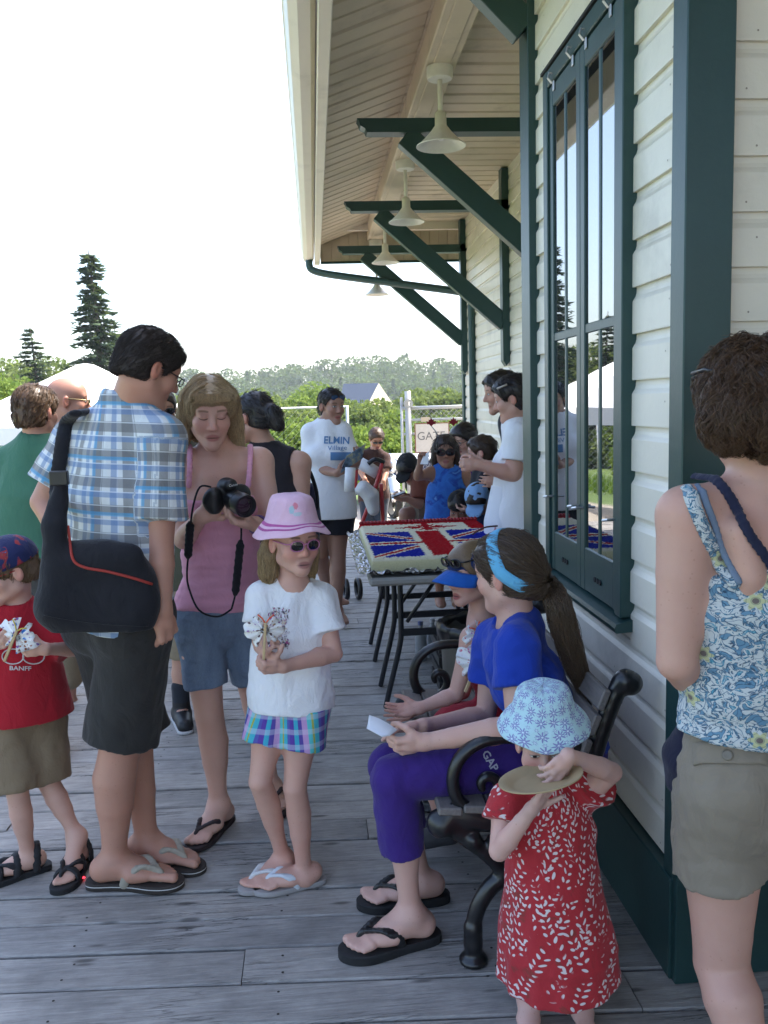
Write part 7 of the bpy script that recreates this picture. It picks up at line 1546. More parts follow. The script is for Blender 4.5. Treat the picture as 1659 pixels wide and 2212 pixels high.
def back_woman():
    Y = 1.76; p = lambda x, y, dy=0.0: P(x, y, Y + dy)
    T = person('woman with bobbed brown hair, floral top and khaki shorts seen from behind', (0.92, 1.76, 0))
    J = dict(ls=p(1482, 1112, 0.0), rs=p(1795, 1105, 0.0), lh=p(1566, 1690, 0.02), rh=p(1745, 1690, 0.02), nb=p(1642, 1028, 0.03))
    le, lw = p(1462, 1428, -0.02), p(1545, 1510, 0.22); re, rw = p(1830, 1430, 0.0), p(1760, 1500, 0.2)
    lk = p(1558, 2080, 0.04); rk = p(1752, 2080, 0.04); la = np.array([lk[0] + 0.012, lk[1] - 0.12, 0.09]); ra = np.array([rk[0], rk[1] - 0.12, 0.09])
    C = p(1624, 872, 0.0); M = frame((-0.15, 0.98, -0.10), (0.0, 0.05, 1)); s = 1.0
    f = Fd(); tr = torso(f, J, 0.98, 0.98, female=0.6, hipw=1.05); head(f, C, M, s); neck(f, C, M, tr['nb'], s, 0.050)
    arm(f, J['ls'], le, lw, 1.0, 1.08); arm(f, J['rs'], re, rw, 1.0, 1.05); hand(f, lw, vec(0.6, 0.6, 0.3), vec(0, 0, 1), 0.95, 0.6, 0.05, 1)
    leg(f, J['lh'], lk, la, 1.0, 1.12, bk=(0, -1, 0)); leg(f, J['rh'], rk, ra, 1.0, 1.12, bk=(0, -1, 0)); foot(f, la, (0.5, 0.85, 0), 0.95, 0.02); foot(f, ra, (0.4, 0.9, 0), 0.95, 0.02)
    f.path([J['ls'] + vec(0.08, -0.07, -0.03), J['ls'] + vec(0.10, -0.085, -0.12)], [0.02, 0.02], 0.05)
    body_obj(f, 0.006, skin_mat('skin_back_woman', (0.55, 0.31, 0.225)), T, C, M, s, hh=0.005)
    L = lambda x, y, z: C + M @ (np.array([x, y, z])*s)
    h = Fd(); hair_cap(h, C, M, s, 0.016); h.el(L(0, -0.055, -0.025), np.array([0.098, 0.062, 0.072])*s, M, 0.04)
    for sg in (-1, 1): h.el(L(sg*0.072, -0.015, -0.022), np.array([0.042, 0.065, 0.070])*s, M, 0.03)
    h.fold(0.008, 34, 8, (1, 1, 0.8)); h.fold(0.003, 80, 4); h.el(L(0, 0.09, -0.03), np.array([0.062, 0.07, 0.09])*s, M, 0.012, 's')
    V, Q = fd_mesh(h, 0.006); hm = hair_mat('dark_wavy_hair', (0.052, 0.029, 0.017), 0.8, 0.38, tip=(0.12, 0.062, 0.032)); fast_obj('hair', V, Q, hm, T, {'sr': np.tile((0.3, 0.0, 0.0), (len(V), 1))})
    crown = L(0.01, -0.03, 0.13)
    def flow(q): d = q - crown; return unit(d*vec(1, 1, 0.4)) + vec(0, 0, -1.1)
    strands('hair', clumps(comb(V, Q, 1100, 0.075, flow, 10, 3, 0.10, lambda c, n: n[:, 1] < 0.5, wave=1.0, lift=0.012), 8, 0.004, 0.5), 0.0008, hm, T, n=3)
    MB().tube([L(-0.084, 0.08, 0.075), L(-0.094, 0.02, 0.075), L(-0.095, -0.03, 0.062)], 0.005, 8).build('sunglasses', M_BLACK, T, True)
    # floral top
    q = Fd(); torso(q, J, 0.98, 1.0, 0.016, female=0.6, hipw=1.05, k=0.05); up = tr['up']
    q.clip_all(tr['ct'] - up*0.075, up*1.0 + vec(0, 0.15, 0)); q.rc(tr['wa'], tr['pel'] - up*0.0, 0.118, 0.132, 0.05, (tr['lath'], 1.46)); q.clip(tr['pel'] + up*0.118, -vec(0.10, 0, 1)); q.fold(0.006, 24, 5, (0.6, 0.6, 1.3)); q.fold(0.0025, 60, 8)
    fm = cloth('floral_jersey', (0.4, 0.5, 0.5), col=floral); tp = cloth_obj('floral_top', q, 0.006, fm, T, tr['pel'], None, lambda V, fb: np.stack([np.arctan2(fb[:, 0], -fb[:, 1] + 0.03)*0.15, fb[:, 1], fb[:, 2]], 1))
    BB = BVHTree.FromPolygons(*(lambda o: ([tuple(v.co) for v in o.data.vertices], [tuple(pl.vertices) for pl in o.data.polygons]))(next(c for c in T.children if c.name.startswith('body')))); BT = bvh(tp)
    def lay(line, off):
        out = []
        for v in catmull([(x, y, 0) for x, y in line], 5):
            c = [h for h in (on(BB, v.x, v.y, off), on(BT, v.x, v.y, off)) if h is not None]
            if c: out.append(min((h[0] for h in c), key=lambda w: w[1]))
        return out
    for line, r, mt in (([(1590, 1262), (1556, 1218), (1522, 1150), (1498, 1092), (1492, 1070)], 0.0085, fm), ([(1600, 1258), (1570, 1200), (1540, 1130), (1520, 1080), (1514, 1064)], 0.0045, cloth('grey_blue_strap', (0.16, 0.21, 0.29)))):
        pp = lay(line, 0.004); pp = pp + [pp[-1] + vec(0.003, 0.03, 0.008), pp[-1] + vec(0.006, 0.07, 0.0), pp[-1] + vec(0.01, 0.10, -0.03)]
        c = Fd(); c.path(pp, [r]*len(pp), 0.004, (vec(1, 0, 0.4), 1.6)); V, Q = fd_mesh(c, 0.004); fast_obj('shoulder_strap', V, Q, mt, T, {'fab': (V - tr['pel'])})
    # khaki shorts
    q = Fd(); torso(q, J, 0.98, 1.03, 0.012, hipw=1.06)
    for a, b in ((J['lh'], lk), (J['rh'], rk)): q.rc(a, lerp(a, b, 0.7), 0.110, 0.108, 0.03, clip=[(lerp(a, b, 0.45), unit(b - a) + vec(0.25 if b is lk else -0.25, 0, 0))])
    q.clip(tr['pel'] + vec(0, 0, 0.16), vec(0, 0, 1)); q.fold(0.005, 22, 5); q.fold(0.0025, 60, 8, (1, 1, 1.5))
    kh = cloth('khaki_twill', (0.25, 0.205, 0.155)); so = cloth_obj('khaki_shorts', q, 0.006, kh, T, tr['pel']); B = bvh(so)
    V = []; nx, ny = 10, 5
    for j in range(ny + 1):
        for i in range(nx + 1): h2 = on(B, 1500 + 160*i/nx, 1603 + 48*j/ny + (4 if i in (0, nx) else 0), 0.004); V.append(h2[0] if h2 is not None else p(1600, 1630))
    o = fast_obj('pocket_flap', np.array(V), np.array([(j*(nx+1)+i, j*(nx+1)+i+1, (j+1)*(nx+1)+i+1, (j+1)*(nx+1)+i) for j in range(ny) for i in range(nx)]), kh, so, {'fab': np.array(V)}); md = o.modifiers.new('thickness', 'SOLIDIFY'); md.thickness = 0.005; md.offset = 0
    h2 = on(B, 1572, 1632, 0.007)
    if h2 is not None: MB().lathe([(0.0001, 0.003), (0.006, 0.003), (0.009, 0.004), (0.0115, 0.002), (0.0115, 0)], h2[0], 20, ax=tuple(h2[1])).build('button', plain('khaki_button', (0.19, 0.16, 0.12), 0.4), so, True)
    # bag strap across her back, bag hangs in front of her
    t = thing('shoulder_bag', p(1500, 1640, 0.15), 'navy strap of a bag slung across the back of the floral-topped woman', 'bag')
    pts = lay([(1545, 1040), (1580, 1085), (1612, 1150), (1660, 1220), (1720, 1300)], 0.007)
    c = Fd(); pts = [pts[0] + vec(-0.015, 0.07, 0.0)] + pts; c.path(pts, [0.005]*len(pts), 0.004, (unit(vec(0.75, 0, 0.6)), 2.0)); V, Q = fd_mesh(c, 0.004); fast_obj('strap', V, Q, cloth('navy_webbing', (0.020, 0.022, 0.05)), t, {'fab': V})
    c = Fd(); c.path([p(1492, 1585, 0.05), p(1478, 1640, 0.06), p(1468, 1690, 0.07)], [0.03, 0.045, 0.03], 0.02, (vec(0, 1, 0), 1.5)); V, Q = fd_mesh(c, 0.006); fast_obj('bag_body', V, Q, cloth('navy_canvas', (0.012, 0.012, 0.03)), t, {'fab': V})
back_woman()
# ================================================================ people farther back
def hair_short(T, C, M, s, col, thick=0.010, face=(0.074, 0.052), nape=-0.062, h=0.007, n=500, ears=True):
    L = lambda x, y, z: C + M @ (np.array([x, y, z])*s); f = Fd(); hair_cap(f, C, M, s, thick); f.clip(L(0, face[0], face[1]), M @ vec(0, 0.80, -0.60)); f.clip(L(0, -0.06, nape), M @ vec(0, 0.10, -1)); f.fold(0.0025, 80, 3)
    if ears:
        for sg in (-1, 1): f.el(L(sg*0.085, 0.002, -0.012), np.array([0.03, 0.030, 0.036])*s, M, 0.006, 's')
    V, Q = fd_mesh(f, h); m = hair_mat('short_hair', col, 0.5); fast_obj('hair', V, Q, m, T, {'sr': np.tile((0.4, 0.0, 0.0), (len(V), 1))})
    if n: strands('hair', clumps(comb(V, Q, n//2 + 80, 0.035, lambda q: M @ vec(0.05, -0.6, -0.8), 4, jit=0.15, lift=0.004), 5, 0.004), 0.0011, m, T, n=3)
    return L
def someone(label, Y, C, fw, s, J, arms, legs=None, skin=(0.52, 0.29, 0.20), shirt=None, bottom=None, hair=None, S=1.0, g=1.0, female=0.0, belly=0.0, child=0.0, up=(0, 0, 1), h=0.009, eye=1.0, base=None, fold=0.005):
    """J and arms in picture points with depth offsets; shirt=(material, sleeve 0..1, hem below pelvis, neck drop); bottom=(material, length 0..1)"""
    p = lambda v: P(v[0], v[1], Y + (v[2] if len(v) > 2 else 0.0))
    Jp = {k: p(v) for k, v in J.items()}; Cp = p(C); M = frame(fw, up)
    T = person(label, base if base is not None else (Jp['lh'][0], Y, min(0.0, Jp['lh'][2] - 1.0)))
    f = Fd(); tr = torso(f, Jp, S, g, female=female, belly=belly); head(f, Cp, M, s, child=child, male=female == 0); neck(f, Cp, M, tr['nb'], s, 0.05*S*(0.9 if female else 1.0))
    ar = {}
    for sd, (e, w, hd, hn, cu) in arms.items():
        e, w = p(e), p(w); ar[sd] = (e, w); arm(f, Jp[sd + 's'], e, w, S, g*0.97); hand(f, w, hd, hn, S*0.95, cu, 0.06, 1 if sd == 'r' else -1)
    lg = {}
    if legs:
        for sd, (k, a, d) in legs.items(): k, a = p(k), p(a); lg[sd] = (k, a); leg(f, Jp[sd + 'h'], k, a, S, g); foot(f, a, d, S, a[2] - 0.075*S, toes=False)
    body_obj(f, h, skin_mat('skin_far', skin, eye=eye), T, Cp, M, s, hh=0.006)
    if shirt:
        mt, slv, hem, nd = shirt; q = Fd(); torso(q, Jp, S, g*1.03, 0.014, female=female, belly=belly)
        if slv > 0:
            for sd in ('l', 'r'):
                a = Jp[sd + 's']; b = ar[sd][0] if sd in ar else a + vec(0, 0, -0.25*S); q.rc(a, lerp(a, b, min(1.1, slv + 0.15)), 0.066*S, 0.080*S, 0.03, clip=[(lerp(a, b, slv), b - a)])
        q.rc(tr['wa'], tr['pel'] - tr['up']*max(0.02, hem), 0.115*S*g, 0.125*S*g, 0.05, (tr['lath'], 1.4))
        q.el(tr['nb'] + tr['up']*0.035*S + tr['F']*nd*S, np.array([0.062, 0.06 + nd, 0.048])*S, frame(tr['F'], tr['up']), 0.008, 's')
        if slv <= 0:
            for sd in ('l', 'r'): q.el(Jp[sd + 's'] + tr['lat']*(0.035 if sd == 'r' else -0.035)*S, np.array([0.075, 0.16, 0.105])*S, frame(tr['F'], tr['up']), 0.01, 's')
        q.clip(tr['pel'] - tr['up']*hem, -tr['up']); q.fold(fold, 18, 3, (1, 1, 0.5)); tr['shirt'] = cloth_obj('shirt', q, h, mt, T, tr['pel'])
    if bottom and lg:
        mt, ln = bottom; q = Fd(); torso(q, Jp, S, g*1.02, 0.010); q.clip_all(tr['pel'] + tr['up']*0.07, tr['up'])
        for sd, (k, a) in lg.items():
            b = Jp[sd + 'h']
            if ln <= 1: q.rc(b, lerp(b, k, ln + 0.1), 0.108*S*g, 0.105*S*g, 0.03, clip=[(lerp(b, k, ln), k - b)])
            else: q.path([b, k, lerp(k, a, ln - 1)], [0.105*S*g, 0.085*S*g, 0.075*S*g], 0.03)
        q.fold(0.004, 22, 6); cloth_obj('trousers' if ln > 1 else 'shorts', q, h, mt, T, tr['pel'])
    tr.update(T=T, C=Cp, M=M, s=s, L=lambda x, y, z: Cp + M @ (np.array([x, y, z])*s), ar=ar, J=Jp); 
    if hair: hair(tr)
    return tr
DN = vec(0, 0, -1)
# boy in green T-shirt, back to us
def green_boy():
    t = someone('youth with short brown hair in green T-shirt standing at the left, back turned', 3.95, (78, 892), (0.35, 0.92, -0.05), 0.95, dict(ls=(8, 1000, 0.05), rs=(128, 990, -0.05), lh=(35, 1215, 0.03), rh=(105, 1215, -0.02), nb=(80, 950, 0.0)),
        dict(l=((-8, 1110, 0.02), (20, 1200, 0.1), DN, vec(1, 0, 0), 0.4), r=((150, 1110, 0.02), (140, 1200, 0.12), DN, vec(-1, 0, 0), 0.4)), dict(l=((40, 1420), (42, 1600), (0, 1, 0)), r=((105, 1420), (108, 1600), (0.2, 1, 0))),
        shirt=(cloth('green_cotton', (0.055, 0.16, 0.105)), 0.75, 0.02, 0.0), bottom=(cloth('grey_cotton', (0.06, 0.06, 0.06)), 0.95), S=0.95, skin=(0.50, 0.27, 0.19))
    hair_short(t['T'], t['C'], t['M'], t['s'], (0.095, 0.052, 0.026), 0.010, n=900)
green_boy()
def bald_man():
    t = someone('bald man with sunglasses in navy polo shirt behind the green-shirted youth', 4.75, (146, 868), (0.93, 0.25, -0.1), 1.04, dict(ls=(100, 965, 0.15), rs=(158, 985, -0.2), lh=(110, 1190, 0.1), rh=(150, 1190, -0.1), nb=(138, 935, 0.0)),
        dict(r=((160, 1080, -0.2), (185, 1150, -0.1), DN, vec(0, 1, 0), 0.4)), dict(l=((115, 1370, 0.05), (115, 1520, 0.05), (1, 0, 0)), r=((150, 1370), (150, 1520), (1, 0, 0))),
        skin=(0.40, 0.20, 0.135), shirt=(cloth('navy_pique', (0.020, 0.024, 0.045)), 0.8, 0.06, 0.01), bottom=(cloth('tan_twill', (0.22, 0.17, 0.11)), 1.6))
    glasses(t['T'], t['C'], t['M'], t['s'], M_LENS, plain('gold_wire', (0.45, 0.36, 0.18), 0.3, 0.8), 0.024, 0.015, 0.108, 0.008)
bald_man()
def tank_woman():
    def hr(t):
        L = t['L']; f = Fd(); hair_cap(f, t['C'], t['M'], t['s'], 0.009); f.clip(L(0, 0.070, 0.05), t['M'] @ vec(0, 0.82, -0.57)); f.clip(L(0, -0.05, -0.055), t['M'] @ vec(0, 0.3, -1)); f.el(L(0, -0.120, 0.005), np.array([0.045, 0.042, 0.05]), t['M'], 0.02); f.path([L(0, -0.125, -0.01), L(0.0, -0.15, -0.06), L(0.0, -0.145, -0.105)], [0.04, 0.034, 0.012], 0.02); f.fold(0.003, 60, 4)
        for sg in (-1, 1): f.el(L(sg*0.085, 0.002, -0.012), np.array([0.03, 0.030, 0.036]), t['M'], 0.006, 's')
        V, Q = fd_mesh(f, 0.007); m = hair_mat('black_brown_hair', (0.018, 0.013, 0.012), 0.6); fast_obj('hair', V, Q, m, t['T'], {'sr': np.tile((0.4, 0.0, 0.0), (len(V), 1))}); tie = L(0, -0.12, 0.0); strands('hair', fuzz(V, Q, 900, 0.05, lambda q: tie - q + vec(0, 0, -0.02), 0.03, jit=0.01), 0.0018, m, t['T'], n=3)
    t = someone('woman with dark ponytail in charcoal tank top seen from behind', 4.35, (548, 902), (-0.80, 0.58, -0.10), 0.98, dict(ls=(530, 1012, 0.05), rs=(648, 1000, -0.02), lh=(545, 1240, 0.03), rh=(625, 1240, 0.0), nb=(572, 965, 0.02)),
        dict(r=((652, 1105, -0.03), (640, 1185, -0.16), vec(-0.6, -0.2, -0.7), vec(0, 1, 0), 0.5), l=((520, 1110, 0.1), (520, 1190, 0.2), DN, vec(0, 1, 0), 0.5)), dict(l=((555, 1430), (560, 1590), (-0.5, 1, 0)), r=((618, 1430), (620, 1590), (-0.5, 1, 0))),
        shirt=(cloth('charcoal_jersey', (0.024, 0.020, 0.024)), 0.0, 0.03, 0.02), bottom=(cloth('dark_denim', (0.03, 0.04, 0.06)), 1.0), female=0.8, hair=hr, g=0.98)
    # child pack leaning out at her side
    b = thing('backpack', P(675, 1160, 4.5), 'navy backpack beside the woman in the charcoal tank top', 'backpack'); f = Fd(); p = lambda x, y, d=0.0: P(x, y, 4.5 + d)
    f.path([p(665, 1060), p(668, 1120), p(668, 1180)], [0.045, 0.06, 0.05], 0.03, (vec(0, 1, 0), 1.4)); f.fold(0.004, 20, 3); V, Q = fd_mesh(f, 0.009); fast_obj('pack_body', V, Q, cloth('navy_nylon', (0.03, 0.033, 0.075)), b, {'fab': V})
    MB().tube(catmull([p(664, 1010, -0.1), p(674, 1030, -0.12), p(684, 1065, -0.12), p(686, 1100, -0.08)], 5), 0.010, 6).build('strap', M_BLACKCLOTH, b, True)
tank_woman()
def shirt_woman():
    def hr(t):
        L = hair_short(t['T'], t['C'], t['M'], t['s'], (0.020, 0.014, 0.012), 0.008, (0.066, 0.058), -0.075, n=400); f = Fd(); f.path([L(-0.03, -0.09, -0.03), L(-0.06, -0.09, -0.08), L(-0.06, -0.08, -0.12)], [0.035, 0.03, 0.012], 0.02); V, Q = fd_mesh(f, 0.008); fast_obj('hair', V, Q, hair_mat('dark_hair', (0.02, 0.014, 0.012)), t['T'], {'sr': np.tile((0.4, 0.0, 0.0), (len(V), 1))})
        glasses(t['T'], t['C'] + t['M'] @ vec(0, -0.012, 0.072), t['M'], t['s'], plain('blue_lens', (0.02, 0.05, 0.12), 0.1), M_BLACK, 0.028, 0.018, 0.100, 0.0)
    t = someone('dark-haired woman in white T-shirt with blue lettering holding a flyer', 6.10, (716, 878), (0.52, -0.84, -0.12), 0.99, dict(rs=(672, 935, 0.02), ls=(738, 932, 0.0), rh=(686, 1100, 0.02), lh=(732, 1100, 0.0), nb=(708, 912, 0.02)),
        dict(r=((672, 1010, 0.0), (728, 1022, -0.2), vec(0.8, -0.2, 0.3), vec(0, 0.5, 1), 0.5), l=((762, 1005, -0.05), (770, 1000, -0.22), vec(0.3, -0.5, 0.6), vec(-1, 0, 0), 0.5)), dict(r=((690, 1195), (715, 1285, 0.5), (0.9, -0.3, 0)), l=((730, 1195), (728, 1320, -0.05), (0.4, -0.9, 0))),
        skin=(0.34, 0.185, 0.125), shirt=(cloth('white_tee', (0.78, 0.78, 0.80), var=0.02), 0.85, 0.06, 0.01), bottom=(cloth('black_shorts', (0.012, 0.012, 0.016)), 0.55), S=1.0, g=1.04, female=0.9, belly=0.6, hair=hr)
    bl = plain('blue_print', (0.10, 0.22, 0.42), 0.8); sh = t['shirt']
    decal_text('lettering', 'ELMIN', sh, (699, 958), (20, 0.5), (1, -22), bl, sh, 0.004); decal_text('lettering', 'Village', sh, (708, 973), (16, -0.5), (0, -14), bl, sh, 0.004, False)
    B = bvh(sh); V = []
    for j in range(4):
        for i in range(8): h = on(B, 714 + 44*i/7, 977 + 17*j/3, 0.004); V.append(tuple(h[0]) if h is not None else None)
    F_ = [(j*8+i, j*8+i+1, (j+1)*8+i+1, (j+1)*8+i) for j in range(3) for i in range(7)]; F_ = [f for f in F_ if all(V[k] is not None for k in f)]; mesh_obj('shirt_print', [v or (0, 0, 0) for v in V], F_, bl, sh)
    fl = thing('flyer', P(760, 995, 5.85), 'dark printed flyer in the hands of the woman in the lettered white shirt', 'flyer'); a, b, c, d = P(735, 1022, 5.85), P(748, 985, 5.80), P(790, 958, 5.75), P(782, 990, 5.80)
    tm = NT('flyer_print'); n = tm.noise(tm.coord(), 26, 4); tm.fin(tm.ramp(n, [(0.35, (0.02, 0.03, 0.04)), (0.5, (0.10, 0.16, 0.22)), (0.62, (0.30, 0.28, 0.16)), (0.7, (0.5, 0.5, 0.5))]), 0.4)
    o = mesh_obj('flyer_sheet', [tuple(v) for v in (a, b, c, d)], [(0, 1, 2, 3)], tm.m, fl); md = o.modifiers.new('thickness', 'SOLIDIFY'); md.thickness = 0.004
    for nm, x, y, l2 in (('paper_roll', 752, 1040, 'white paper roll under the flyer'),):
        r = thing(nm, P(x, y, 5.8), 'rolled white paper below the flyer of the lettered shirt woman', 'paper'); MB().tube([P(757, 1010, 5.8), P(754, 1062, 5.8)], 0.035, 14).build('rolled_sheet', plain('white_paper', (0.75, 0.75, 0.76), 0.7), r, True)
shirt_woman()
def stroller():
    Y = 6.9; p = lambda x, y, d=0.0: P(x, y, Y + d); t = thing('stroller', G(790, 1170), 'red and white stroller parked beyond the cake table', 'stroller'); red = plain('red_frame', (0.42, 0.03, 0.03), 0.4); wh = cloth('white_grey_fabric', (0.55, 0.55, 0.56))
    f = Fd(); f.path([p(768, 1062), p(785, 1055), p(800, 1070), p(806, 1100)], [0.03, 0.06, 0.065, 0.05], 0.05, (vec(0, 1, 0), 1.6)); f.fold(0.004, 16, 3); V, Q = fd_mesh(f, 0.01); fast_obj('hood', V, Q, wh, t, {'fab': V})
    for pts in ([(826, 1000), (812, 1050), (795, 1095), (775, 1150)], [(770, 1010), (766, 1060), (752, 1110), (712, 1140)], [(823, 1045), (826, 1100), (828, 1150)]): MB().tube(catmull([p(*q) for q in pts], 4), 0.016, 8).build('frame_tube', red, t, True)
    MB().tube(catmull([p(795, 1002), p(812, 992), p(830, 1000)], 4), 0.018, 8).build('handle', M_BLACK, t, True)
    for x, y in ((770, 1152), (822, 1150), (742, 1140)):
        c = p(x, y); c[2] = 0.09; MB().lathe([(0.06, -0.018), (0.088, -0.016), (0.092, 0), (0.088, 0.016), (0.06, 0.018), (0.06, -0.018)], c, 20, ax=(1, 0.2, 0)).build('wheel', M_BLACK, t, True)
    MB().tube([p(778, 1000, 0.05), p(815, 1022, 0.05)], 0.05, 14).build('paper_roll_holder', plain('white_card', (0.7, 0.7, 0.72), 0.6), t, True)
stroller()
def brown_man():
    t = someone('man with sunglasses in brown T-shirt bending over the stroller', 11.0, (813, 948), (0.1, -0.85, -0.5), 1.05, dict(rs=(783, 985), ls=(832, 990), rh=(793, 1080, 0.15), lh=(823, 1080, 0.15), nb=(810, 972)),
        dict(r=((778, 1015, -0.05), (788, 1035, -0.25), DN, vec(0, 1, 0), 0.5), l=((834, 1020, -0.1), (828, 1040, -0.25), DN, vec(0, 1, 0), 0.5)), dict(r=((795, 1140, 0.1), (797, 1195, 0.15), (0, -1, 0)), l=((820, 1140, 0.1), (820, 1195, 0.15), (0, -1, 0))),
        skin=(0.46, 0.22, 0.13), shirt=(cloth('brown_cotton', (0.050, 0.022, 0.018)), 0.8, 0.04, 0.0), bottom=(cloth('dark_denim', (0.03, 0.04, 0.06)), 1.8), hair=lambda t: hair_short(t['T'], t['C'], t['M'], t['s'], (0.07, 0.035, 0.018), 0.018, h=0.009, n=200), h=0.012)
    glasses(t['T'], t['C'], t['M'], t['s'], M_LENS, M_BLACK, 0.026, 0.017, 0.108, 0.008)
brown_man()
def blue_tank_girl():
    def hr(t):
        L = t['L']; f = Fd(); hair_cap(f, t['C'], t['M'], t['s'], 0.010)
        for sg in (-1, 1): f.path([L(sg*0.07, -0.01, 0.03), L(sg*0.085, -0.005, -0.06), L(sg*0.078, 0.01, -0.15)], [0.03, 0.028, 0.016], 0.02)
        f.el(L(0, 0.09, -0.02), np.array([0.06, 0.07, 0.085])*t['s'], t['M'], 0.012, 's'); V, Q = fd_mesh(f, 0.008); m = hair_mat('long_brown_hair', (0.035, 0.020, 0.014)); fast_obj('hair', V, Q, m, t['T'], {'sr': np.tile((0.4, 0.0, 0.0), (len(V), 1))}); strands('hair', fuzz(V, Q, 500, 0.06, lambda q: vec(0, 0, -1), 0.04, jit=0.1), 0.0022, m, t['T'], n=3)
        glasses(t['T'], t['C'], t['M'], t['s'], M_LENS, M_BLACK, 0.032, 0.023, 0.110, 0.006, 0.034, 0.004)
        m = plain('red_felt', (0.22, 0.012, 0.02), 0.9); st = plain('tinsel', (0.5, 0.5, 0.52), 0.3, 0.8); leaf = [(0, 1), (0.22, 0.55), (0.5, 0.7), (0.42, 0.28), (1.0, 0.35), (0.72, 0.0), (0.85, -0.22), (0.4, -0.22), (0.12, -0.5), (0, -0.7)]; leaf = leaf + [(-x, z) for x, z in leaf[-2:0:-1]]
        for x0, x1 in ((-0.03, -0.065), (0.05, 0.10)):
            MB().tube([L(x0, 0, 0.118), L((x0 + x1)/2, 0, 0.16), L(x1, 0, 0.19)], 0.004, 6).build('antenna', st, t['T'], True); c = L(x1, 0, 0.215)
            MB().prism([(a*0.038, b*0.038) for a, b in leaf], c, (1, 0, 0), (0, 0, 1), (0, 1, 0), 0.012).build('maple_leaf', m, t['T'])
    def bt(t, fab):
        n = t.noise(fab, 9, 4, 0.5, 1.0); return t.ramp(n, [(0.3, (0.03, 0.10, 0.42)), (0.5, (0.04, 0.17, 0.55)), (0.58, (0.02, 0.06, 0.34)), (0.66, (0.10, 0.28, 0.62)), (0.75, (0.35, 0.48, 0.68))])
    t = someone('girl in blue tank top and sunglasses with maple leaf antennae headband', 6.15, (962, 975), (-0.12, -0.98, -0.08), 0.95, dict(rs=(930, 1022), ls=(1002, 1025), rh=(945, 1135), lh=(985, 1135), nb=(965, 1012)),
        dict(r=((902, 1030, -0.05), (908, 1000, -0.12), vec(0.1, -0.2, 1), vec(0.3, -0.9, 0), 0.9), l=((1012, 1070, 0.0), (1008, 1120, -0.08), DN, vec(1, 0, 0), 0.5)), dict(r=((948, 1215), (950, 1290), (0, -1, 0)), l=((985, 1215), (985, 1290), (0, -1, 0))),
        skin=(0.36, 0.19, 0.12), shirt=(cloth('blue_tie_dye', (0.05, 0.2, 0.6), col=bt), 0.0, 0.04, 0.02), bottom=(cloth('white_shorts', (0.6, 0.6, 0.62)), 0.5), S=0.80, child=0.6, female=0.15, hair=hr)
    n = thing('paper_flag', P(918, 995, 5.98), 'small white paper held up by the girl in the blue tank top', 'paper'); a = P(910, 990, 5.98); o = mesh_obj('folded_paper', [tuple(P(x, y, 5.98 + d)) for x, y, d in ((908, 1003, 0), (915, 985, 0.02), (927, 975, 0.0), (925, 1003, -0.03))], [(0, 1, 2, 3)], plain('white_paper', (0.75, 0.75, 0.76), 0.7), n); md = o.modifiers.new('thickness', 'SOLIDIFY'); md.thickness = 0.004
blue_tank_girl()
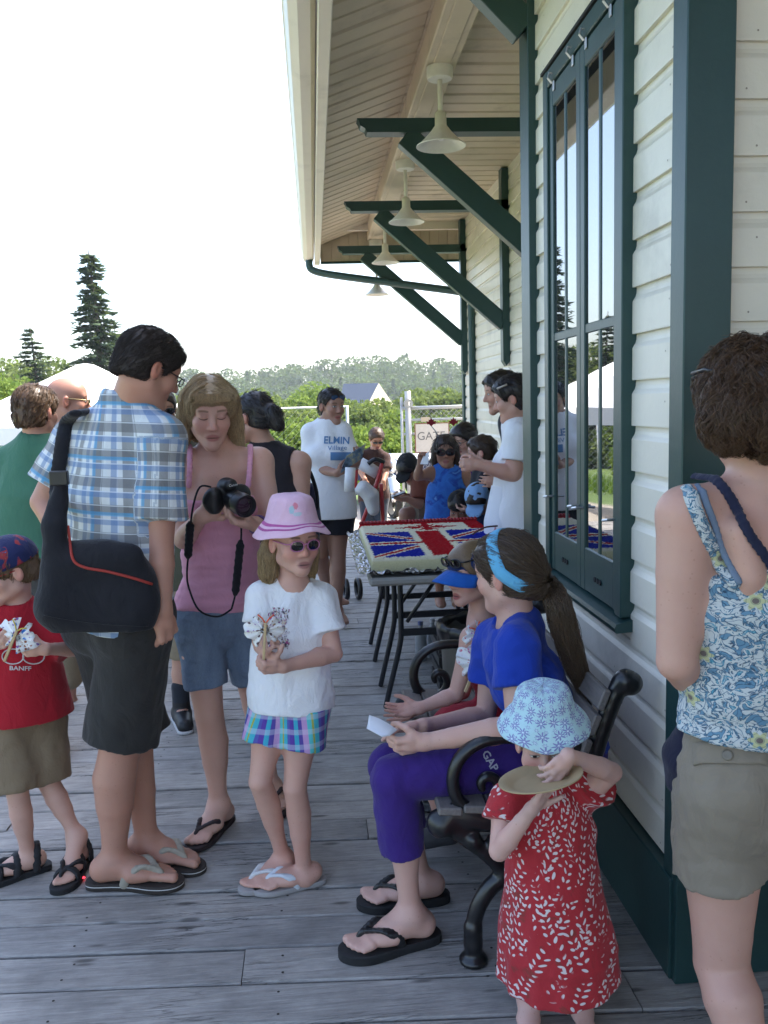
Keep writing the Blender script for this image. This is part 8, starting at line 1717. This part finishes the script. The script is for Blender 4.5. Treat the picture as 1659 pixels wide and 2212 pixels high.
def others():
    someone('woman with cropped dark hair and glasses in purple tank top', 6.9, (1003, 950), (-0.75, -0.55, -0.35), 0.98, dict(rs=(985, 1010, 0.0), ls=(1040, 1010, 0.1), rh=(1000, 1150, 0.0), lh=(1035, 1150, 0.1), nb=(1013, 985)), dict(r=((972, 1060), (960, 1090, -0.1), DN, vec(0, 1, 0), 0.5)), dict(r=((1000, 1215), (1000, 1270), (-1, 0, 0)), l=((1030, 1215), (1030, 1270), (-1, 0, 0))),
        shirt=(cloth('purple_tank_jersey', (0.13, 0.035, 0.22)), 0.0, 0.03, 0.02), bottom=(cloth('black_denim', (0.02, 0.02, 0.025)), 1.0), female=0.8, hair=lambda t: (hair_short(t['T'], t['C'], t['M'], t['s'], (0.02, 0.013, 0.011), 0.020, n=250, h=0.009), glasses(t['T'], t['C'], t['M'], t['s'], plain('clear_lens', (0.25, 0.2, 0.18), 0.1), M_BLACK, 0.024, 0.013, 0.108, 0.006, solid=False)), h=0.010, skin=(0.5, 0.28, 0.2))
    someone('brown-haired boy in dark T-shirt facing the apron-wearing woman', 5.75, (1040, 978), (-0.92, 0.30, -0.15), 0.90, dict(rs=(1040, 1030, 0.08), ls=(1052, 1032, -0.1), rh=(1045, 1135, 0.06), lh=(1052, 1135, -0.06), nb=(1045, 1015)), dict(l=((1040, 1080, -0.12), (1015, 1100, -0.1), vec(-1, 0, 0), vec(0, 0, 1), 0.5)), dict(l=((1045, 1215), (1045, 1300), (-1, 0, 0)), r=((1045, 1215, 0.1), (1045, 1300, 0.1), (-1, 0, 0))),
        shirt=(cloth('near_black_cotton', (0.016, 0.016, 0.022)), 0.8, 0.05, 0.0), bottom=(cloth('navy_shorts', (0.02, 0.025, 0.05)), 0.9), S=0.78, child=0.6, hair=lambda t: hair_short(t['T'], t['C'], t['M'], t['s'], (0.05, 0.028, 0.015), 0.012, n=250, h=0.008), h=0.010, skin=(0.55, 0.32, 0.24))
    # woman in white apron by the wall, and the man beyond her
    t = someone('woman in white apron and white T-shirt standing against the far siding', 4.75, (1108, 862), (-0.90, 0.30, -0.25), 1.0, dict(ls=(1118, 945, -0.10), rs=(1140, 940, 0.22), lh=(1110, 1130, -0.06), rh=(1122, 1130, 0.12), nb=(1118, 915, 0.03)),
        dict(l=((1110, 1025, -0.12), (1035, 1005, -0.10), vec(-1, 0.1, 0.05), vec(0, 0.9, 0), 0.8), r=((1085, 1020, 0.25), (1032, 1000, 0.06), vec(-1, 0, 0), vec(0, -0.8, 0), 0.8)), dict(l=((1105, 1330, -0.03), (1110, 1490), (-1, 0, 0)), r=((1115, 1330, 0.1), (1120, 1490, 0.12), (-1, 0, 0))),
        skin=(0.50, 0.28, 0.20), shirt=(cloth('white_tee_apron', (0.74, 0.74, 0.76), var=0.03), 0.62, 0.05, 0.0), bottom=(cloth('dark_trousers', (0.03, 0.03, 0.04)), 1.9), female=0.8, g=1.12, belly=0.6, h=0.008,
        hair=lambda t: (hair_short(t['T'], t['C'], t['M'], t['s'], (0.016, 0.011, 0.010), 0.016, n=600, nape=-0.075), MB().tube([t['L'](-0.084, 0.06, 0.075), t['L'](-0.092, 0.0, 0.082)], 0.006, 8).build('sunglasses', plain('pale_lens', (0.4, 0.35, 0.3), 0.2), t['T'], True)))
    q = Fd(); pel = t['pel']; q.path([t['wa'] + t['F']*0.03, pel + t['F']*0.04, pel - vec(0, 0, 0.18) + t['F']*0.04, pel - vec(0, 0, 0.40) + t['F']*0.05], [0.125, 0.145, 0.150, 0.155], 0.03, (t['lath'], 1.35)); q.clip(pel - vec(0, 0, 0.36), -vec(0, 0, 1)); q.clip(t['wa'], t['up']); q.fold(0.006, 15, 4, (1, 1, 0.3))
    ta = NT('stained_apron'); nn = ta.noise(ta.coord(), 16, 3); ta.fin(ta.mix(ta.step(nn, 0.68, 0.74), (0.70, 0.71, 0.75), (0.45, 0.22, 0.26)), 0.85, ta.bump(ta.noise(ta.coord(), 12, 4), 0.4, 0.01)); V, Q = fd_mesh(q, 0.009); ap = fast_obj('apron', V, Q, ta.m, t['T'], {'fab': V})
    MB().tube(catmull([t['nb'] + t['F']*0.06 - t['lat']*0.05, t['nb'] - t['lat']*0.075 + vec(0, 0, 0.02), t['nb'] - t['F']*0.07 + vec(0, 0, 0.02)], 5), 0.008, 6).build('apron_strap', ta.m, t['T'], True)
    someone('dark-haired man in profile behind the apron-wearing woman', 5.35, (1082, 848), (-0.97, -0.05, -0.2), 1.02, dict(ls=(1120, 940, -0.15), rs=(1125, 940, 0.2), lh=(1120, 1120, -0.1), rh=(1120, 1120, 0.1), nb=(1105, 905)), dict(l=((1120, 1020, -0.15), (1080, 1040, -0.1), vec(-1, 0, 0), vec(0, 1, 0), 0.5)), dict(l=((1120, 1270), (1120, 1400), (-1, 0, 0)), r=((1122, 1270, 0.15), (1122, 1400, 0.15), (-1, 0, 0))),
        shirt=(cloth('dark_navy_shirt', (0.02, 0.022, 0.03)), 0.8, 0.05, 0.0), bottom=(cloth('grey_trousers', (0.05, 0.05, 0.055)), 1.9), hair=lambda t: hair_short(t['T'], t['C'], t['M'], t['s'], (0.022, 0.014, 0.010), 0.014, n=300), skin=(0.46, 0.25, 0.17), h=0.010)
    # children at the second table
    def caph(col, bill):
        def fn(t):
            L = t['L']; hair_short(t['T'], t['C'], t['M'], t['s'], (0.018, 0.012, 0.010), 0.010, n=0, h=0.009); f = Fd(); f.el(L(0, -0.01, 0.045), np.array([0.090, 0.108, 0.088])*t['s'], t['M'], 0.01, clip=[(L(0, 0, 0.028), -t['M'][:, 2])])
            if bill: f.el(L(0, 0.11*bill, 0.040), np.array([0.07, 0.075, 0.010])*t['s'], t['M'], 0.012)
            V, Q = fd_mesh(f, 0.008); fast_obj('cap', V, Q, col, t['T'], {'fab': V - t['C']})
        return fn
    someone('boy in red T-shirt and black hat sitting behind the cake', 5.95, (992, 1095), (-0.3, -0.75, -0.55), 0.88, dict(rs=(955, 1145), ls=(1015, 1140), rh=(968, 1230), lh=(1005, 1230), nb=(985, 1128)), dict(r=((945, 1190, -0.05), (965, 1215, -0.15), vec(0, -1, 0), DN, 0.4), l=((1025, 1185), (1010, 1215, -0.1), vec(0, -1, 0), DN, 0.4)), shirt=(cloth('scarlet_cotton', (0.38, 0.012, 0.018)), 0.85, 0.04, 0.0), S=0.74, child=0.8, hair=caph(cloth('black_felt', (0.012, 0.011, 0.013)), -1), h=0.010, skin=(0.3, 0.16, 0.11))
    def capb(t, fab):
        n = t.noise(fab, 12, 2); return t.ramp(n, [(0.4, (0.18, 0.34, 0.62)), (0.55, (0.30, 0.46, 0.66)), (0.7, (0.45, 0.55, 0.60))])
    someone('boy in blue and white cap leaning over the table beside the wall', 5.55, (1032, 1080), (-0.25, -0.55, -0.75), 0.88, dict(rs=(1018, 1140), ls=(1075, 1135), rh=(1040, 1230), lh=(1070, 1230), nb=(1045, 1120)), dict(r=((1012, 1180), (1020, 1205, -0.12), vec(0, -1, 0), DN, 0.4)), shirt=(cloth('dark_blue_cotton', (0.02, 0.03, 0.08)), 0.8, 0.04, 0.0), S=0.72, child=0.8, hair=caph(cloth('blue_white_cap', (0.22, 0.38, 0.62)), 1), h=0.010, skin=(0.3, 0.16, 0.11))
    # man in black cap bent over his phone
    def bc(t): caph(cloth('black_cap_cotton', (0.014, 0.014, 0.016)), 1)(t)
    someone('man in backward black cap bending over a phone behind the cake table', 7.4, (882, 1012), (-0.35, -0.55, -0.75), 1.02, dict(rs=(905, 1045, -0.1), ls=(925, 1040, 0.2), rh=(935, 1105, 0.1), lh=(945, 1105, 0.3), nb=(905, 1032)), dict(r=((905, 1090, -0.2), (880, 1078, -0.25), vec(-1, -0.2, 0), vec(0, 0.3, 1), 0.6), l=((920, 1085, 0.1), (882, 1072, -0.1), vec(-1, -0.2, 0), vec(0, 0.3, 1), 0.6)), dict(r=((875, 1110, -0.1), (880, 1215, 0.0), (-1, -0.3, 0)), l=((890, 1105, 0.2), (895, 1210, 0.25), (-1, 0, 0))), shirt=(cloth('orange_stripe_shirt', (0.16, 0.05, 0.03)), 0.8, 0.02, 0.0), bottom=(cloth('tan_shorts', (0.2, 0.16, 0.12)), 0.8), hair=bc, h=0.011, skin=(0.34, 0.18, 0.12))
    ph = thing('phone', P(858, 1068, 7.15), 'black phone in the hands of the man in the black cap', 'phone'); MB().obox(P(860, 1068, 7.12), (0.95, 0, 0.3), (0, 1, 0.1), (-0.3, 0, 0.95), (0.06, 0.035, 0.005), 0, 0.002).build('phone_case', M_BLACK, ph)
    # man hidden between the plaid shirt and the pink top
    someone('man with sunglasses in white T-shirt half hidden behind the plaid shirt', 5.6, (352, 885), (0.25, -0.9, -0.15), 1.0, dict(rs=(330, 960), ls=(392, 955), rh=(340, 1140), lh=(380, 1140), nb=(358, 930)), dict(l=((398, 1040), (390, 1110), DN, vec(-1, 0, 0), 0.5)), dict(r=((342, 1290), (342, 1420), (0, -1, 0)), l=((378, 1290), (378, 1420), (0, -1, 0))), shirt=(cloth('white_tee_far', (0.75, 0.75, 0.77)), 0.8, 0.05, 0.0), bottom=(cloth('grey_shorts', (0.08, 0.08, 0.08)), 0.95), hair=lambda t: (hair_short(t['T'], t['C'], t['M'], t['s'], (0.02, 0.014, 0.01), 0.01, n=0), glasses(t['T'], t['C'], t['M'], t['s'], M_LENS, M_BLACK, 0.028, 0.02, 0.11, 0.006)), skin=(0.34, 0.17, 0.10), h=0.011)
    # person whose legs show behind the pink-topped woman
    t = someone('person in khaki shorts and black trainers standing behind the pink-topped woman', 4.32, (440, 950), (0.3, 0.9, 0), 0.98, dict(ls=(405, 1020), rs=(475, 1020), lh=(408, 1260), rh=(460, 1260), nb=(440, 990)), {}, dict(l=((393, 1425), (392, 1528, -0.02), (0.25, -0.95, 0)), r=((450, 1425), (455, 1520, 0.1), (0.4, -0.9, 0))), shirt=(cloth('olive_shirt', (0.08, 0.08, 0.05)), 0.8, 0.02, 0.0), bottom=(cloth('pale_khaki', (0.30, 0.25, 0.17)), 0.95), hair=lambda t: hair_short(t['T'], t['C'], t['M'], t['s'], (0.03, 0.02, 0.014), n=0), h=0.010, S=0.9)
    for x, dx in ((392, 0.0), (455, 0.1)):
        a = P(x, 1528, 4.30 + dx); q = Fd(); d = unit(vec(0.25, -0.95, 0)); z0 = vec(0, 0, 1); b = np.array([a[0], a[1], 0.0]); q.rc(b - d*0.05 + z0*0.045, b + d*0.15 + z0*0.036, 0.046, 0.036, 0.02, (np.cross(d, z0), 1.1)); q.rc(b + z0*0.05, b + z0*0.11, 0.046, 0.044, 0.02); q.clip((0, 0, 0.012), -z0); V, Q = fd_mesh(q, 0.007); sh = fast_obj('trainer', V, Q, plain('black_leather', (0.012, 0.012, 0.014), 0.5), t['T'])
        q = Fd(); q.rc(b - d*0.05 + z0*0.012, b + d*0.15 + z0*0.012, 0.048, 0.038, 0.01, (np.cross(d, z0), 1.1)); q.clip((0, 0, 0.002), -z0); q.clip((0, 0, 0.022), z0); V, Q = fd_mesh(q, 0.007); fast_obj('sole', V, Q, plain('white_sole', (0.5, 0.5, 0.5), 0.6), sh)
        q = Fd(); q.rc(b + z0*0.10, b + z0*0.19, 0.043, 0.044, 0.01); V, Q = fd_mesh(q, 0.008); fast_obj('sock', V, Q, cloth('dark_sock', (0.03, 0.035, 0.045)), t['T'], {'fab': V})
others()
# ================================================================ cake table and things around it
def tables():
    grey = plain('grey_plastic_top', (0.30, 0.29, 0.27), 0.6); leg_m = plain('grey_black_steel', (0.022, 0.023, 0.028), 0.35)
    for i, (y0, y1, lab) in enumerate(((4.06, 4.86, 'grey folding table holding the near half of the flag cake'), (4.88, 5.72, 'folding table pushed behind the first, under the far half of the cake'))):
        t = thing('folding_table', (0.62, (y0 + y1)/2, 0), lab, 'table', 'folding tables under the cake'); x0, x1 = 0.235, 1.02
        MB().box((x0, y0, 0.705), (x1, y1, 0.745), ch=0.012).build('table_top', grey, t)
        for y, fy in ((y0 + 0.22, y0 + 0.29), (y1 - 0.22, y1 - 0.16)):
            for s, xa, xb in ((1, 0.40, 0.315), (-1, 0.86, 0.945)):
                MB().tube(catmull([(xa, y, 0.70), (xa, y, 0.45), (xa - 0.01*s, y + 0.01, 0.34), (xb + 0.02*s, fy - 0.02, 0.10), (xb, fy, 0.004)], 5), 0.0145, 10).build('leg', leg_m, t, True)
            MB().box((0.40, y - 0.012, 0.40), (0.86, y + 0.012, 0.435), ch=0.003).build('cross_bar', leg_m, t)
            MB().tube([(0.43, y, 0.47), (0.60, y + 0.02, 0.70)], 0.010, 8).build('brace', leg_m, t, True)
tables()
def foil_mat():
    t = NT('crumpled_foil'); n = t.noise(t.coord(), 38, 4, 0.6, 0.8); v = t.vor(t.coord(), 45); return t.fin((0.80, 0.80, 0.82), 0.22, t.bump(t.math('ADD', n, v), 1.0, 0.02), 1.0)
def cake():
    x0, x1, y0, y1 = 0.255, 0.99, 4.14, 5.33; zt = 0.832
    t = thing('sheet_cake', (0.62, 4.7, 0.76), 'large sheet cake iced as red, white and blue flags on foil', 'cake')
    F = foil_mat(); g = random.Random(3); V = []; nx, ny = 46, 64; ex = 0.075
    for j in range(ny + 1):
        for i in range(nx + 1):
            x = x0 - ex + (x1 - x0 + 2*ex)*i/nx; y = y0 - ex + (y1 - y0 + 2*ex)*j/ny; e = min(i, nx - i)*(x1 - x0 + 2*ex)/nx; e2 = min(j, ny - j)*(y1 - y0 + 2*ex)/ny; m = min(e, e2)
            z = 0.7565 + g.uniform(-0.003, 0.003) + (0.020*max(0, 1 - m/0.05) + g.uniform(-0.012, 0.012) if m < 0.06 else 0)
            V.append((x + g.uniform(-0.006, 0.006), y + g.uniform(-0.006, 0.006), max(0.749, z)))
    mesh_obj('foil_board', V, [(j*(nx+1)+i, j*(nx+1)+i+1, (j+1)*(nx+1)+i+1, (j+1)*(nx+1)+i) for j in range(ny) for i in range(nx)], F, t)
    # icing: colour from the flag drawing in the cake's own coordinates, lumps of piped cream as geometry
    def flag_mat():
        m = NT('buttercream'); co = m.coord(); x, y, z = m.sep(co); wob = m.math('MULTIPLY', m.math('SUBTRACT', m.noise(co, 55, 3, 0.6), 0.5), 0.030); x = m.math('ADD', x, wob); y = m.math('ADD', y, m.math('MULTIPLY', m.math('SUBTRACT', m.noise(m.mapv(co, (1, 1, 1), (4, 2, 0)), 55, 3, 0.6), 0.5), 0.030))
        white, red, blue = (0.74, 0.70, 0.52), (0.36, 0.006, 0.012), (0.008, 0.016, 0.26)
        grain = m.noise(co, 130, 3, 0.7)
        xa, xb, ya, yb = x0 + 0.014, x1 - 0.01, y0 + 0.008, y0 + 0.80; cx, cy = (xa + xb)/2, (ya + yb)/2
        def band(d, w, soft=0.006): return m.math('SUBTRACT', 1.0, m.step(m.math('ABSOLUTE', d), w - soft, w + soft))
        U = m.math('SUBTRACT', x, cx); Vv = m.math('SUBTRACT', y, cy); W2, H2 = (xb - xa)/2, (yb - ya)/2; ln = math.hypot(W2, H2)
        d1 = m.math('DIVIDE', m.math('SUBTRACT', m.math('MULTIPLY', U, H2), m.math('MULTIPLY', Vv, W2)), ln); d2 = m.math('DIVIDE', m.math('ADD', m.math('MULTIPLY', U, H2), m.math('MULTIPLY', Vv, W2)), ln)
        k = m.mix(0.0, blue, blue)
        for d in (d1, d2): k = m.mix(band(d, 0.030), k, white)
        for d in (d1, d2): k = m.mix(band(d, 0.016), k, red)
        k = m.mix(band(U, 0.105), k, white); k = m.mix(band(Vv, 0.050), k, white); k = m.mix(band(Vv, 0.026), k, red); k = m.mix(band(U, 0.068), k, red)
        infl = m.math('MULTIPLY', m.math('MULTIPLY', m.step(x, xa - 0.004, xa + 0.004), m.math('SUBTRACT', 1.0, m.step(x, xb - 0.004, xb + 0.004))), m.math('MULTIPLY', m.step(y, ya - 0.004, ya + 0.004), m.math('SUBTRACT', 1.0, m.step(y, yb - 0.004, yb + 0.004))))
        # second flag: red bars at both ends and a pointed leaf in the middle
        ly = y0 + 0.95; a = m.math('SUBTRACT', x, cx + 0.02); b = m.math('SUBTRACT', y, ly); th = m.math('ARCTAN2', b, a); r = m.math('SQRT', m.math('ADD', m.math('MULTIPLY', a, a), m.math('MULTIPLY', b, b)))
        lf = m.math('MULTIPLY', m.math('ADD', 0.55, m.math('ADD', m.math('MULTIPLY', m.math('COSINE', m.math('MULTIPLY', th, 4.0)), 0.25), m.math('MULTIPLY', m.math('COSINE', m.math('MULTIPLY', th, 12.0)), 0.20))), 0.19)
        k2 = m.mix(m.math('SUBTRACT', 1.0, m.step(m.math('SUBTRACT', r, lf), -0.006, 0.006)), white, red); k2 = m.mix(m.step(y, y1 - 0.10, y1 - 0.088), k2, red); k2 = m.mix(m.math('SUBTRACT', 1.0, m.step(m.math('ABSOLUTE', m.math('SUBTRACT', x, x1 - 0.05)), 0.05, 0.06)), k2, red)
        k2 = m.mix(m.step(y, yb + 0.015, yb + 0.025), white, k2)
        k = m.mix(infl, k2, k); nz = m.n('ShaderNodeNewGeometry'); _, _, gz = m.sep(nz.outputs['Normal']); _, _, pz = m.sep(co)
        k = m.mix(m.step(pz, zt - 0.024, zt - 0.014), (0.72, 0.67, 0.40), k); k = m.mix(0.2, k, m.ramp(grain, [(0.25, 0.55), (0.7, 1.25)]), 'MULTIPLY')
        return m.fin(k, 0.85, m.bump(m.noise(co, 85, 4, 0.65), 0.7, 0.012), spec=0.08)
    V = []; nx, ny = 120, 190; Fs = []
    for j in range(ny + 1):
        for i in range(nx + 1):
            x = x0 + (x1 - x0)*i/nx; y = y0 + (y1 - y0)*j/ny; e = min(x - x0, x1 - x, y - y0, y1 - y); rough = 0.006*(mnoise.noise(Vector((x*70, y*70, 0))) + 0.6*mnoise.noise(Vector((x*150, y*150, 3)))); V.append((x, y, zt + rough - 0.012*max(0, 1 - e/0.012)**2))
    Fs = [(j*(nx+1)+i, j*(nx+1)+i+1, (j+1)*(nx+1)+i+1, (j+1)*(nx+1)+i) for j in range(ny) for i in range(nx)]
    edge = [i for i in range(nx + 1)] + [j*(nx+1)+nx for j in range(1, ny + 1)] + [ny*(nx+1)+i for i in range(nx - 1, -1, -1)] + [j*(nx+1) for j in range(ny - 1, 0, -1)]
    n0 = len(V); cx, cy = (x0 + x1)/2, (y0 + y1)/2
    for lv, z in enumerate((zt - 0.03, zt - 0.06, 0.762)):
        for q in edge: x, y, _ = V[q]; w = 0.002*mnoise.noise(Vector((x*30, y*30, z*40))); V.append((x + (x - cx)*(0.004 + w), y + (y - cy)*(0.004 + w), z))
    m = len(edge); prev = edge
    for lv in range(3):
        cur = [n0 + lv*m + k for k in range(m)]; Fs += [(prev[k], cur[k], cur[(k+1) % m], prev[(k+1) % m]) for k in range(m)]; prev = cur
    mesh_obj('icing', V, Fs, flag_mat(), t, True)
    # piped red border at the far end
    for k in range(34): MB().ell((x0 + 0.012 + (x1 - x0 - 0.024)*k/33, y1 - 0.012, zt + 0.006), (0.015, 0.017, 0.014), 10).build('icing_bead', plain('red_icing', (0.30, 0.014, 0.02), 0.5), t, True)
    kn = thing('cake_knife', (1.0, 4.7, 0.86), 'thin dark knife lying across the right side of the cake', 'knife'); MB().tube(catmull([P(1020, 1155, 4.55), P(1045, 1140, 4.55), P(1075, 1136, 4.55)], 5), 0.005, 6).build('blade', plain('dark_handle', (0.06, 0.025, 0.02), 0.4), kn, True)
cake()
def bin_():
    t = thing('waste_bin', (0.72, 3.82, 0), 'brown plastic waste bin with black liner behind the bench', 'waste bin'); m = plain('brown_grey_plastic', (0.085, 0.078, 0.066), 0.5); c = (0.72, 3.80, 0)
    MB().lathe([(0.0001, 0.0), (0.155, 0.0), (0.165, 0.02), (0.185, 0.50), (0.185, 0.56), (0.178, 0.56), (0.17, 0.30), (0.0001, 0.30)], c, 36).build('bin_tub', m, t, True, 50)
    f = Fd(); ring(f, vec(*c) + vec(0, 0, 0.565), np.eye(3), 0.186, 0.186, 0.012, 0.02); ring(f, vec(*c) + vec(0, 0, 0.52), np.eye(3), 0.190, 0.190, 0.008, 0.03, wide=(vec(0, 0, 1), 4.0)); f.fold(0.006, 30, 4); V, Q = fd_mesh(f, 0.008); fast_obj('bin_liner', V, Q, plain('black_liner', (0.012, 0.012, 0.013), 0.3), t)
bin_()
def clutter():
    # crate and bottles under the tables
    m = plain('dark_crate', (0.02, 0.02, 0.022), 0.5)
    t = thing('plastic_crate', (0.8, 4.65, 0.0), 'dark plastic crate standing under the cake table', 'crate'); b = MB()
    for z in (0.02, 0.09, 0.16, 0.23): b.box((0.62, 4.50, z), (0.98, 4.515, z + 0.045)); b.box((0.62, 4.8, z), (0.98, 4.815, z + 0.045)); b.box((0.62, 4.515, z), (0.635, 4.8, z + 0.045)); b.box((0.965, 4.515, z), (0.98, 4.8, z + 0.045))
    b.box((0.635, 4.515, 0.003), (0.965, 4.8, 0.015)); b.build('crate_slats', m, t)
    for i, (x, y, c, l) in enumerate(((0.60, 5.15, (0.10, 0.13, 0.30), 'blue-capped bottle standing under the table nearest the deck side'), (0.68, 5.2, (0.55, 0.55, 0.58), 'pale bottle beside the blue-capped one under the table'), (0.76, 5.12, (0.12, 0.3, 0.06), 'green bottle under the table next to the crate'))):
        t = thing('bottle', (x, y, 0), l, 'bottle', 'bottles under the cake table'); MB().lathe([(0.0001, 0.001), (0.034, 0.001), (0.036, 0.02), (0.036, 0.15), (0.028, 0.185), (0.013, 0.205), (0.013, 0.225), (0.0001, 0.225)], (x, y, 0), 18).build('bottle_body', plain('bottle_plastic', (0.30, 0.32, 0.34), 0.2), t, True, 40); MB().lathe([(0.016, 0.222), (0.016, 0.245), (0.0001, 0.247)], (x, y, 0), 14).build('bottle_cap', plain('bottle_cap', c, 0.4), t, True, 40)
    # bench-like white table by the wall
    t = thing('serving_table', (1.25, 5.6, 0), 'narrow grey serving table against the far siding', 'table'); gm = plain('pale_grey_top', (0.42, 0.43, 0.44), 0.5); MB().box((1.06, 4.95, 0.70), (1.46, 6.3, 0.735), ch=0.006).build('table_top', gm, t)
    for x in (1.10, 1.42):
        for y in (5.0, 6.25): MB().box((x - 0.015, y - 0.015, 0.002), (x + 0.015, y + 0.015, 0.70)).build('leg', plain('table_leg_steel', (0.05, 0.055, 0.06), 0.4), t)
clutter()
